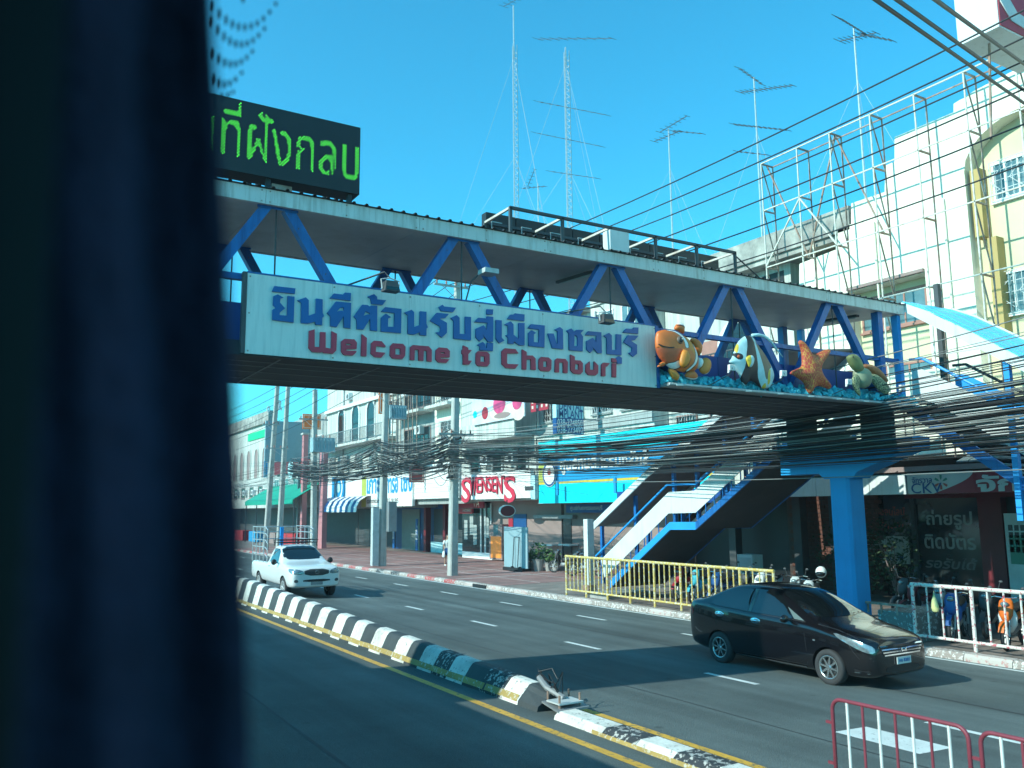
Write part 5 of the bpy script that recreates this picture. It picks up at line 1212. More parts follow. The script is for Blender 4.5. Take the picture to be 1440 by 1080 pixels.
def arch_window(parent, cy, z, r, h, X=FX0, m='glass_dark', surround='white'):
    L = [(-(cy + r * math.cos(math.pi * k / 10)), z + h + r * math.sin(math.pi * k / 10)) for k in range(11)]
    P = L + [(-(cy - r), z), (-(cy + r), z)]
    O = [(-(cy + (r + .18) * math.cos(math.pi * k / 10)), z + h + (r + .18) * math.sin(math.pi * k / 10)) for k in range(11)] + [(-(cy - r - .18), z - .001), (-(cy + r + .18), z - .001)]
    f_ = place_mesh(outlines([O, P], .08), 'window', M[surround], parent, (X - .003, 0, 0), R_E, UPV)
    place_mesh(outlines([P], .02), 'pane', M[m], f_, (X - .003, 0, 0), R_E, UPV)
    return f_
def shell(t, Y0, Y1, H, m, gz0=3.1, depth=9, ground=3.0, gm=None, X=FX0):
    """upper storeys standing forward over an open arcade"""
    box('wall', (X, Y0, gz0), (X + depth, Y1, H), M[m], t)
    if ground is not None:
        box('arcade_wall', (X + ground, Y0, -.3), (X + depth, Y1, gz0 - .003), M[gm or m], t)

# --- photo studio building, cream upper storeys
t = thing('shop_building', 'cream building with a stepped top, arch and barred windows behind the steel sign frame', 'building', (24, 10, 0))
top_px = [(1124,404),(1124,371),(1178,350),(1178,322),(1197,315),(1197,286),(1244,270),(1245,233),(1258,227),(1258,193),(1341,158),(1341,146),(1373,126),(1440,92)]
tp = [(-atX(a, b, FX0).y, atX(a, b, FX0).z) for a, b in top_px]
tp += [(-9.0, 15.6), (-4.0, 14.6), (12, 14.6), (12, 4.3), (tp[0][0], 4.3)]
W = lambda a, b: (-atX(a, b, FX0).y, atX(a, b, FX0).z)
yl = -W(1361, 300)[0]; yr = yl - 4.0; zc = W(1361, 240)[1]
arch = [(-yl, 4.9), (-yl, zc)] + [(-(yl - 2.0 + 2.0 * math.cos(math.pi * k / 12)), zc + 1.3 * math.sin(math.pi * k / 12)) for k in range(1, 12)] + [(-yr, zc), (-yr, 4.9)]
a1 = W(1193, 411); a2 = W(1303, 411)
slot = [(a1[0], a1[1]), (a2[0], a1[1]), (a2[0], 6.9), (a1[0], 6.9)]
place_mesh(outlines([tp, arch, slot], .5), 'wall', M['cream'], t, (FX0 + .5, 0, 0), R_E, UPV)
box('recessed_wall', (FX0 + .503, -12, 4.3), (FX0 + 10, -tp[0][0], 11.5), M['beige'], t)
box('recessed_wall', (FX0 + .503, yr - .3, 11.503), (FX0 + 3, yl + .3, 14.4), M['beige'], t)
for i in range(len(top_px) - 1):
    p, q = tp[i], tp[i + 1]
    if abs(q[0] - p[0]) > .3:
        zt = min(p[1], q[1]); MB().box((FX0 - .06, -q[0], zt - .02), (FX0 + .55, -p[0], zt + .08)).out('coping', M['wall_white'], t) if False else None
def pil(x0, y0, x1, y1, m='ochre'): wbox('pilaster', x0, y0, x1, y1, FX0 + .12, .38, M[m], t)
pil(1363, 240, 1376, 338); pil(1388, 335, 1401, 482); 
y0, y1, z0, z1 = wall_rect(1394, 232, 1452, 287, FX0 + .5)
win(t, y1, z0, y0 - y1, z1 - z0, FX0 + .5, 'glass_blue', 'white', 2, True)
y0, y1, z0, z1 = wall_rect(1404, 386, 1470, 446, FX0 + .5)
win(t, y1, z0, y0 - y1, z1 - z0, FX0 + .5, 'glass_blue', 'white', 2, True)
y0, y1, z0, z1 = wall_rect(1212, 430, 1306, 470, FX0 + .5)
M['brown_frame'] = mat('brown_window_frame', (0.38, 0.18, 0.14), 0.6, var=.1)
win(t, y1, z0 + .0, y0 - y1, z1 - z0 + .2, FX0 + .5, 'glass_blue', 'brown_frame', 2)
win(t, y1, z0 - 2.4, y0 - y1, 1.2, FX0 + .5, 'glass_blue', 'brown_frame', 2)
box('ledge', (FX0 - .12, a2[0] * -1, a1[1] + .02), (FX0 - .004, -a1[0], a1[1] + .12), M['wall_brown'], t)
for yy in (19.2, 16.8, 14.4): MB().tube([(FX0 - .06, yy, 4.4), (FX0 - .06, yy, 12.0)], .035, 6).out('downpipe', M['cream'], t)
# ground floor studio
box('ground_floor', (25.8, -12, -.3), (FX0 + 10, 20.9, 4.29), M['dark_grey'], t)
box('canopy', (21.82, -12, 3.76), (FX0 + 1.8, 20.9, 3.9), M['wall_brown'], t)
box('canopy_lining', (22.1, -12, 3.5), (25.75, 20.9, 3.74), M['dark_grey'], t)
for k in range(9):
    yy = 10.4 + k * .34
    MB().prism([(21.9, yy, 3.95), (21.9, yy + .3, 3.95), (FX0 - .1, yy + .3, 4.6), (FX0 - .1, yy, 4.6)], (0, 0, .04)).out('roof_sheet', M['grey'], t, fix=True)
XS_ = 21.8
st_ = thing('shop_sign', 'shaded white sign panel without lettering over the shop beside the blue column', 'sign', (XS_, 18.5, 3.2))
y0, y1, z0, z1 = wall_rect(1080, 671, 1273, 698, XS_)
zb_ = atX(1275, 695, XS_).z; zt_ = atX(1275, 667, XS_).z
yy = y0
while yy > y1 + .1:
    y2 = max(yy - 1.9, y1); box('sign_panel', (XS_, y2 + .01, zb_), (XS_ + .25, yy - .01, zt_), M['white_metal'], st_); yy = y2
ck = thing('studio_sign', 'photo studio sign with CKV letters, ivory at one end and wine red at the other', 'sign', (XS_, 13, 3.2))
ya = atX(1276, 680, XS_).y
ym = atX(1370, 680, XS_).y
M['sign_ivory'] = mat('ivory_sign', (0.50, 0.49, 0.46), .5, var=.05); M['sign_wine'] = mat('wine_red_sign', (0.28, 0.02, 0.035), .5, var=.06)
box('sign_panel', (XS_, ym, zb_), (XS_ + .25, ya, zt_ + .02), M['sign_ivory'], ck)
box('sign_panel', (XS_, 7.5, zb_), (XS_ + .25, ym - .004, zt_ + .02), M['sign_wine'], ck)
bow = [(-(ym - .02), zb_), (-(ym - .02), zt_ + .02)] + [(-(ym + 1.05 * math.cos(math.pi / 2 * k / 8)) if False else -(ym + 1.15 - 1.15 * math.sin(math.pi / 2 * k / 8) ), zb_ + (zt_ - zb_ + .02) * (k / 8)) for k in range(8, -1, -1)]
place_mesh(outlines([bow], .006), 'wine_bow', M['sign_wine'], ck, (XS_ - .001, 0, 0), R_E, UPV)
def WT(s, a, b, c, d_, m, p, X=XS_ - .008, **k): return wtext(s, a, b, c, d_, X, M[m] if isinstance(m, str) else m, p, **k)
WT('จักรวาล', 1282, 671, 1310, 680, 'navy', ck, bold=.01, depth=.008)
WT('CKV', 1281, 680, 1324, 694, 'navy', ck, bold=.0, depth=.008)
M['petal_r'] = mat('petal_red', (.42, .08, .06), .5, var=0); M['petal_g'] = mat('petal_green', (.05, .22, .16), .5, var=0)
fc = atX(1323, 678, XS_ - .01)
for k in range(6):
    a = math.pi * 2 * k / 6 + .5; p = [(-(fc.y) + .04 * math.cos(a) + .16 * math.cos(a + d_) * q, fc.z + .04 * math.sin(a) + .16 * math.sin(a + d_) * q) for d_, q in ((-.35, .5), (-.2, 1), (.2, 1), (.35, .5), (0, .1))]
    place_mesh(outlines([p], .006), 'petal', M['petal_g'] if math.sin(a) > 0 else M['petal_r'], ck, (XS_ - .002, 0, 0), R_E, UPV)
WT('จักร', 1372, 668, 1462, 692, 'sign_ivory', ck, bold=.035, depth=.01)
XG = 25.5
def gl(x0, x1, nm='shop_window'):
    y0, y1, z0, z1 = wall_rect(x0, 697, x1, 830, XG); box(nm, (XG, y1, -.12), (XG + .03, y0, 3.5), M['glass_shop'], t)
gl(1170, 1278); gl(1284, 1373)
for x0, x1, m_ in ((1278, 1284, 'dark_grey'), (1373, 1406, 'red_dk'), (1164, 1170, 'dark_grey')):
    y0, y1, *_ = wall_rect(x0, 697, x1, 830, XG - .1); box('shop_pillar', (XG - .1, y1, -.14), (XG + .2, y0, 3.5), M[m_], t)
box('door_lintel', (XG - .14, 5, 3.05), (XG - .06, 17.4, 3.2), M['red_dk'], t)
M['text_grey'] = mat('window_lettering_grey', (0.34, 0.34, 0.33), .6, var=0); M['text_dim'] = mat('window_lettering_dim', (0.16, 0.16, 0.16), .6, var=0)
WT('ถ่ายรูป', 1301, 717, 1366, 744, 'text_grey', t, X=XG - .006, bold=.02, depth=.005)
WT('ติดบัตร', 1299, 749, 1371, 771, 'text_grey', t, X=XG - .006, bold=.02, depth=.005)
WT('รอรับได้', 1300, 782, 1374, 798, 'text_dim', t, X=XG - .006, bold=.02, shear=.25, depth=.005)
WT('บริการอัดรูปออนไลน์', 1188, 713, 1272, 728, 'petal_r', t, X=XG - .006, bold=.025, depth=.005)
WT('บริการ นัด-รับ', 1196, 733, 1270, 745, 'petal_r', t, X=XG - .006, bold=.01, depth=.005)
wbox('window_poster', 1180, 752, 1277, 788, XG - .03, .02, M['sign_ivory'], t)
WT('ทั่วประเทศ', 1205, 763, 1260, 774, 'petal_r', t, X=XG - .036, bold=.03, depth=.004); WT('CHAKRAVAL.COM', 1203, 777, 1270, 786, 'navy', t, X=XG - .036, bold=.01, depth=.004)
pb = thing('poster_stand', 'framed board with rows of small portraits above a green poster at the studio door', 'notice board', (FX0, 12.6, 0))
XPB = FX0 + .6
y0, y1, z0, z1 = wall_rect(1411, 722, 1475, 838, XPB); box('board_frame', (XPB, y1, -.1), (XPB + .08, y0, z1), M['grey_lt'], pb)
for r in range(4):
    for k in range(5): box('portrait', (XPB - .012, y0 - .22 - .17 * k, z1 - .48 - .2 * r), (XPB - .004, y0 - .10 - .17 * k, z1 - .32 - .2 * r), M['dark_grey'], pb)
box('green_poster', (XPB - .012, y1 + .1, z0 + .9), (XPB - .004, y0 - .1, z0 + 1.7), M['petal_g'], pb)
# brick shop with shrubs between stairs and column
M['brick_row'] = M['brick_c']
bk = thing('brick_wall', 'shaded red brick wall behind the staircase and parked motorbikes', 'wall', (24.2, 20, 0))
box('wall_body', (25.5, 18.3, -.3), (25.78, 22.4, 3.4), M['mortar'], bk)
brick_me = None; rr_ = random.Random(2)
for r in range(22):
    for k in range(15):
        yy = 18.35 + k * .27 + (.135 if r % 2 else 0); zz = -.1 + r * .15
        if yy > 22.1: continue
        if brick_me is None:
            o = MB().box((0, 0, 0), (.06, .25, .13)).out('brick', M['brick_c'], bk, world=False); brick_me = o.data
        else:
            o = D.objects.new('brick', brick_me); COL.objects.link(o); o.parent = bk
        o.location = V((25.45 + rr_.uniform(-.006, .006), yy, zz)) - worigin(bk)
def shrub(name, label, c, r, m, n=260, seed=1, cat='shrub', pot=None, lsz=.07, group=None):
    q = random.Random(seed); c = V(c); t_ = thing(name, label, cat, tuple(c), group)
    stm = MB()
    for k in range(6):
        a = q.uniform(0, 6.28); stm.tube([tuple(c), (c.x + .3 * r[0] * math.cos(a), c.y + .3 * r[1] * math.sin(a), c.z + r[2] * .8), (c.x + .6 * r[0] * math.cos(a), c.y + .6 * r[1] * math.sin(a), c.z + r[2] * 1.3)], [.02, .015, .006], 5)
    stm.out('stem', M['wall_brown'], t_)
    mb = MB()
    for i in range(n):
        a = q.uniform(0, 6.28); u = q.uniform(-1, 1); rad = q.uniform(.3, 1) ** .6; s_ = math.sqrt(1 - u * u)
        p = c + V((r[0] * s_ * math.cos(a) * rad, r[1] * s_ * math.sin(a) * rad, r[2] * (1 + u * rad)))
        d_ = V((q.uniform(-1, 1), q.uniform(-1, 1), q.uniform(-.6, .8))).normalized(); e_ = d_.orthogonal().normalized() * lsz * .4; L = d_ * lsz * q.uniform(.7, 1.5)
        mb.add([p, p + L * .5 + e_, p + L, p + L * .5 - e_], [(0, 1, 2, 3)])
    mb.out('foliage', M[m], t_)
    if pot:
        h, w_ = pot; MB().lathe([(w_ * .7, 0), (w_, h), (w_ * 1.08, h), (w_ * 1.08, h + .03), (w_ * .9, h + .03), (w_ * .85, h * .9)], (c.x, c.y, pz(c.x)), (0, 0, 1), 16).out('plant_pot', M['pot'], t_, smooth=False, fix=True)
    return t_
shrub('shrub', 'dark leafy shrub against the brick wall behind the parked motorbikes', (24.2, 18.6, .0), (.8, 1.6, 1.25), 'fern', 900, 3, lsz=.11)
shrub('shrub', 'taller dark shrub between the brick wall and the blue column', (24.3, 17.2, .0), (.7, .9, 1.4), 'fern', 600, 4, lsz=.11)

# --- old grey building above the brick shop
t = thing('old_building', 'mouldy grey concrete building with dark openings left of the stepped cream one', 'building', (24, 25, 0))
y0_, y1_ = 21.6, 28.0
box('wall', (FX0 + .8, 21.0, 3.2), (FX0 + 9, y1_, 12.0), M['wall_white'], t)
box('parapet', (FX0, 17.75, 12.02), (FX0 + .5, y1_, 12.86), M['old_conc'], t)
box('roof_slab', (FX0 + .1, 17.8, 11.82), (FX0 + 9, y1_, 12.016), M['old_conc'], t)
for yy, w_ in ((21.3, 1.2), (23.2, .5), (25.6, .25)): box('opening', (FX0 + .78, yy, 9.9), (FX0 + .797, yy + w_, 11.6), M['black'], t)
arch_window(t, 23.8, 8.3, .85, .9, FX0 + .8, 'glass_dark', 'white')
box('arch_panel', (FX0 + .77, 24.7, 8.0), (FX0 + .79, 25.8, 9.6), M['brown_frame'], t)
for zz in (7.9, 5.0): balcony(t, 21.4, zz, 5.8, FX0 + .8, .8)
for yy in (22, 24.2, 26.2): win(t, yy, 5.2, 1.3, 1.5, FX0 + .8, 'glass_dark', 'brown_frame', 1, True)
box('ground_floor', (FX0 + 2, 22.6, -.3), (FX0 + 9, y1_, 3.197), M['black'], t)  # black instead of a wall colour stands in for the shade under the stairs
box('canopy', (21.9, 21.0, 3.2), (FX0 + .78, y1_, 3.4), M['dark_grey'], t); box('canopy', (21.86, 21.0, 3.0), (21.9, y1_, 3.5), M['blue_dk'], t)  # canopy added here to shade the ground floor
for yy in (21.2, 24.4, 27.6): box('arcade_pillar', (FX0 + .8, yy, -.2), (FX0 + 1.15, yy + .35, 3.197), M['dark_grey'], t)  # pillars coloured dark as well, to carry the same shade

# --- dental clinic
t = thing('shop_building', 'white building with a big cyan clinic sign behind the staircase', 'building', (24, 32, 0))
shell(t, 28.02, 37.3, 12.4, 'wall_white', 3.1, 9, 1.6, 'wall_brown')
box('cornice', (FX0 - .5, 32.4, 12.2), (FX0 + .4, 37.3, 12.42), M['old_conc'], t)
box('parapet', (FX0 - .1, 28.02, 12.403), (FX0 + .2, 32.3, 12.9), M['wall_white'], t)
for yy in (28.6, 30.6): win(t, yy, 10.6, 1.4, 1.4, FX0, 'glass_blue', 'white', 2)
for yy in (28.7, 30.9, 33.1, 35.2): win(t, yy, 7.2, 1.5, 1.3, FX0, 'glass_dark', 'wall_grey', 1, True)
for yy in (29.6, 32.2, 34.6): aircon(t, yy, 9.2)
for yy in (28.3, 31.9, 36.9): MB().tube([(FX0 - .08, yy, 6.9), (FX0 - .08, yy, 12.1)], .05, 6).out('downpipe', M['grey'], t)
box('grey_band', (FX0 - .12, 28.02, 6.5), (FX0 - .003, 37.3, 6.95), M['wall_grey'], t)
XR_ = FX0 + 1.6
wbox('shop_window', 751, 727, 803, 784, XR_ - .04, .03, M['glass_shop'], t)
wbox('shutter_box', 750, 724, 805, 729, XR_ - .3, .25, M['grey'], t)
for x0 in (760, 785): wbox('cafe_table', x0, 765, x0 + 16, 767, XR_ - .6, .5, M['white'], t)
XB = FX0 - .25
cs = thing('clinic_sign', 'large cyan and blue clinic sign with white Thai letters and a round emblem', 'sign', (XB, 32.5, 3.1))
y0, y1, z0, z1 = wall_rect(757, 622, 930, 708, XB); ym_ = y0 - y1
hz = z1 - z0
box('sign_panel', (XB, y1 - 3, z0), (XB + .22, y0, z0 + hz * .30), M['cyan'], cs)
box('yellow_stripe', (XB - .004, y1 - 3, z0 + hz * .302), (XB + .22, y0, z0 + hz * .335), M['f_ye'], cs)
box('sign_panel', (XB, y1 - 3, z0 + hz * .337), (XB + .22, y0, z0 + hz * .74), M['blue_sign'], cs)
box('sign_panel', (XB, y1 - 3, z0 + hz * .742), (XB + .22, y0, z1), M['cyan'], cs)
M['lime'] = mat('lime_panel', (.40, .45, .08), .5, var=.05)
box('lime_panel', (XB - .008, y0 - 1.5, z0 + hz * .337), (XB - .001, y0, z0 + hz * .62), M['lime'], cs)
cc = atX(773, 667, XB - .02)
MB().lathe([(0, .03), (.62, .03), (.62, 0)], tuple(cc), (-1, 0, 0), 36).out('emblem', M['white'], cs)
MB().lathe([(.50, .036), (.60, .036)], tuple(cc), (-1, 0, 0), 36).out('emblem_ring', M['navy'], cs)
MB().lathe([(.0, .036), (.16, .036)], tuple(cc + V((0, 0, .1))), (-1, 0, 0), 20).out('emblem_ring', M['petal_r'], cs)
wtext('ศูนย์ทันตกรรมหลักสี่', 788, 642, 914, 668, XB - .01, M['white'], cs, bold=.035, depth=.03)
for px_ in (795, 877): 
    q = atX(px_, 690, XB); box('sign_light_arm', (XB - .5, q.y - .08, z0 + hz * .12), (XB - .42, q.y + .08, z0 + hz * .34), M['blue_sign'], cs)
ns = thing('name_board', 'dark blue strip board under the cyan clinic sign', 'sign', (XR_ - .1, 34, 2.8))
wbox('board', 796, 709, 862, 721, XR_ - .8, .05, M['navy'], ns); wtext('ศูนย์ทันตกรรมชลบุรี', 802, 711, 847, 719, XR_ - .81, M['grey_lt'], ns, bold=.01, depth=.004)
# projecting dental sign facing the camera
dp = thing('dental_sign', 'projecting DENTAL IMPLANT sign with two telephone numbers', 'sign', (22, 31.6, 6.2))
YD = 31.6; a = atY(782, 566, YD); b_ = atY(821, 611, YD)
top_ = atY(782, 545, YD).z; mid = atY(782, 587, YD).z
box('sign_panel', (a.x, YD, mid), (b_.x, YD + .3, top_), M['f_cy'], dp); box('sign_panel', (a.x, YD, b_.z), (b_.x, YD + .3, mid - .004), M['navy'], dp)
def FT(s, x0, y0, x1, y1, Y, m, p, **k):
    A = atY(x0, y1, Y); B_ = atY(x1, y0, Y); return text_front(s, A.x, A.z, B_.x - A.x, B_.z - A.z, Y, M[m], p, **k)
FT('DENTAL', 786, 567, 819, 576, YD - .002, 'navy', dp, bold=.012, depth=.004); FT('IMPLANT', 784, 578, 820, 587, YD - .002, 'navy', dp, bold=.012, depth=.004)
FT('038-274850', 784, 590.5, 819, 598.5, YD - .002, 'white', dp, bold=.012, depth=.004); FT('038-273492', 784, 600.5, 820, 608.5, YD - .002, 'white', dp, bold=.012, depth=.004)
MB().bar((b_.x, YD + .15, mid), (24, YD + .15, mid), .08).out('sign_bracket', M['grey'], dp)

# --- ice cream shop
t = thing('shop_building', 'white building with a balcony and a food billboard above the ice cream shop', 'building', (24, 41.5, 0))
shell(t, 37.4, 45.75, 11.0, 'wall_white', 3.3, 9, 1.5, 'wall_brown')
box('parapet', (FX0 - .1, 37.4, 11.003), (FX0 + .2, 45.75, 11.5), M['wall_white'], t)
balcony(t, 37.6, 6.75, 7.6, FX0, 1.2, solid=True)
for yy in (38, 40.6, 43.2): arch_window(t, yy + .8, 4.95, .5, .7, FX0, 'glass_dark', 'wall_grey')
for yy in (39.2, 42): aircon(t, yy, 5.3)
bb = thing('billboard', 'billboard with photographs of pink desserts and a red menu panel', 'billboard', (FX0 - 1.35, 41, 7.4))
XBB = FX0 - 1.35
y0, y1, z0, z1 = wall_rect(664, 535, 737, 600, XBB); z0 = atX(700, 592, XBB).z
M['bb_bg'] = mat('billboard_print', (.60, .64, .68), .5, var=.25, scale=.9)
M['bb_pink'] = mat('dessert_pink', (.62, .06, .18), .5, var=.3, scale=2); M['bb_cream'] = mat('dessert_cream', (.68, .58, .48), .5, var=.2, scale=2); M['bb_red'] = mat('menu_red', (.38, .02, .04), .5, var=.1)
box('print_sheet', (XBB, y1, z0), (XBB + .06, y0, z1), M['bb_bg'], bb)
def ell(px_, py_, rx, ry, m_, d_):
    c_ = atX(px_, py_, XBB - d_); w_ = abs(atX(px_ + rx, py_, XBB).y - c_.y); h_ = abs(atX(px_, py_ - ry, XBB).z - c_.z)
    place_mesh(outlines([[(-c_.y + w_ * math.cos(k * math.pi / 12), c_.z + h_ * math.sin(k * math.pi / 12)) for k in range(24)]], .004), 'print', M[m_], bb, (XBB - d_, 0, 0), R_E, UPV)
for a_ in ((682, 581, 4.5, 9, 'bb_red', .004), (704, 578, 16, 12, 'bb_cream', .004), (702, 568, 9, 14, 'bb_pink', .010), (706, 584, 12, 4, 'wall_brown', .012), (729, 580, 9, 11, 'bb_cream', .004), (727, 566, 7, 10, 'bb_pink', .010), (668, 583, 3, 5, 'cyan', .004)): ell(*a_)
y0, y1, z0m, z1m = wall_rect(746, 545, 770, 580, XBB); box('menu_panel', (XBB, y1, z0m), (XBB + .06, y0, z1m + .8), M['bb_red'], bb)
for k in range(4):
    for r in range(6): box('menu_print', (XBB - .006, y0 - .25 - .42 * k, z0m + .15 + .27 * r), (XBB - .001, y0 - .1 - .42 * k, z0m + .3 + .27 * r), M['bb_cream'], bb)
sw = thing('ice_cream_sign', 'white shop sign with arched red SWENSEN\'S lettering', 'sign', (FX0 - .3, 41.5, 3.3)); XW = FX0 - .3
y0, y1, z0, z1 = wall_rect(649, 668, 746, 703, XW); box('sign_panel', (XW, y1, z0), (XW + .2, y0, z1), M['white'], sw)
wbox('sign_side', 746.5, 668, 752, 702, XW - .003, .2, M['f_cy'], sw)
wbox('sign_patch', 738, 684, 750, 690, XW - .01, .005, M['dark_grey'], sw)
M['sw_red'] = mat('cherry_red_letter', (.60, .03, .07), .4, var=.05)
# letters: each scaled to its own place on the arch, with a drop shade behind
seq = [('S', 649.5, 672, 661.5, 707), ('W', 660.5, 671, 670, 697), ('E', 670.5, 670.5, 677, 693.5), ('N', 677.5, 670, 685, 692), ('S', 685.5, 670, 691.5, 691), ('E', 692, 670, 698, 692), ('N', 698.5, 669.5, 706.5, 694.5), ("'", 707, 668.5, 709.5, 674), ('S', 709, 669.5, 725, 707)]
for ch, x0_, y0_, x1_, y1_ in seq:
    wtext(ch, x0_, y0_, x1_, y1_, XW - .03, M['sw_red'], sw, bold=.012, depth=.04, name='letter')
    wtext(ch, x0_ + .8, y0_ + 1, x1_ + .8, y1_ + 1, XW - .012, M['dark_grey'], sw, bold=.012, depth=.012, name='letter_shade')
XW2 = FX0 + 1.5
wbox('shop_window', 650, 706, 689, 775, XW2 - .05, .04, M['glass_shop'], t)
for px_ in (675, 681, 689): wbox('window_post', px_, 708, px_ + 1.6, 778, XW2 - .12, .06, M['grey_lt'], t)
wbox('plinth', 650, 775, 692, 787, XW2 - .14, .13, M['white'], t)
for a_ in ((655, 745, 3.2, 24), (663, 738, 4.5, 30), (668, 752, 3, 18), (685, 742, 2.5, 26)):
    q = atX(a_[0], a_[1], XW2 - .06); box('window_print', (XW2 - .062, q.y - .22, q.z - .6), (XW2 - .052, q.y + .22, q.z + .6), M['wall_grey'], t)
va = thing('shop_sign', 'dark red sign reading VA over the shop window left of the oval sign', 'sign', (XW2 - .3, 43.5, 2.9))
wbox('sign_panel', 632, 701, 679.5, 715, XW2 - .35, .1, M['bb_red'], va); wtext('VA', 665, 703, 674, 713, XW2 - .36, M['bb_cream'], va, bold=0, depth=.006)
wbox('sign_panel', 640, 715.5, 664, 722, XW2 - .36, .1, M['red'], va); wtext('HOME', 651, 716.5, 662, 719.5, XW2 - .37, M['bb_cream'], va, bold=.01, depth=.005)
ov = thing('oval_sign', 'dark red oval sign hanging out over the pavement below the ice cream sign', 'sign', tuple(atY(714, 718, 37.6)))
q = atY(714, 718.5, 37.6); rx = (atY(725, 718, 37.6).x - q.x); rz = q.z - atY(714, 727, 37.6).z
MB().prism([(q.x + rx * math.cos(k * math.pi / 12), 37.6, q.z + rz * math.sin(k * math.pi / 12)) for k in range(24)], (0, .14, 0)).out('sign_body', M['white'], ov, fix=True)
MB().prism([(q.x + rx * .9 * math.cos(k * math.pi / 12), 37.594, q.z + rz * .88 * math.sin(k * math.pi / 12)) for k in range(24)], (0, .004, 0)).out('sign_face', M['red_dk'], ov, fix=True)
MB().bar((q.x, 37.67, q.z + rz), (q.x, 37.67, q.z + rz + .25), .04).out('hanger', M['dark_grey'], ov)
ki = thing('display_case', 'amber lit display case with a drink poster at the shop entrance', 'display case', (XW2 - .3, 41, 0)); M['amber'] = mat('amber_panel', (.62, .20, .03), .4, var=.35, scale=3, emit=(.9, .3, .05), estr=.25)
wbox('case_body', 688, 737, 706, 786, XW2 - .45, .4, M['wall_brown'], ki); wbox('lit_panel', 690, 754, 704.5, 784, XW2 - .47, .02, M['amber'], ki); wbox('bottle_print', 694, 738, 700, 752, XW2 - .47, .02, M['glass_blue'], ki)
wbox('menu_board', 722, 723, 740, 741, XW2 - .05, .04, M['navy'], t); wbox('menu_board', 715, 729, 721, 741, XW2 - .05, .04, M['bb_red'], t)

# --- shuttered shop with the ribbed white panel
t = thing('shop_building', 'narrow cream building with a barred balcony behind the tall concrete pole', 'building', (24, 49, 0))
shell(t, 45.8, 49.4, 13.2, 'cream', 5.9, 9, None); 
for zz in (6.9, 9.6): win(t, 46.4, zz, 2.2, 1.5, FX0, 'glass_dark', 'white', 1, True)
balcony(t, 45.9, 9.35, 3.3, FX0, .9); 
t = thing('shop_building', 'shuttered shophouse with grey balconies hung with pipes, above the white ribbed panel', 'building', (24, 52, 0))
shell(t, 49.42, 55.0, 12.6, 'wall_grey', 5.9, 9, None)
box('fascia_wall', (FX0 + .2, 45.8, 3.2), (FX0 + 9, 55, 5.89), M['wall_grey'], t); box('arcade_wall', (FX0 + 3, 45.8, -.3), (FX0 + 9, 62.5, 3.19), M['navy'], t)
for zz in (6.4, 9.3): balcony(t, 49.6, zz, 5.2, FX0, 1.1); win(t, 50, zz + .3, 4.2, 1.6, FX0, 'glass_dark', 'wall_brown', 3)
for k in range(9): MB().tube([(FX0 - 1.2, 49.6 + .65 * k, 5.6), (FX0 - 1.2, 49.6 + .65 * k, 12)], .03, 5).out('pipe', M['rust'], t)
aircon(t, 51, 7.8); aircon(t, 53.2, 10.6)
rp = thing('ribbed_panel', 'white ribbed sheet panel over the shutters between two shop signs', 'panel', (FX0, 49, 3.3))
y0, y1, z0, z1 = wall_rect(583, 655, 634, 702, FX0 - .1)
n_ = 16
for k in range(n_): MB().box((FX0 - .1 - (.02 if k % 2 else 0), 45.9, z0 + (z1 - z0) * k / n_), (FX0 + .15, y0, z0 + (z1 - z0) * (k + 1) / n_ - .01)).out('panel_rib', M['white'], rp)
XA = FX0 + 3
M['shut'] = mat('dark_shutter', (.05, .06, .065), .5, var=.1); M['shut_g'] = mat('grey_shutter', (.16, .20, .19), .5, var=.1)
def shutter(p, ya, yb, z1_, m_, X=XA - .05):
    n2 = 14
    s_ = box('shutter', (X, ya, -.12), (X + .03, yb, z1_), M[m_], p)
    g = MB()
    for k in range(n2): g.box((X - .02, ya, -.1 + (z1_ + .1) * k / n2), (X - .003, yb, -.1 + (z1_ + .1) * (k + .55) / n2))
    g.out('shutter_slat', M[m_], s_)
for ya, yb in ((46.2, 49.2), (49.7, 52.6), (53.0, 55.6)):
    shutter(t, ya, yb, 2.9, 'shut'); box('cyan_board', (XA - .35, ya + .2, -.1), (XA - .30, yb - .1, .62), M['f_cy'], t)
for yy in (45.8, 49.35, 52.75, 55.8): box('arcade_pillar', (XA - .6, yy, -.12), (XA - .2, yy + .35, 3.19), M['red_dk'], t)
# blue lettered sign and neighbours
t = thing('shop_building', 'white building with tall arched windows and a balustrade behind the transformer pole', 'building', (24, 61, 0))
shell(t, 55.05, 70.5, 14.2, 'wall_white', 5.6, 9, None)
box('fascia_wall', (FX0 + .2, 55.05, 3.0), (FX0 + 9, 70.5, 5.59), M['wall_grey'], t); box('arcade_wall', (FX0 + 3, 62.6, -.3), (FX0 + 9, 70.5, 2.99), M['dark_grey'], t)
for yy in (57.2, 60.4, 63.6, 66.8): arch_window(t, yy, 8.2, .75, 2.1, FX0, 'glass_dark', 'white')
balcony(t, 55.4, 8.0, 14.6, FX0, 1.1, 'grey'); box('string_course', (FX0 - .25, 55.05, 11.0), (FX0 - .003, 70.5, 11.25), M['white'], t)
for yy in (56, 59, 62, 65, 68): win(t, yy, 6.1, 1.6, 1.1, FX0, 'glass_dark', 'wall_grey', 2, True)
for yy in (58, 64.4): aircon(t, yy, 11.6)
for yy in (55.3, 59.6, 66.2): MB().tube([(FX0 - .08, yy, 5.7), (FX0 - .08, yy, 14)], .05, 6).out('downpipe', M['grey'], t)
bs = thing('shop_sign', 'white and yellow sign with tall blue Thai letters and a phone number', 'sign', (FX0 - .2, 57, 3.1)); XQ = FX0 - .25
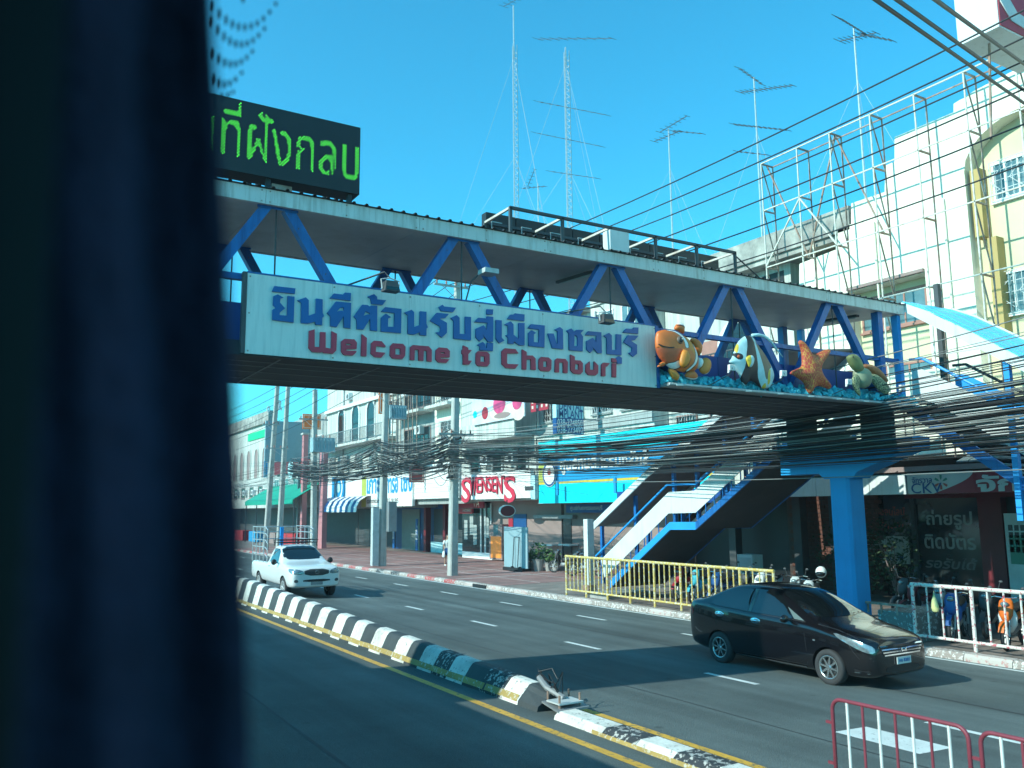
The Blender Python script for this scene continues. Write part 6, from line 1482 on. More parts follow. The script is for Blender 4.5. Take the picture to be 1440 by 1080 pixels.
y0, y1, z0, z1 = wall_rect(509, 672, 580, 713, XQ)
box('sign_panel', (XQ, y1, z0), (XQ + .2, y0, z1), M['white'], bs); box('green_edge', (XQ - .01, y0 - .9, z0), (XQ - .002, y0, z1), M['lime'], bs)
wtext('เกาะ', 516, 674, 534, 695, XQ - .01, M['blue_sign'], bs, bold=.03, depth=.01); wtext('การอ', 543, 672.5, 560, 694, XQ - .01, M['blue_sign'], bs, bold=.03, depth=.01); wtext('เซง', 564, 672, 580, 692, XQ - .01, M['blue_sign'], bs, bold=.03, depth=.01)
wtext('commission', 516, 701, 536, 708, XQ - .01, M['dark_grey'], bs, bold=.0, depth=.008); wtext('65-9195', 544, 701, 560, 708, XQ - .01, M['dark_grey'], bs, bold=.0, depth=.008)
ws = thing('shop_sign', 'white sign with a dark blue panel and round emblem above the striped awning', 'sign', (FX0 - .2, 66, 3.6))
y0, y1, z0, z1 = wall_rect(450, 673, 509, 702, XQ); box('sign_panel', (XQ, y1 + .02, z0), (XQ + .2, y0, z1), M['white'], ws)
wbox('emblem_panel', 467, 672, 485, 701, XQ - .02, .018, M['blue_sign'], ws)
q = atX(476, 686, XQ - .03); MB().lathe([(.75, .01), (.95, .01)], tuple(q), (-1, 0, 0), 28).out('emblem_ring', M['white'], ws); MB().lathe([(0, .01), (.4, .01)], tuple(q), (-1, 0, 0), 20).out('emblem_ring', M['f_cy'], ws)
aw = thing('awning', 'blue and white striped dome awning over the shop entrance', 'awning', (FX0 - 1, 63, 3.2))
y0 = atX(455, 712, FX0 - 1).y; y1 = atX(508, 712, FX0 - 1).y; z0 = atX(455, 716, FX0 - 1.2).z; n_ = 14
for k in range(n_):
    a = y0 + (y1 - y0) * k / n_; b_ = y0 + (y1 - y0) * (k + 1) / n_
    prof_ = [(FX0 + 0, z0 + 1.0), (FX0 - .6, z0 + .9), (FX0 - 1.1, z0 + .6), (FX0 - 1.35, z0 + .15), (FX0 - 1.38, z0 - .25)]
    MB().add([(x, a, z) for x, z in prof_] + [(x, b_, z) for x, z in prof_], [(i, i + 1, i + 6, i + 5) for i in range(4)]).out('awning_stripe', M['white'] if k % 2 else M['navy'], aw)
s5 = thing('shop_unit', 'roller shutter shop with blue vertical banners under the striped awning', 'shop front', (FX0 + 3, 60, 0))
shutter(s5, 58.0, 61.2, 2.9, 'shut_g'); shutter(s5, 64.5, 69, 2.9, 'shut')
for yy in (57.4, 61.6): box('blue_banner', (XA - .5, yy, -.05), (XA - .46, yy + .35, 2.2), M['blue'], s5); text_wall('ชลบุรี', yy + .33, .3, .3, 1.5, XA - .51, M['white'], s5, bold=.0, depth=.004)

# --- far row
t = thing('far_building', 'grey building behind the twin concrete poles', 'building', (24, 80, 0))
shell(t, 70.6, 88, 11.3, 'wall_grey', 3.2, 9, 3.0, 'dark_grey')
for k in range(5): win(t, 71.6 + 3.2 * k, 4.6, 1.6, 1.4); win(t, 71.6 + 3.2 * k, 8.0, 1.6, 1.4)
t = thing('blank_billboard', 'large blank grey billboard facing along the street behind the twin poles', 'billboard', (22.6, 75, 3))
M['bill_grey'] = mat('blank_billboard_grey', (.24, .36, .40), .6, var=.05)
A = atY(374, 597, 75); B_ = atY(447, 650, 75)
box('board', (A.x, 75, B_.z), (23.9, 75.3, A.z + .35), M['bill_grey'], t)
for x in (A.x + .5, 23.2): MB().bar((x, 75.4, -.1), (x, 75.4, B_.z + 1), .2).out('board_post', M['grey'], t)
for k, ch in enumerate('DR'):
    q = atY(346 + 26 * k + (6 if k == 0 else 0), 575, 75)
for x0_, x1_, y0_, y1_ in ((375, 380, 571, 580), (391, 397, 563, 577)):
    FT('0' if x0_ < 380 else 'R', x0_, y0_, x1_, y1_, 74.9, 'white', t, bold=.04, depth=.1, name='roof_letter')
t = thing('far_building', 'pale arched building with a green sign band far down the street', 'building', (24, 96, 0))
shell(t, 88.05, 112, 12.0, 'wall_white', 3.2, 9, 3.0, 'dark_grey')
for k in range(7): arch_window(t, 90 + 3.2 * k, 6.4, .7, 2.4, FX0, 'wall_brown', 'wall_white')
for k in range(6): aircon(t, 89.5 + 3.6 * k, 4.6); win(t, 90.6 + 3.6 * k, 4.3, 1.5, 1.2, FX0, 'glass_dark', 'wall_brown')
box('green_band', (FX0 - .1, 88.2, 10.6), (FX0 - .003, 97, 11.4), M['green_br'], t)
box('parapet', (FX0 - .3, 88.05, 12.003), (FX0 + .3, 112, 13.2), M['old_conc'], t)
t = thing('far_building', 'row of distant shophouses beyond the pale building with pointed arches', 'building', (24, 140, 0))
for k in range(8):
    ya = 112.1 + 9 * k; box('wall', (FX0, ya, -.3), (FX0 + 9, ya + 8.95, 11 + (k * 37 % 4)), M[['wall_grey', 'wall_white', 'cream'][k % 3]], t)
    for z in (4.5, 7.8): win(t, ya + 1.5, z, 5, 1.4)
# buildings closing the street and standing across it
for i, (x, y, w_, d_, h, m_, lab) in enumerate(((-30, 60, 10, 40, 9, 'wall_grey', 'grey shophouse row on the other side of the road'), (6, 230, 26, 12, 12, 'wall_white', 'white building closing the end of the street'))):
    t = thing('far_building', lab, 'building', (x, y, 0)); box('wall', (x, y, .1), (x + w_, y + d_, h), M[m_], t)
    for k in range(4): box('window_band', (x + .5, y - .04, 2.5 + k * 2.2), (x + w_ - .5, y - .004, 3.6 + k * 2.2), M['glass_blue'], t)
t = thing('awning', 'long green awning sheltering market stalls at the far side of the street', 'awning', (22, 78, 3))
A = atX(345, 706, 21.5); B_ = atX(412, 706, 21.5)
MB().prism([(21.5, A.y, A.z), (21.5, B_.y, A.z), (24, B_.y, A.z + 1.5), (24, A.y, A.z + 1.5)], (0, 0, .05)).out('awning_sheet', M['green'], t, fix=True)
box('valance', (21.46, B_.y, A.z - .35), (21.5, A.y, A.z), M['green'], t)
yy = B_.y
while yy < A.y + .1: MB().bar((21.6, yy, pz(21.6)), (21.6, yy, A.z), .08).out('awning_post', M['dark_grey'], t); yy += (A.y - B_.y) / 4
for k in range(5): box('stall_counter', (22.2, B_.y + 1.5 + 6 * k, -.1), (23.2, B_.y + 5 + 6 * k, .9), M[['red', 'wall_brown', 'blue_sign'][k % 3]], t)
for px_, w_, lab in ((424, .5, 'slim pink post beside the far transformer'), (451, .95, 'broad pink pillar behind the far transformer pole')):
    A = atX(px_, 700, 22.5); t = thing('pink_pillar', lab, 'pillar', (22.5, A.y, -.1)); zt_ = atX(px_, 622 if w_ > .6 else 612, 22.5).z
    box('pillar_body', (22.5, A.y - w_ / 2, -.12), (22.9, A.y + w_ / 2, zt_), M['pink'], t); box('pillar_cap', (22.4, A.y - w_ / 2 - .1, zt_ + .003), (23, A.y + w_ / 2 + .1, zt_ + .15), M['wall_white'], t)
t = thing('shop_building', 'red fronted corner shop behind the far poles', 'building', (25, 72, 0)); wbox('sign_panel', 386, 650, 424, 668, 23.7, .2, M['red_dk'], t)
q = atX(409, 660, 23.65); MB().lathe([(0, .02), (.9, .02)], tuple(q), (-1, 0, 0), 20).out('round_logo', M['f_cy'], t)

for i, (yy, z, h, d_, m_, lab) in enumerate(((50.6, 4.6, 1.1, 1.0, 'red_dk', 'small dark red hanging sign above the dark shutters'), (56.2, 9.6, 1.6, .9, 'orange', 'orange projecting sign under the bridge beside the pipes'), (71.5, 9.8, 1.3, 1.6, 'orange', 'orange projecting sign high beside the far transformer'), (74.2, 5.2, 2.2, .8, 'red', 'tall red projecting sign beyond the transformer pole'), (86, 6.2, 1.6, .9, 'blue_sign', 'blue projecting sign over the green awning'))):
    t = thing('hanging_sign', lab, 'sign', (FX0 - d_, yy, z)); box('sign_panel', (FX0 - d_ - .2, yy, z), (FX0 - .2, yy + .12, z + h), M[m_], t); MB().bar((FX0 - .2, yy + .06, z + h * .7), (FX0, yy + .06, z + h * .7), .05).out('sign_bracket', M['grey'], t)
    box('sign_border', (FX0 - d_ - .14, yy - .01, z + .08), (FX0 - .26, yy - .002, z + h - .08), M['white'] if i % 2 else M['bb_cream'], t)
    box('sign_centre', (FX0 - d_ - .08, yy - .02, z + .14), (FX0 - .32, yy - .012, z + h - .14), M[m_], t)
# steel sign frame standing before the cream building
t = thing('steel_sign_frame', 'tall bare steel sign frame in front of the cream building', 'sign frame', (23, 12, 4))
post_px = [1070, 1120, 1166, 1223, 1285, 1355, 1427]; post_y = [atX(p, 228 - (p - 1070) * .41, 23.0).y for p in post_px] + [8.6, 5.5, 2.5]
levels = [15.12, 13.35, 11.25, 9.15, 7.1]
for i, yy in enumerate(post_y):
    zb0 = 4.2 if i else 6.0
    for X, m_ in ((23.0, 'frame_pale'), (23.6, 'rust')): MB().bar((X, yy, zb0), (X, yy, 15.12), .038).out('frame_post', M[m_], t)
    for j_, z in enumerate(levels): MB().bar((23.0, yy, z), (23.6, yy, z), .05).out('frame_tie', M['rust'], t)
    for j_, (za, zb0) in enumerate(zip(levels, levels[1:])):
        if i in (0, 2, 3, 5, 6): MB().bar((23.0, yy, za), (23.6, yy, zb0), .035).out('frame_brace', M['rust'], t)
for z in levels:
    for X in ((23.0, 23.6) if z > 15 else (23.0,)): MB().bar((X, 2.5, z), (X, post_y[0], z), .038).out('frame_rail', M['frame_pale' if X < 23.3 else 'rust'], t)
for i in (0, 1, 2): MB().bar((23.3, post_y[i], 15.1 if i % 2 == 0 else 11.25), (23.3, post_y[i + 1], 11.25 if i % 2 == 0 else 15.1), .045).out('frame_brace', M['rust'], t)
MB().bar((23.0, post_y[1], 13.3), (23.0, post_y[2], 11.3), .045).out('frame_brace', M['frame_pale'], t); MB().bar((23.0, post_y[1], 13.3), (23.0, post_y[0], 11.3), .045).out('frame_brace', M['frame_pale'], t)
# box sign high in the corner
t = thing('box_sign', 'projecting white box sign with a dark red face at the top corner', 'sign', (20, 9.2, 14)); YB = 9.0
A = atY(1405, 37, YB)
box('sign_body', (A.x, YB, A.z), (A.x + 2.4, YB + .9, A.z + 2.6), M['white_metal'], t); box('sign_face', (A.x + .03, YB - .02, A.z + .04), (A.x + 2.37, YB - .003, A.z + 2.56), M['bb_red'], t)
M['sg'] = M['grey_lt']
sc_ = lambda L: [(A.x + a, A.z + b) for a, b in L]
place_mesh(outlines([[(a - A.x, b - A.z) for a, b in sc_([(.10, .75), (.30, 1.0), (.75, 1.05), (1.0, 1.4), (.7, 1.5), (.35, 1.3), (.15, 1.1), (.05, .9)])]], .02), 'sign_mark', M['grey_lt'], t, (A.x, YB - .022, A.z), V((1, 0, 0)), UPV)
place_mesh(outlines([[(a - A.x, b - A.z) for a, b in sc_([(.08, .60), (.45, .25), (1.4, .18), (1.5, .45), (.7, .52), (.35, .85)])]], .02), 'sign_mark', M['grey_lt'], t, (A.x, YB - .022, A.z), V((1, 0, 0)), UPV)
MB().bar((A.x + 2.4, YB + .45, A.z + 1.2), (24.2, YB + .45, A.z + 1.2), .12).out('sign_bracket', M['grey'], t)
MB().bar((A.x + .5, YB + .5, A.z), (A.x + .4, YB + .6, A.z - 2.2), .04).out('sign_bracket', M['rust'], t)
# ================================================================== POLES AND CABLES
def pole(label, base, topp, w0, w1, arms=(), boxes=(), m='pole_conc'):
    t = thing('utility_pole', label, 'utility pole', base, 'concrete utility poles along the pavement'); b = MB(); a, c_ = V(base), V(topp)
    vs = []
    for p, w_ in ((a, w0), (c_, w1)): vs += [p + V((x * w_ / 2, y * w_ / 2, 0)) for x, y in ((-1, -.75), (-.75, -1), (.75, -1), (1, -.75), (1, .75), (.75, 1), (-.75, 1), (-1, .75))]
    b.add(vs, [(i, (i + 1) % 8, (i + 1) % 8 + 8, i + 8) for i in range(8)] + [(7, 6, 5, 4, 3, 2, 1, 0), (8, 9, 10, 11, 12, 13, 14, 15)]); b.out('pole_shaft', M[m], t, fix=True)
    for z, L, side in arms:
        f = (z - a.z) / (c_.z - a.z); p = a.lerp(c_, f)
        ar = MB().bar((p.x - L, p.y - w1 * .6, z), (p.x + side, p.y - w1 * .6, z), .09).out('crossarm', M['pole_conc'], t)
        for k in range(4):
            x = p.x - L + .15 + (L + side - .3) * k / 3
            MB().lathe([(.035, 0), (.05, .03), (.03, .06), (.055, .09), (.03, .12), (.04, .17), (0, .19)], (x, p.y - w1 * .6, z + .045), (0, 0, 1), 10).out('insulator', M['brown_frame'], ar)
        MB().bar((p.x - L * .7, p.y - w1 * .6, z), (p.x, p.y - w1 * .6, z - .7), .03).out('arm_brace', M['steel'], t)
    for (z, dx, dy, w_, h_, m_) in boxes:
        f = (z - a.z) / (c_.z - a.z); p = a.lerp(c_, f)
        bx = box('transformer', (p.x + dx - w_ / 2, p.y + dy - .3, z), (p.x + dx + w_ / 2, p.y + dy + .3, z + h_), M[m_], t)
        for k in range(3): MB().lathe([(.04, 0), (.055, .05), (.03, .1), (.05, .15), (.02, .25)], (p.x + dx - w_ * .3 + w_ * .3 * k, p.y + dy, z + h_), (0, 0, 1), 8).out('bushing', M['brown_frame'], bx)
        for k in range(7): MB().box((p.x + dx - w_ / 2 + .06 + (w_ - .12) * k / 6 - .015, p.y + dy - .36, z + .08), (p.x + dx - w_ / 2 + .06 + (w_ - .12) * k / 6 + .015, p.y + dy - .303, z + h_ - .08)).out('cooling_fin', M[m_], bx)
    return t
Z0 = pz(18.2)
pole('tall concrete pole at the kerb beside the ice cream shop', (18.2, 35.6, Z0), (18.25, 35.2, 13.7), .40, .24, ((13.3, 1.3, .5), (11.4, 1.3, .5), (6.3, .9, .9)))
M['tx'] = mat('transformer_blue_grey', (.28, .42, .46), .5, var=.08, dirt=(.2, .25, .26), dirt_amt=.3)
pole('concrete pole with a meter box and transformer in front of the shuttered shops', (18.2, 44.0, Z0), (18.25, 43.8, 9.9), .42, .26, ((9.3, .9, .9),), ((7.85, .65, 0, 1.0, .75, 'tx'),))
t = thing('meter_box', 'grey switch box and riser pipe strapped to the pole before the shuttered shops', 'switch box', (18, 43.4, 0)); box('box_body', (18.3, 43.3, 1.7), (18.75, 43.65, 3.3), M['grey'], t); box('riser', (17.55, 43.7, -.1), (17.9, 44.0, 3.0), M['grey_lt'], t)
def pxpole(label, x0, y0, x1, y1, X, w_, arms=(), boxes=(), ext=1.0, m='pole_conc'):
    a = atX(x0, y0, X); c_ = atX(x1, y1, X); d_ = (c_ - a); a2 = a - d_ * ((a.z + .12) / d_.z); c2 = a + d_ * ext
    c2.y = a2.y + (c2.y - a2.y); return pole(label, tuple(a2), tuple(c2), w_, w_ * .7, arms, boxes, m)
pxpole('first of the twin concrete poles at the far kerb', 376, 735, 390, 545, 18.6, .42, ((9.6, 1.0, .4),), ext=1.05)
pxpole('second of the twin concrete poles, leaning beside its neighbour at the far kerb', 394, 735, 405, 545, 18.9, .40, ((7.6, 1.5, .3),), ext=1.05)
pxpole('far concrete pole carrying a blue grey transformer', 441, 740, 443, 548, 19.0, .42, ((9.2, 1.2, .9),), ((6.9, .5, -.3, 1.6, 1.0, 'tx'),))
pole('concrete pole near the photo studio with its foot hidden behind the barriers', (18.2, -6, Z0), (18.2, -6, 13.7), .40, .24, ((13.3, 1.3, .5), (11.4, 1.3, .5)))
def cable(p, q, sag, r, m, parent=None, name='cable', n=14, **k):
    p, q = V(p), V(q); pts = []
    for i in range(n + 1):
        f = i / n; c_ = p.lerp(q, f); c_.z -= sag * 4 * f * (1 - f); pts.append(c_)
    return MB().tube(pts, r, 7 if r > .02 else 5, caps=False).out(name, M[m], parent, smooth=True, **k)
rc = random.Random(11)
def bundle(label, Y0, Y1, z0s, z1s, x0s, x1s, count, sags, rr_=(.006, .016), grp='cable bundles strung along the pavement', pale=.25):
    t = thing('cable_bundle', label, 'cable bundle', ((x0s[0] + x1s[0]) / 2, (Y0 + Y1) / 2, (z0s[0] + z1s[0]) / 2 - sags[0]), grp)
    for k in range(count):
        f = rc.random()
        cable((rc.uniform(*x0s), Y0, z0s[0] + (z0s[1] - z0s[0]) * (f + rc.uniform(-.2, .2))), (rc.uniform(*x1s), Y1, z1s[0] + (z1s[1] - z1s[0]) * (f + rc.uniform(-.25, .25))), rc.uniform(*sags), rc.uniform(*rr_), 'cable_grey' if rc.random() < pale else 'cable', t, n=22)
    return t
PX = (17.75, 18.05); PE = (15.5, 16.1)
bundle('thick upper tangle of black cables passing in front of the staircase and under the bridge', 35.3, -6, (5.6, 6.4), (5.2, 7.6), PX, PE, 28, (.95, 1.35), (.006, .014), pale=.4)
bundle('middle tangle of black cables sagging in front of the clinic sign and the blue column', 35.3, -6, (4.95, 5.6), (4.6, 6.2), PX, PE, 34, (.6, 1.05), (.006, .014), pale=.4)
bundle('lower tangle of black cables sagging over the staircase and the photo studio sign', 35.3, -6, (4.2, 4.9), (3.9, 5.2), PX, PE, 14, (.15, .5), (.006, .014), pale=.4)
bundle('heavy knot of thick dark cables hanging in the middle of the tangle under the bridge', 35.3, -6, (4.9, 5.9), (4.7, 6.0), PX, PE, 24, (.85, 1.2), (.010, .020), pale=.15)
bundle('upper cable tangle between the two poles before the shuttered shops', 44, 35.3, (5.9, 6.7), (5.5, 6.5), PX, PX, 30, (.1, .6), (.008, .022))
bundle('lower cable tangle between the two poles before the shuttered shops', 44, 35.3, (5.2, 6.0), (4.6, 5.5), PX, PX, 30, (.1, .7), (.008, .022))
bundle('cable tangle running from the transformer pole towards the far twin poles', 62, 44, (5.2, 6.6), (5.1, 6.6), (18.2, 18.9), PX, 40, (.2, .9), (.01, .024))
bundle('thick knotted cable tangle drooping low between the transformer pole and the twin poles', 62, 35.3, (5.4, 6.3), (5.0, 6.0), (18.0, 18.6), PX, 26, (.3, .9), (.012, .03), pale=.1)
bundle('distant cable tangle reaching the twin poles beyond the green awning', 110, 62, (5.2, 7.2), (5.0, 6.8), (17.6, 19.4), (18.2, 18.9), 22, (.3, 1.2))
for z0_, Y in ((5.4, 35.15), (4.6, 35.15), (5.2, 43.7)):
    t = thing('cable_coil', {5.4: 'coil of spare cable hung on the tall pole, upper one', 4.6: 'coil of spare cable hung on the tall pole under the cable joint', 5.2: 'coil of spare cable on the pole before the shuttered shops'}[z0_], 'cable coil', (17.9, Y, z0_), 'coils of spare cable on the poles')
    for k in range(4):
        r = .32 + .02 * k; MB().tube([(17.9 + .03 * k, Y + r * math.cos(a * math.pi / 10), z0_ + r * math.sin(a * math.pi / 10)) for a in range(21)], .012, 5, caps=False).out('cable_loop', M['cable' if k % 2 else 'cable_grey'], t)
t = thing('cable_splice', 'mess of looping drop wires and splice boxes on the tall pole', 'cable joint', (18, 35, 5))
for k in range(36):
    p = V((17.95, 35.2, rc.uniform(4.2, 6.4))); q = V((rc.uniform(17.7, 18.2), 35.2 + rc.uniform(-2.2, 2.4), rc.uniform(3.9, 6.4))); cable(p, q, rc.uniform(-.2, .7), rc.uniform(.006, .014), 'cable' if rc.random() < .7 else 'cable_grey', t, 'drop_wire', 8)
for k in range(7): z_ = rc.uniform(4.3, 6.2); yy = 35.2 + rc.uniform(-1.2, 1.2); MB().tube([(17.85, yy - .25, z_), (17.85, yy + .25, z_ - .03)], .06, 8).out('splice_box', M['black' if k % 2 else 'dark_grey'], t)
for k in range(16):
    p = V((17.95, 35.2, rc.uniform(4.6, 6.0))); q = V((24, 35.2 + rc.uniform(-6, 12), rc.uniform(3.4, 6.5))); cable(p, q, rc.uniform(.1, .6), .008, 'cable', t, 'drop_wire', 10)
# high lines
for i, (zz, X, lab) in enumerate(((13.5, 17.1, 'topmost'), (13.35, 17.75, 'second'), (13.35, 18.6, 'third'), (12.1, 17.2, 'fourth'), (11.75, 17.9, 'fifth'), (11.2, 18.5, 'lowest'))):
    o = cable((X, 35.2, zz), (X, -6, zz - .1), .85 + .06 * i, .020, 'cable', None, 'power_line', 20)
    tag(o, f'{lab} black power line running high past the steel sign frame', 'power line', 'power lines high above the pavement')
    o = cable((X, 35.2, zz), (X + .1, 110, zz - .6 - .3 * i), 1.6, .018, 'cable', None, 'power_line', 20)
    tag(o, f'{lab} power line seen through the bridge and running off to the far poles', 'power line', 'power lines continuing beyond the tall pole')
for i, (a, b_, X1, lab) in enumerate((((1232, 0), (1440, 145), 9.5, 'lower'), ((1262, 0), (1440, 127), 9.8, 'middle'), ((1316, 0), (1440, 90), 10.2, 'upper'))):
    P_, Q = atX(*a, X1), atX(*b_, 17.5); d_ = Q - P_
    o = cable(P_ - d_ * .8, Q + d_ * .25, .0, .030, 'cable', None, 'power_line', 4); tag(o, f'{lab} of the three thick cables cutting across the sky corner over the steel frame', 'power line', 'thick cables crossing the road')
# ================================================================== AERIALS
def yagi(parent, c, dir_, L, n_, el, tilt=0):
    c = V(c); d_ = V(dir_).normalized(); b = MB(); b.bar(c - d_ * L / 2, c + d_ * L / 2, .03); o = b.out('aerial_boom', M['dark_grey'], parent)
    s_ = d_.cross(V((0, 0, 1))).normalized() if not tilt else V((0, 0, 1)).lerp(d_.cross(V((0, 0, 1))), .3).normalized()
    g = MB()
    for k in range(n_):
        p = c - d_ * L / 2 + d_ * L * k / (n_ - 1); e_ = el * (1 - .35 * k / n_) / 2; g.tube([p - s_ * e_, p + s_ * e_], .012, 4)
    g.out('aerial_rods', M['dark_grey'], o); return o
def mast(label, px0, py0, py1, X, lattice=0, aer=()):
    a, b_ = atX(px0[0], py0, X), atX(px0[1], py1, X); b_.y = a.y; a.z -= 6
    t = thing('aerial_mast', label, 'antenna mast', (X, a.y, a.z), 'rooftop aerial masts')
    if lattice:
        zt = lattice
        for dx, dy in ((-.16, -.16), (.16, -.16), (0, .18)): MB().bar((X + dx, a.y + dy, a.z), (X + dx, a.y + dy, zt), .035).out('mast_leg', M['steel'], t)
        b = MB(); z = a.z; L = ((-.16, -.16), (.16, -.16), (0, .18)); k = 0
        while z < zt - .4:
            for i in range(3):
                p, q = L[i], L[(i + 1) % 3]
                b.bar((X + p[0], a.y + p[1], z), (X + q[0], a.y + q[1], z + .4), .016); b.bar((X + p[0], a.y + p[1], z), (X + q[0], a.y + q[1], z), .016)
            z += .4
        b.out('mast_lattice', M['grey_lt'], t)
        MB().tube([(X, a.y, zt - 1), (X, a.y, b_.z)], .05, 6).out('mast_pole', M['steel'], t)
        for k in range(6):
            an = 2 * math.pi * k / 3 + .4; f = .95 if k < 3 else .55; MB().tube([(X, a.y, a.z + (zt - a.z) * f), (X + 5 * math.cos(an), a.y + 5 * math.sin(an), a.z + 2)], .008, 4).out('guy_wire', M['grey_lt'], t)
    else:
        MB().tube([(X, a.y, a.z), (X, a.y, (a.z + b_.z) / 2), (X, a.y, b_.z)], [.06, .05, .035], 6).out('mast_pole', M['steel'], t)
        for k in range(3): an = 2 * math.pi * k / 3 + .4; MB().tube([(X, a.y, a.z + (b_.z - a.z) * .8), (X + 3 * math.cos(an), a.y + 3 * math.sin(an), a.z + 3)], .006, 4).out('guy_wire', M['grey_lt'], t)
    for (p0, p1, n_, el) in aer:
        P_, Q = atX(p0[0], p0[1], X), atX(p1[0], p1[1], X)
        # boom between the two ends seen, kept on the mast
        c_ = (P_ + Q) / 2; d_ = (Q - P_); yagi(t, c_, d_, d_.length, n_, el)
    return t
XM = 29.0
mast('thin lattice aerial mast with a whip on top, farthest along the row', (725, 728), 300, 2, XM, atX(722, 64, XM).z, (((708, 9), (733, -4), 5, .8),))
mast('thicker lattice mast carrying four long aerials one above another', (800, 801), 310, 62, XM, atX(800, 68, XM).z, (((756, 55), (861, 54), 9, .9), ((757, 143), (854, 162), 9, .8), ((754, 187), (846, 206), 9, .8), ((774, 241), (841, 251), 7, .7)))
mast('low aerial mast with crossed aerials standing alone over the roof frame', (945, 942), 312, 180, XM, 0, (((920, 199), (957, 184), 7, .6), ((928, 186), (966, 163), 7, .6), ((945, 184), (988, 188), 6, .6)))
mast('tubular aerial mast with three stages of aerials left of the steel sign frame', (1072, 1067), 330, 105, XM, 0, (((1040, 96), (1072, 119), 7, .7), ((1041, 130), (1115, 120), 12, .7), ((1032, 175), (1108, 183), 12, .7), ((1037, 213), (1080, 218), 6, .6)))
mast('tall thin tubular mast behind the steel sign frame', (1214, 1207), 225, 36, XM, 0, (((1178, 24), (1216, 47), 9, .8), ((1181, 58), (1232, 46), 9, .8), ((1210, 48), (1255, 57), 7, .8)))
mast('short leaning aerial between the two lattice masts', (757, 750), 300, 262, XM, 0, (((735, 265), (767, 262), 6, .5), ((742, 262), (752, 238), 6, .5)))
# ================================================================== STREET THINGS
bike('motorbike', 'blue motorbike behind the red and white railing nearest the hanging bag', 18.7, 11.75, math.pi + .35, M['letter_blue'], M['letter_blue'])
bike('motorbike', 'orange and white motorbike behind the red and white railing', 18.6, 10.45, math.pi + .25, M['orange'], M['white'])
bike('motorbike', 'cyan motorbike cut off at the picture edge behind the red and white railing', 18.5, 9.55, math.pi + .25, M['cyan'], M['letter_blue'])
bike('motorbike', 'dark red motorbike standing in shade right behind the blue column', 20.6, 13.7, math.pi - .3, M['red_dk'], M['black'])
bike('motorbike', 'black motorbike in shade between the blue column and the studio window', 21.4, 14.6, math.pi - .1, M['dark_grey'], M['black'])
t = bike('motorbike', 'grey motorbike with a white helmet on its mirror behind the black sedan', 18.9, 15.9, math.pi + .5, M['grey_lt'], M['dark_grey'])
p = atX(1145, 808, 18.9)
h = thing('helmet', 'white helmet with a dark visor resting on the grey motorbike behind the sedan', 'helmet', (18.75, 15.45, 1.12)); MB().ball((18.75, 15.45, 1.12), (.14, .14, .15), 16).out('helmet_shell', M['white'], h, smooth=True); MB().ball((18.70, 15.43, 1.08), (.125, .125, .08), 14).out('visor', M['glass_dark'], h, smooth=True)
bike('motorbike', 'turquoise motorbike behind the middle of the yellow railing', 19.4, 20.6, math.pi + .3, M['coral'], M['blue_sign'])
bike('motorbike', 'red and white motorbike behind the end of the yellow railing', 19.3, 17.9, math.pi + .35, M['white'], M['bb_red'])
bike('motorbike', 'silver motorbike behind the yellow railing next to the red and white one', 19.6, 16.9, math.pi + .4, M['grey_lt'], M['grey'])
bike('motorbike', 'dark motorbike deep in shade under the staircase', 20.6, 19.6, math.pi + .2, M['dark_grey'], M['black'])
bike('motorbike', 'white motorbike half hidden by the railing under the staircase', 20.2, 18.6, math.pi + .2, M['grey_lt'], M['white'])
bike('motorbike', 'black motorbike parked broadside beside the plant pots', 23.0, 33.4, 2.2, M['dark_grey'], M['black'])
bike('motorbike', 'dark motorbike parked behind the white post near the plant pots', 22.6, 31.3, 2.3, M['dark_grey'], M['black'])
bike('motorbike', 'dark motorbike close behind the red and white railing between the blue and the orange one', 19.8, 11.6, math.pi + .3, M['dark_grey'], M['black'])
bike('motorbike', 'grey motorbike behind the plastic bag in the shade of the studio', 20.0, 12.8, math.pi + .2, M['grey'], M['dark_grey'])
bike('motorbike', 'red motorbike under the staircase beside the turquoise one', 19.6, 21.6, math.pi + .35, M['bb_red'], M['dark_grey'])
bike('motorbike', 'dark blue motorbike close behind the yellow railing before the white one', 19.0, 19.3, math.pi + .3, M['navy'], M['grey_lt'])
t = thing('road_post', 'square white post standing behind the start of the yellow railing', 'post', (18.5, 25.6, pz(18.5)))
a = atX(828, 835, 18.5); box('post_shaft', (18.4, a.y - .14, pz(18.5)), (18.68, a.y + .1, atX(828, 730, 18.5).z), M['white_metal'], t); box('post_foot', (18.36, a.y - .18, pz(18.5)), (18.72, a.y + .14, .12), M['rust'], t)
t = thing('blank_board', 'blank blue grey board standing on the pavement with a hand trolley leaning on it', 'board', (21.9, 36.3, 0))
A = atX(709, 800, 21.9); B_ = atX(742, 800, 21.9); zt_ = atX(725, 741, 21.9).z
box('board_sheet', (21.9, B_.y, .03), (21.96, A.y, zt_), M['bill_grey'], t); box('board_foot', (21.7, B_.y + .2, -.12), (22.2, A.y - .2, .03), M['black'], t)
tr = thing('hand_trolley', 'black hand trolley propped against the blank board', 'trolley', (21.8, 36.2, 0))
C_ = atX(722, 790, 21.8); E_ = atX(729, 790, 21.8); zt2 = atX(725, 755, 21.8).z
MB().tube([(21.75, C_.y, .05), (21.85, C_.y, zt2), (21.85, E_.y, zt2), (21.75, E_.y, .05)], .02, 6).out('trolley_frame', M['black'], tr); box('trolley_plate', (21.5, E_.y - .1, -.08), (21.85, C_.y + .1, -.05), M['black'], tr)
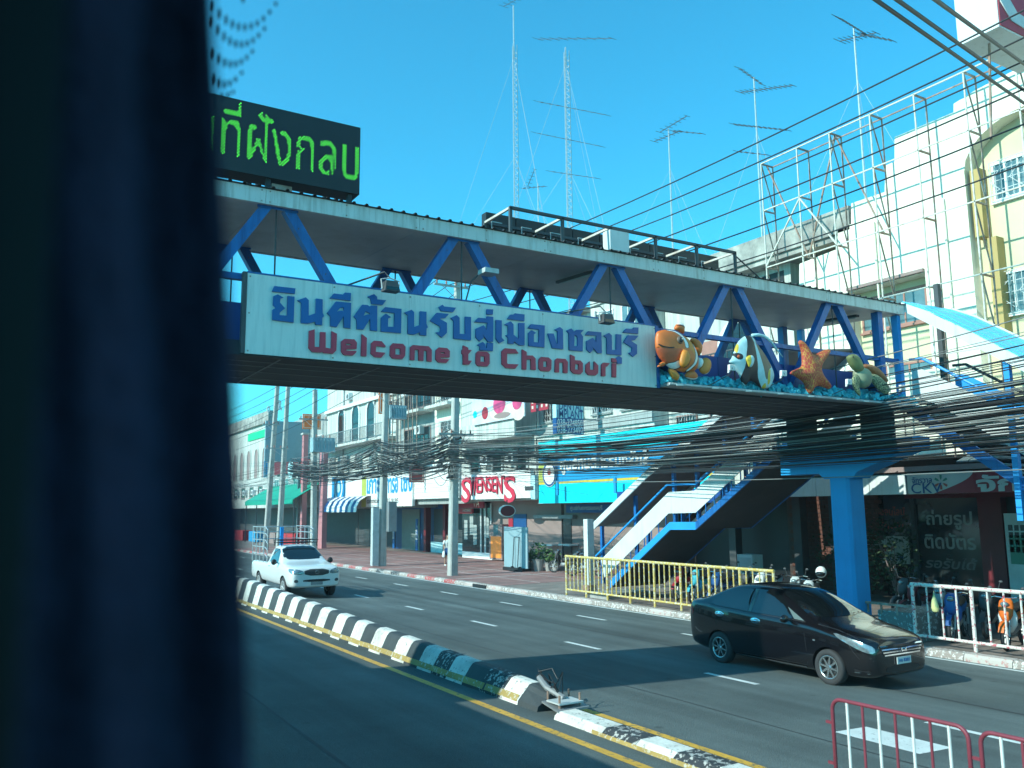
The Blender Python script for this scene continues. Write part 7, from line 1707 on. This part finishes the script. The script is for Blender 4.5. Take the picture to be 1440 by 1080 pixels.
for yy in (E_.y - .12, C_.y + .12): MB().lathe([(0, -.03), (.1, -.03), (.1, .03), (0, .03)], (21.8, yy, .0), (0, 1, 0), 14).out('trolley_wheel', M['rubber'], tr)
for i, (px_, s_, lab) in enumerate(((757, 1.25, 'tallest potted plant right of the blank board'), (746, .8, 'small potted plant at the foot of the blank board'), (772, .9, 'potted plant beside the parked black motorbike'), (781, .7, 'low potted plant between the black motorbike and its pot neighbour'))):
    Y_ = atX(px_, 795, 22.6 + .2 * i).y; shrub('potted_plant', lab, (22.6 + .2 * i, Y_, .28 * s_), (.34 * s_, .34 * s_, .38 * s_), 'leaf', 170, 20 + i, 'potted plant', (.42 * s_, .24 * s_), .13, 'potted plants on the pavement')
t = thing('fire_hydrant_box', 'small pale street cabinet under the staircase by the brick wall', 'street cabinet', (22.5, 21.6, 0)); box('cabinet_body', (22.4, 21.3, -.12), (22.9, 22.0, 1.2), M['white_metal'], t); box('cabinet_door', (22.38, 21.36, 0), (22.397, 21.94, 1.1), M['grey_lt'], t)
# ------------------------------------------------------------------ pedestrian
def skin(name, V_, E_, R_, m, parent, lvl=2, root=0):
    me = D.meshes.new(name); o0 = worigin(parent); me.from_pydata([tuple(V(v) - o0) for v in V_], E_, []); o = D.objects.new(name, me); COL.objects.link(o); o.parent = parent
    md_ = o.modifiers.new('s', 'SKIN'); md_.use_smooth_shade = True; su = o.modifiers.new('u', 'SUBSURF'); su.levels = lvl; su.render_levels = lvl
    for i, r in enumerate(R_): me.skin_vertices[0].data[i].radius = r if isinstance(r, tuple) else (r, r)
    me.skin_vertices[0].data[root].use_root = True
    me2 = mesh_of(o); o.modifiers.clear(); me2.materials.clear(); me2.materials.append(M[m]); o.data = me2
    for p in me2.polygons: p.use_smooth = True
    return o
a = atX(629, 796, 21.0); PY = a.y; pxo, zb_ = 21.0, pz(21.0)
t = thing('person', 'woman in a white printed T-shirt and dark skirt walking with a white carrier bag', 'person', (pxo, PY, zb_))
def P3(f, s_, z): return (pxo + s_, PY - f, zb_ + z)     # forward is towards the viewer's side (-Y)
hh = 1.60
VV = [P3(0, 0, .90), P3(0, 0, 1.05), P3(.01, 0, 1.22), P3(0, 0, 1.34), P3(.01, 0, 1.40), P3(.02, 0, 1.48), P3(.02, 0, 1.56),
      P3(0, .09, .86), P3(.10, .09, .48), P3(.12, .08, .07), P3(.22, .08, .03), P3(0, -.09, .86), P3(-.02, -.09, .48), P3(-.14, -.08, .10), P3(-.05, -.08, .03),
      P3(0, .17, 1.31), P3(-.06, .22, 1.06), P3(.04, .23, .86), P3(0, -.17, 1.31), P3(.04, -.22, 1.06), P3(.10, -.24, .84)]
EE = [(0, 1), (1, 2), (2, 3), (3, 4), (4, 5), (5, 6), (0, 7), (7, 8), (8, 9), (9, 10), (0, 11), (11, 12), (12, 13), (13, 14), (3, 15), (15, 16), (16, 17), (3, 18), (18, 19), (19, 20)]
RR = [(.12, .10), (.105, .085), (.13, .09), (.10, .07), .045, (.065, .08), (.07, .085), .078, .05, .032, .028, .078, .05, .032, .028, .05, .036, .024, .05, .036, .024]
skin('body', VV, EE, RR, 'skin', t)
for s_, c_ in ((.23, P3(.05, .235, .86)), (-.24, P3(.11, -.245, .84))):
    c_ = V(c_); vs = [tuple(c_), tuple(c_ + V((0, 0, -.06)))]; es = [(0, 1)]; rs = [(.02, .032), (.018, .034)]
    for k in range(4):
        b0 = len(vs); y_ = (-.024 + .016 * k); vs += [tuple(c_ + V((0, y_, -.085))), tuple(c_ + V((0, y_ - .006, -.12 - .008 * (k in (1, 2)))))]; es += [(1, b0), (b0, b0 + 1)]; rs += [.008, .007]
    b0 = len(vs); vs += [tuple(c_ + V((0, -.04, -.04))), tuple(c_ + V((0, -.05, -.075)))]; es += [(0, b0), (b0, b0 + 1)]; rs += [.010, .008]
    skin('hand', vs, es, rs, 'skin', t, 1)
hc = V(P3(.025, 0, 1.53))
MB().ball(tuple(hc + V((0, .02, .02))), (.088, .098, .115), 16).out('hair', M['hair'], t, smooth=True)
MB().ball(tuple(hc + V((0, .06, -.10))), (.085, .055, .15), 12).out('hair', M['hair'], t, smooth=True)
MB().ball(tuple(hc + V((0, -.05, -.015))), (.068, .062, .095), 14).out('face', M['skin'], t, smooth=True)
for s_ in (-1, 1):
    MB().ball(tuple(hc + V((s_ * .027, -.105, .0))), (.012, .008, .008), 8).out('eye', M['hair'], t); MB().ball(tuple(hc + V((s_ * .082, .0, -.01))), (.012, .02, .03), 8).out('ear', M['skin'], t, smooth=True)
MB().ball(tuple(hc + V((0, -.115, -.022))), (.011, .014, .02), 8).out('nose', M['skin'], t, smooth=True); MB().ball(tuple(hc + V((0, -.106, -.055))), (.022, .008, .007), 8).out('mouth', M['bb_red'], t)
def rings(name, R_, m, n_=18): return blob([((pxo + c[0], PY - c[1], zb_ + c[2]), c[3], c[4]) for c in R_], name, M[m], t, n_)
rings('t_shirt', [(0, 0, .90, .165, .125), (0, 0, 1.0, .15, .115), (0, .01, 1.15, .165, .125), (0, .01, 1.26, .18, .12), (0, 0, 1.345, .14, .09), (0, 0, 1.38, .075, .065)], 'white')
for s_ in (-1, 1): MB().tube([P3(0, s_ * .14, 1.32), P3(-.02 if s_ > 0 else .01, s_ * .205, 1.21), P3(-.05 if s_ > 0 else .03, s_ * .222, 1.12)], [.07, .065, .062], 12).out('sleeve', M['white'], t, smooth=True)
for k in range(3): box('shirt_print', (pxo - .08, PY - .142, zb_ + 1.05 + .06 * k), (pxo + .08, PY - .134, zb_ + 1.085 + .06 * k), M['dark_grey'], t)
rings('skirt', [(0, 0, .95, .15, .115), (0, 0, .85, .185, .15), (0, .02, .70, .205, .20), (0, .03, .56, .21, .225)], 'navy')
for f, s_, z in ((.18, .08, .0), (-.09, -.08, .0)): MB().ball((pxo + s_, PY - f, zb_ + .035), (.042, .12, .035), 12).out('shoe', M['white'], t, smooth=True)
bg_ = thing('carrier_bag', 'white carrier bag held by the walking woman', 'bag', P3(.1, -.27, .62)); c_ = V(P3(.10, -.27, .62))
blob([((c_.x, c_.y, c_.z + .16), .02, .10), ((c_.x, c_.y, c_.z + .05), .06, .13), ((c_.x, c_.y, c_.z - .12), .07, .15), ((c_.x, c_.y, c_.z - .17), .04, .12)], 'bag_body', M['white_metal'], bg_)
MB().tube([(c_.x, c_.y - .05, c_.z + .15), (c_.x, c_.y, c_.z + .24), (c_.x, c_.y + .05, c_.z + .15)], .006, 5).out('bag_handle', M['white_metal'], bg_)
# ================================================================== COACHES IN THE NEAR LANE
def coach(y0, y1, label, inside_=True):
    xr, xl, zb0, zt_ = .16, -2.3, .35, 3.62
    t = thing('coach', label, 'bus', ((xr + xl) / 2, (y0 + y1) / 2, .2))
    box('side_panel', (xr - .06, y0, zb0), (xr, y1, 2.30), M['bus_out'], t); box('side_panel', (xl, y0, zb0), (xl + .06, y1, 2.30), M['bus_out'], t)
    box('side_panel', (xr - .06, y0, 3.42), (xr, y1, zt_), M['bus_out'], t); box('side_panel', (xl, y0, 2.30), (xl + .06, y1, zt_), M['bus_out'], t)
    box('roof', (xl, y0, zt_ + .002), (xr, y1, zt_ + .06), M['bus_out'], t); box('floor', (xl + .06, y0, 1.35), (xr - .06, y1, 1.42), M['bus_in'], t)
    box('end_wall', (xl + .062, y0, .4), (xr - .062, y0 + .06, zt_), M['bus_out'], t); box('end_wall', (xl + .062, y1 - .06, .4), (xr - .062, y1, zt_), M['bus_out'], t)
    box('ceiling_lining', (xl + .062, y0 + .062, 3.56), (xr - .062, y1 - .062, 3.60), M['bus_in'], t); box('wall_lining', (xl + .062, y0 + .062, 1.43), (xl + .08, y1 - .062, 3.55), M['bus_in'], t)
    return t, xr, xl
t, xr, xl = coach(-1.2, 11.75, 'coach the picture is taken from, its open window beside the camera')
box('wall_lining', (xr - .08, -1.13, 1.43), (xr - .062, 11.68, 2.3), M['bus_in'], t)
for y0_, y1_ in ((-1.13, -.35), (.98, 11.68)): box('window_pillar', (xr - .058, y0_, 2.302), (xr - .005, y1_, 3.418), M['bus_in'], t)
box('window_post', (-.35, .33, 2.0), (.011, .36, 3.5), M['black'], t)
box('partition', (xl + .1, 1.25, 1.43), (xr - .09, 1.30, 3.55), M['bus_in'], t)
for yy in (1.0, 9.5):
    for s_ in (xr - .16, xl + .16): MB().lathe([(0, -.13), (.46, -.13), (.48, -.1), (.48, .1), (.46, .13), (0, .13)], (s_, yy, .68), (1, 0, 0), 28).out('wheel', M['rubber'], t, fix=True)
t2, _, _ = coach(12.6, 24.4, 'second coach queuing ahead in the near lane, hidden behind the curtain')  # unseen coach added to carry the shadow on along the near lane
for y0_ in (13.2, 15.6, 18.0, 20.4, 22.4): box('window', (.161, y0_, 2.3), (.17, y0_ + 1.8, 3.35), M['glass_dark'], t2)
box('side_panel', (.10, 12.6, 2.302), (.158, 24.4, 3.418), M['bus_out'], t2)
for yy in (14.5, 22.0):
    for s_ in (0.0, -2.14): MB().lathe([(0, -.13), (.46, -.13), (.48, -.1), (.48, .1), (.46, .13), (0, .13)], (s_, yy, .68), (1, 0, 0), 28).out('wheel', M['rubber'], t2, fix=True)
# curtain drawn back beside the window
ct = thing('curtain', 'dark navy curtain hanging in folds beside the coach window', 'curtain', (0, .55, 2.6))
mb = MB(); nu, nv = 70, 26; vs = []
for j in range(nv):
    z = 2.28 + 1.28 * j / (nv - 1)
    # free edge: a little farther out towards the hem
    ex = lerp_prof([(2.4, .142), (2.69, .132), (2.798, .1255), (2.903, .1166), (3.004, .106), (3.136, .0934), (3.5, .075)], z) - .006
    for i in range(nu):
        u = i / (nu - 1); x = -.14 + (ex + .14) * (u ** .9)
        y = .515 + .0045 * math.sin(u * 24 + .4 * math.sin(z * 3)) + .004 * math.sin(u * 9 + 1) + .004 * noise.noise(V((u * 12, z * 5, 0))) - .03 * u
        vs.append((x, y, z))
mb.add(vs, [(j * nu + i, j * nu + i + 1, (j + 1) * nu + i + 1, (j + 1) * nu + i) for j in range(nv - 1) for i in range(nu - 1)])
mb.add([(v[0], v[1] + .004, v[2]) for v in vs], [(j * nu + i, (j + 1) * nu + i, (j + 1) * nu + i + 1, j * nu + i + 1) for j in range(nv - 1) for i in range(nu - 1)])
mb.out('fabric', M['curtain'], ct, smooth=True)
MB().tube([(-.14, .53, 3.55), (.15, .53, 3.55)], .012, 8).out('curtain_rail', M['grey'], ct)
# printed window dots; the outside bracket is added only to hold them
fd = tag(D.objects.new('window_dots', None), 'curved rows of small black dots on a wind deflector outside the coach window', 'wind deflector'); COL.objects.link(fd); fd.location = (.35, 1.6, 4.0); MB().tube([(.16, 1.58, 3.52), (.3, 1.6, 4.0), (.55, 1.6, 4.0)], .01, 6).out('bracket', M['black'], fd)
rows = [((308, -10), (340, -2), (380, -14), 3), ((300, 8), (345, 38), (388, 5), 11), ((299, 30), (336, 62), (372, 40), 10), ((301, 75), (328, 90), (355, 72), 8), ((303, 111), (318, 118), (340, 102), 6), ((304, 140), (318, 135), (328, 129), 4)]
for a_, b_, c_, n_ in rows:
    for k in range(n_):
        f = k / (n_ - 1); x = (1 - f) ** 2 * a_[0] + 2 * f * (1 - f) * b_[0] + f * f * c_[0]; y = (1 - f) ** 2 * a_[1] + 2 * f * (1 - f) * (b_[1] * 2 - (a_[1] + c_[1]) / 2) + f * f * c_[1]
        q = atY(x, y, 1.6); hgt = .0145 * (1 - f * .62) * 1.6; wd = .0019 * 1.6
        MB().prism([(q.x + wd * math.cos(g * math.pi / 5), q.y, q.z + hgt * .55 * math.sin(g * math.pi / 5)) for g in range(10)], (0, .002, 0)).out('dot', M['black'], fd, fix=True)
# thin street haze
import os
hz = MB().box((-160, -70, -1.9), (200, 420, 62)).out('haze', D.materials.new('haze_air'), kind='stuff')
hm = hz.data.materials[0]; hm.use_nodes = True; hn = hm.node_tree.nodes; hn.remove(hn['Principled BSDF'])
hv = hn.new('ShaderNodeVolumePrincipled'); hv.inputs['Density'].default_value = 0.0007; hv.inputs['Color'].default_value = (.72, .9, 1, 1); hv.inputs['Anisotropy'].default_value = .2
hm.node_tree.links.new(hv.outputs[0], hn['Material Output'].inputs['Volume'])
print('OBJECTS', len(D.objects))
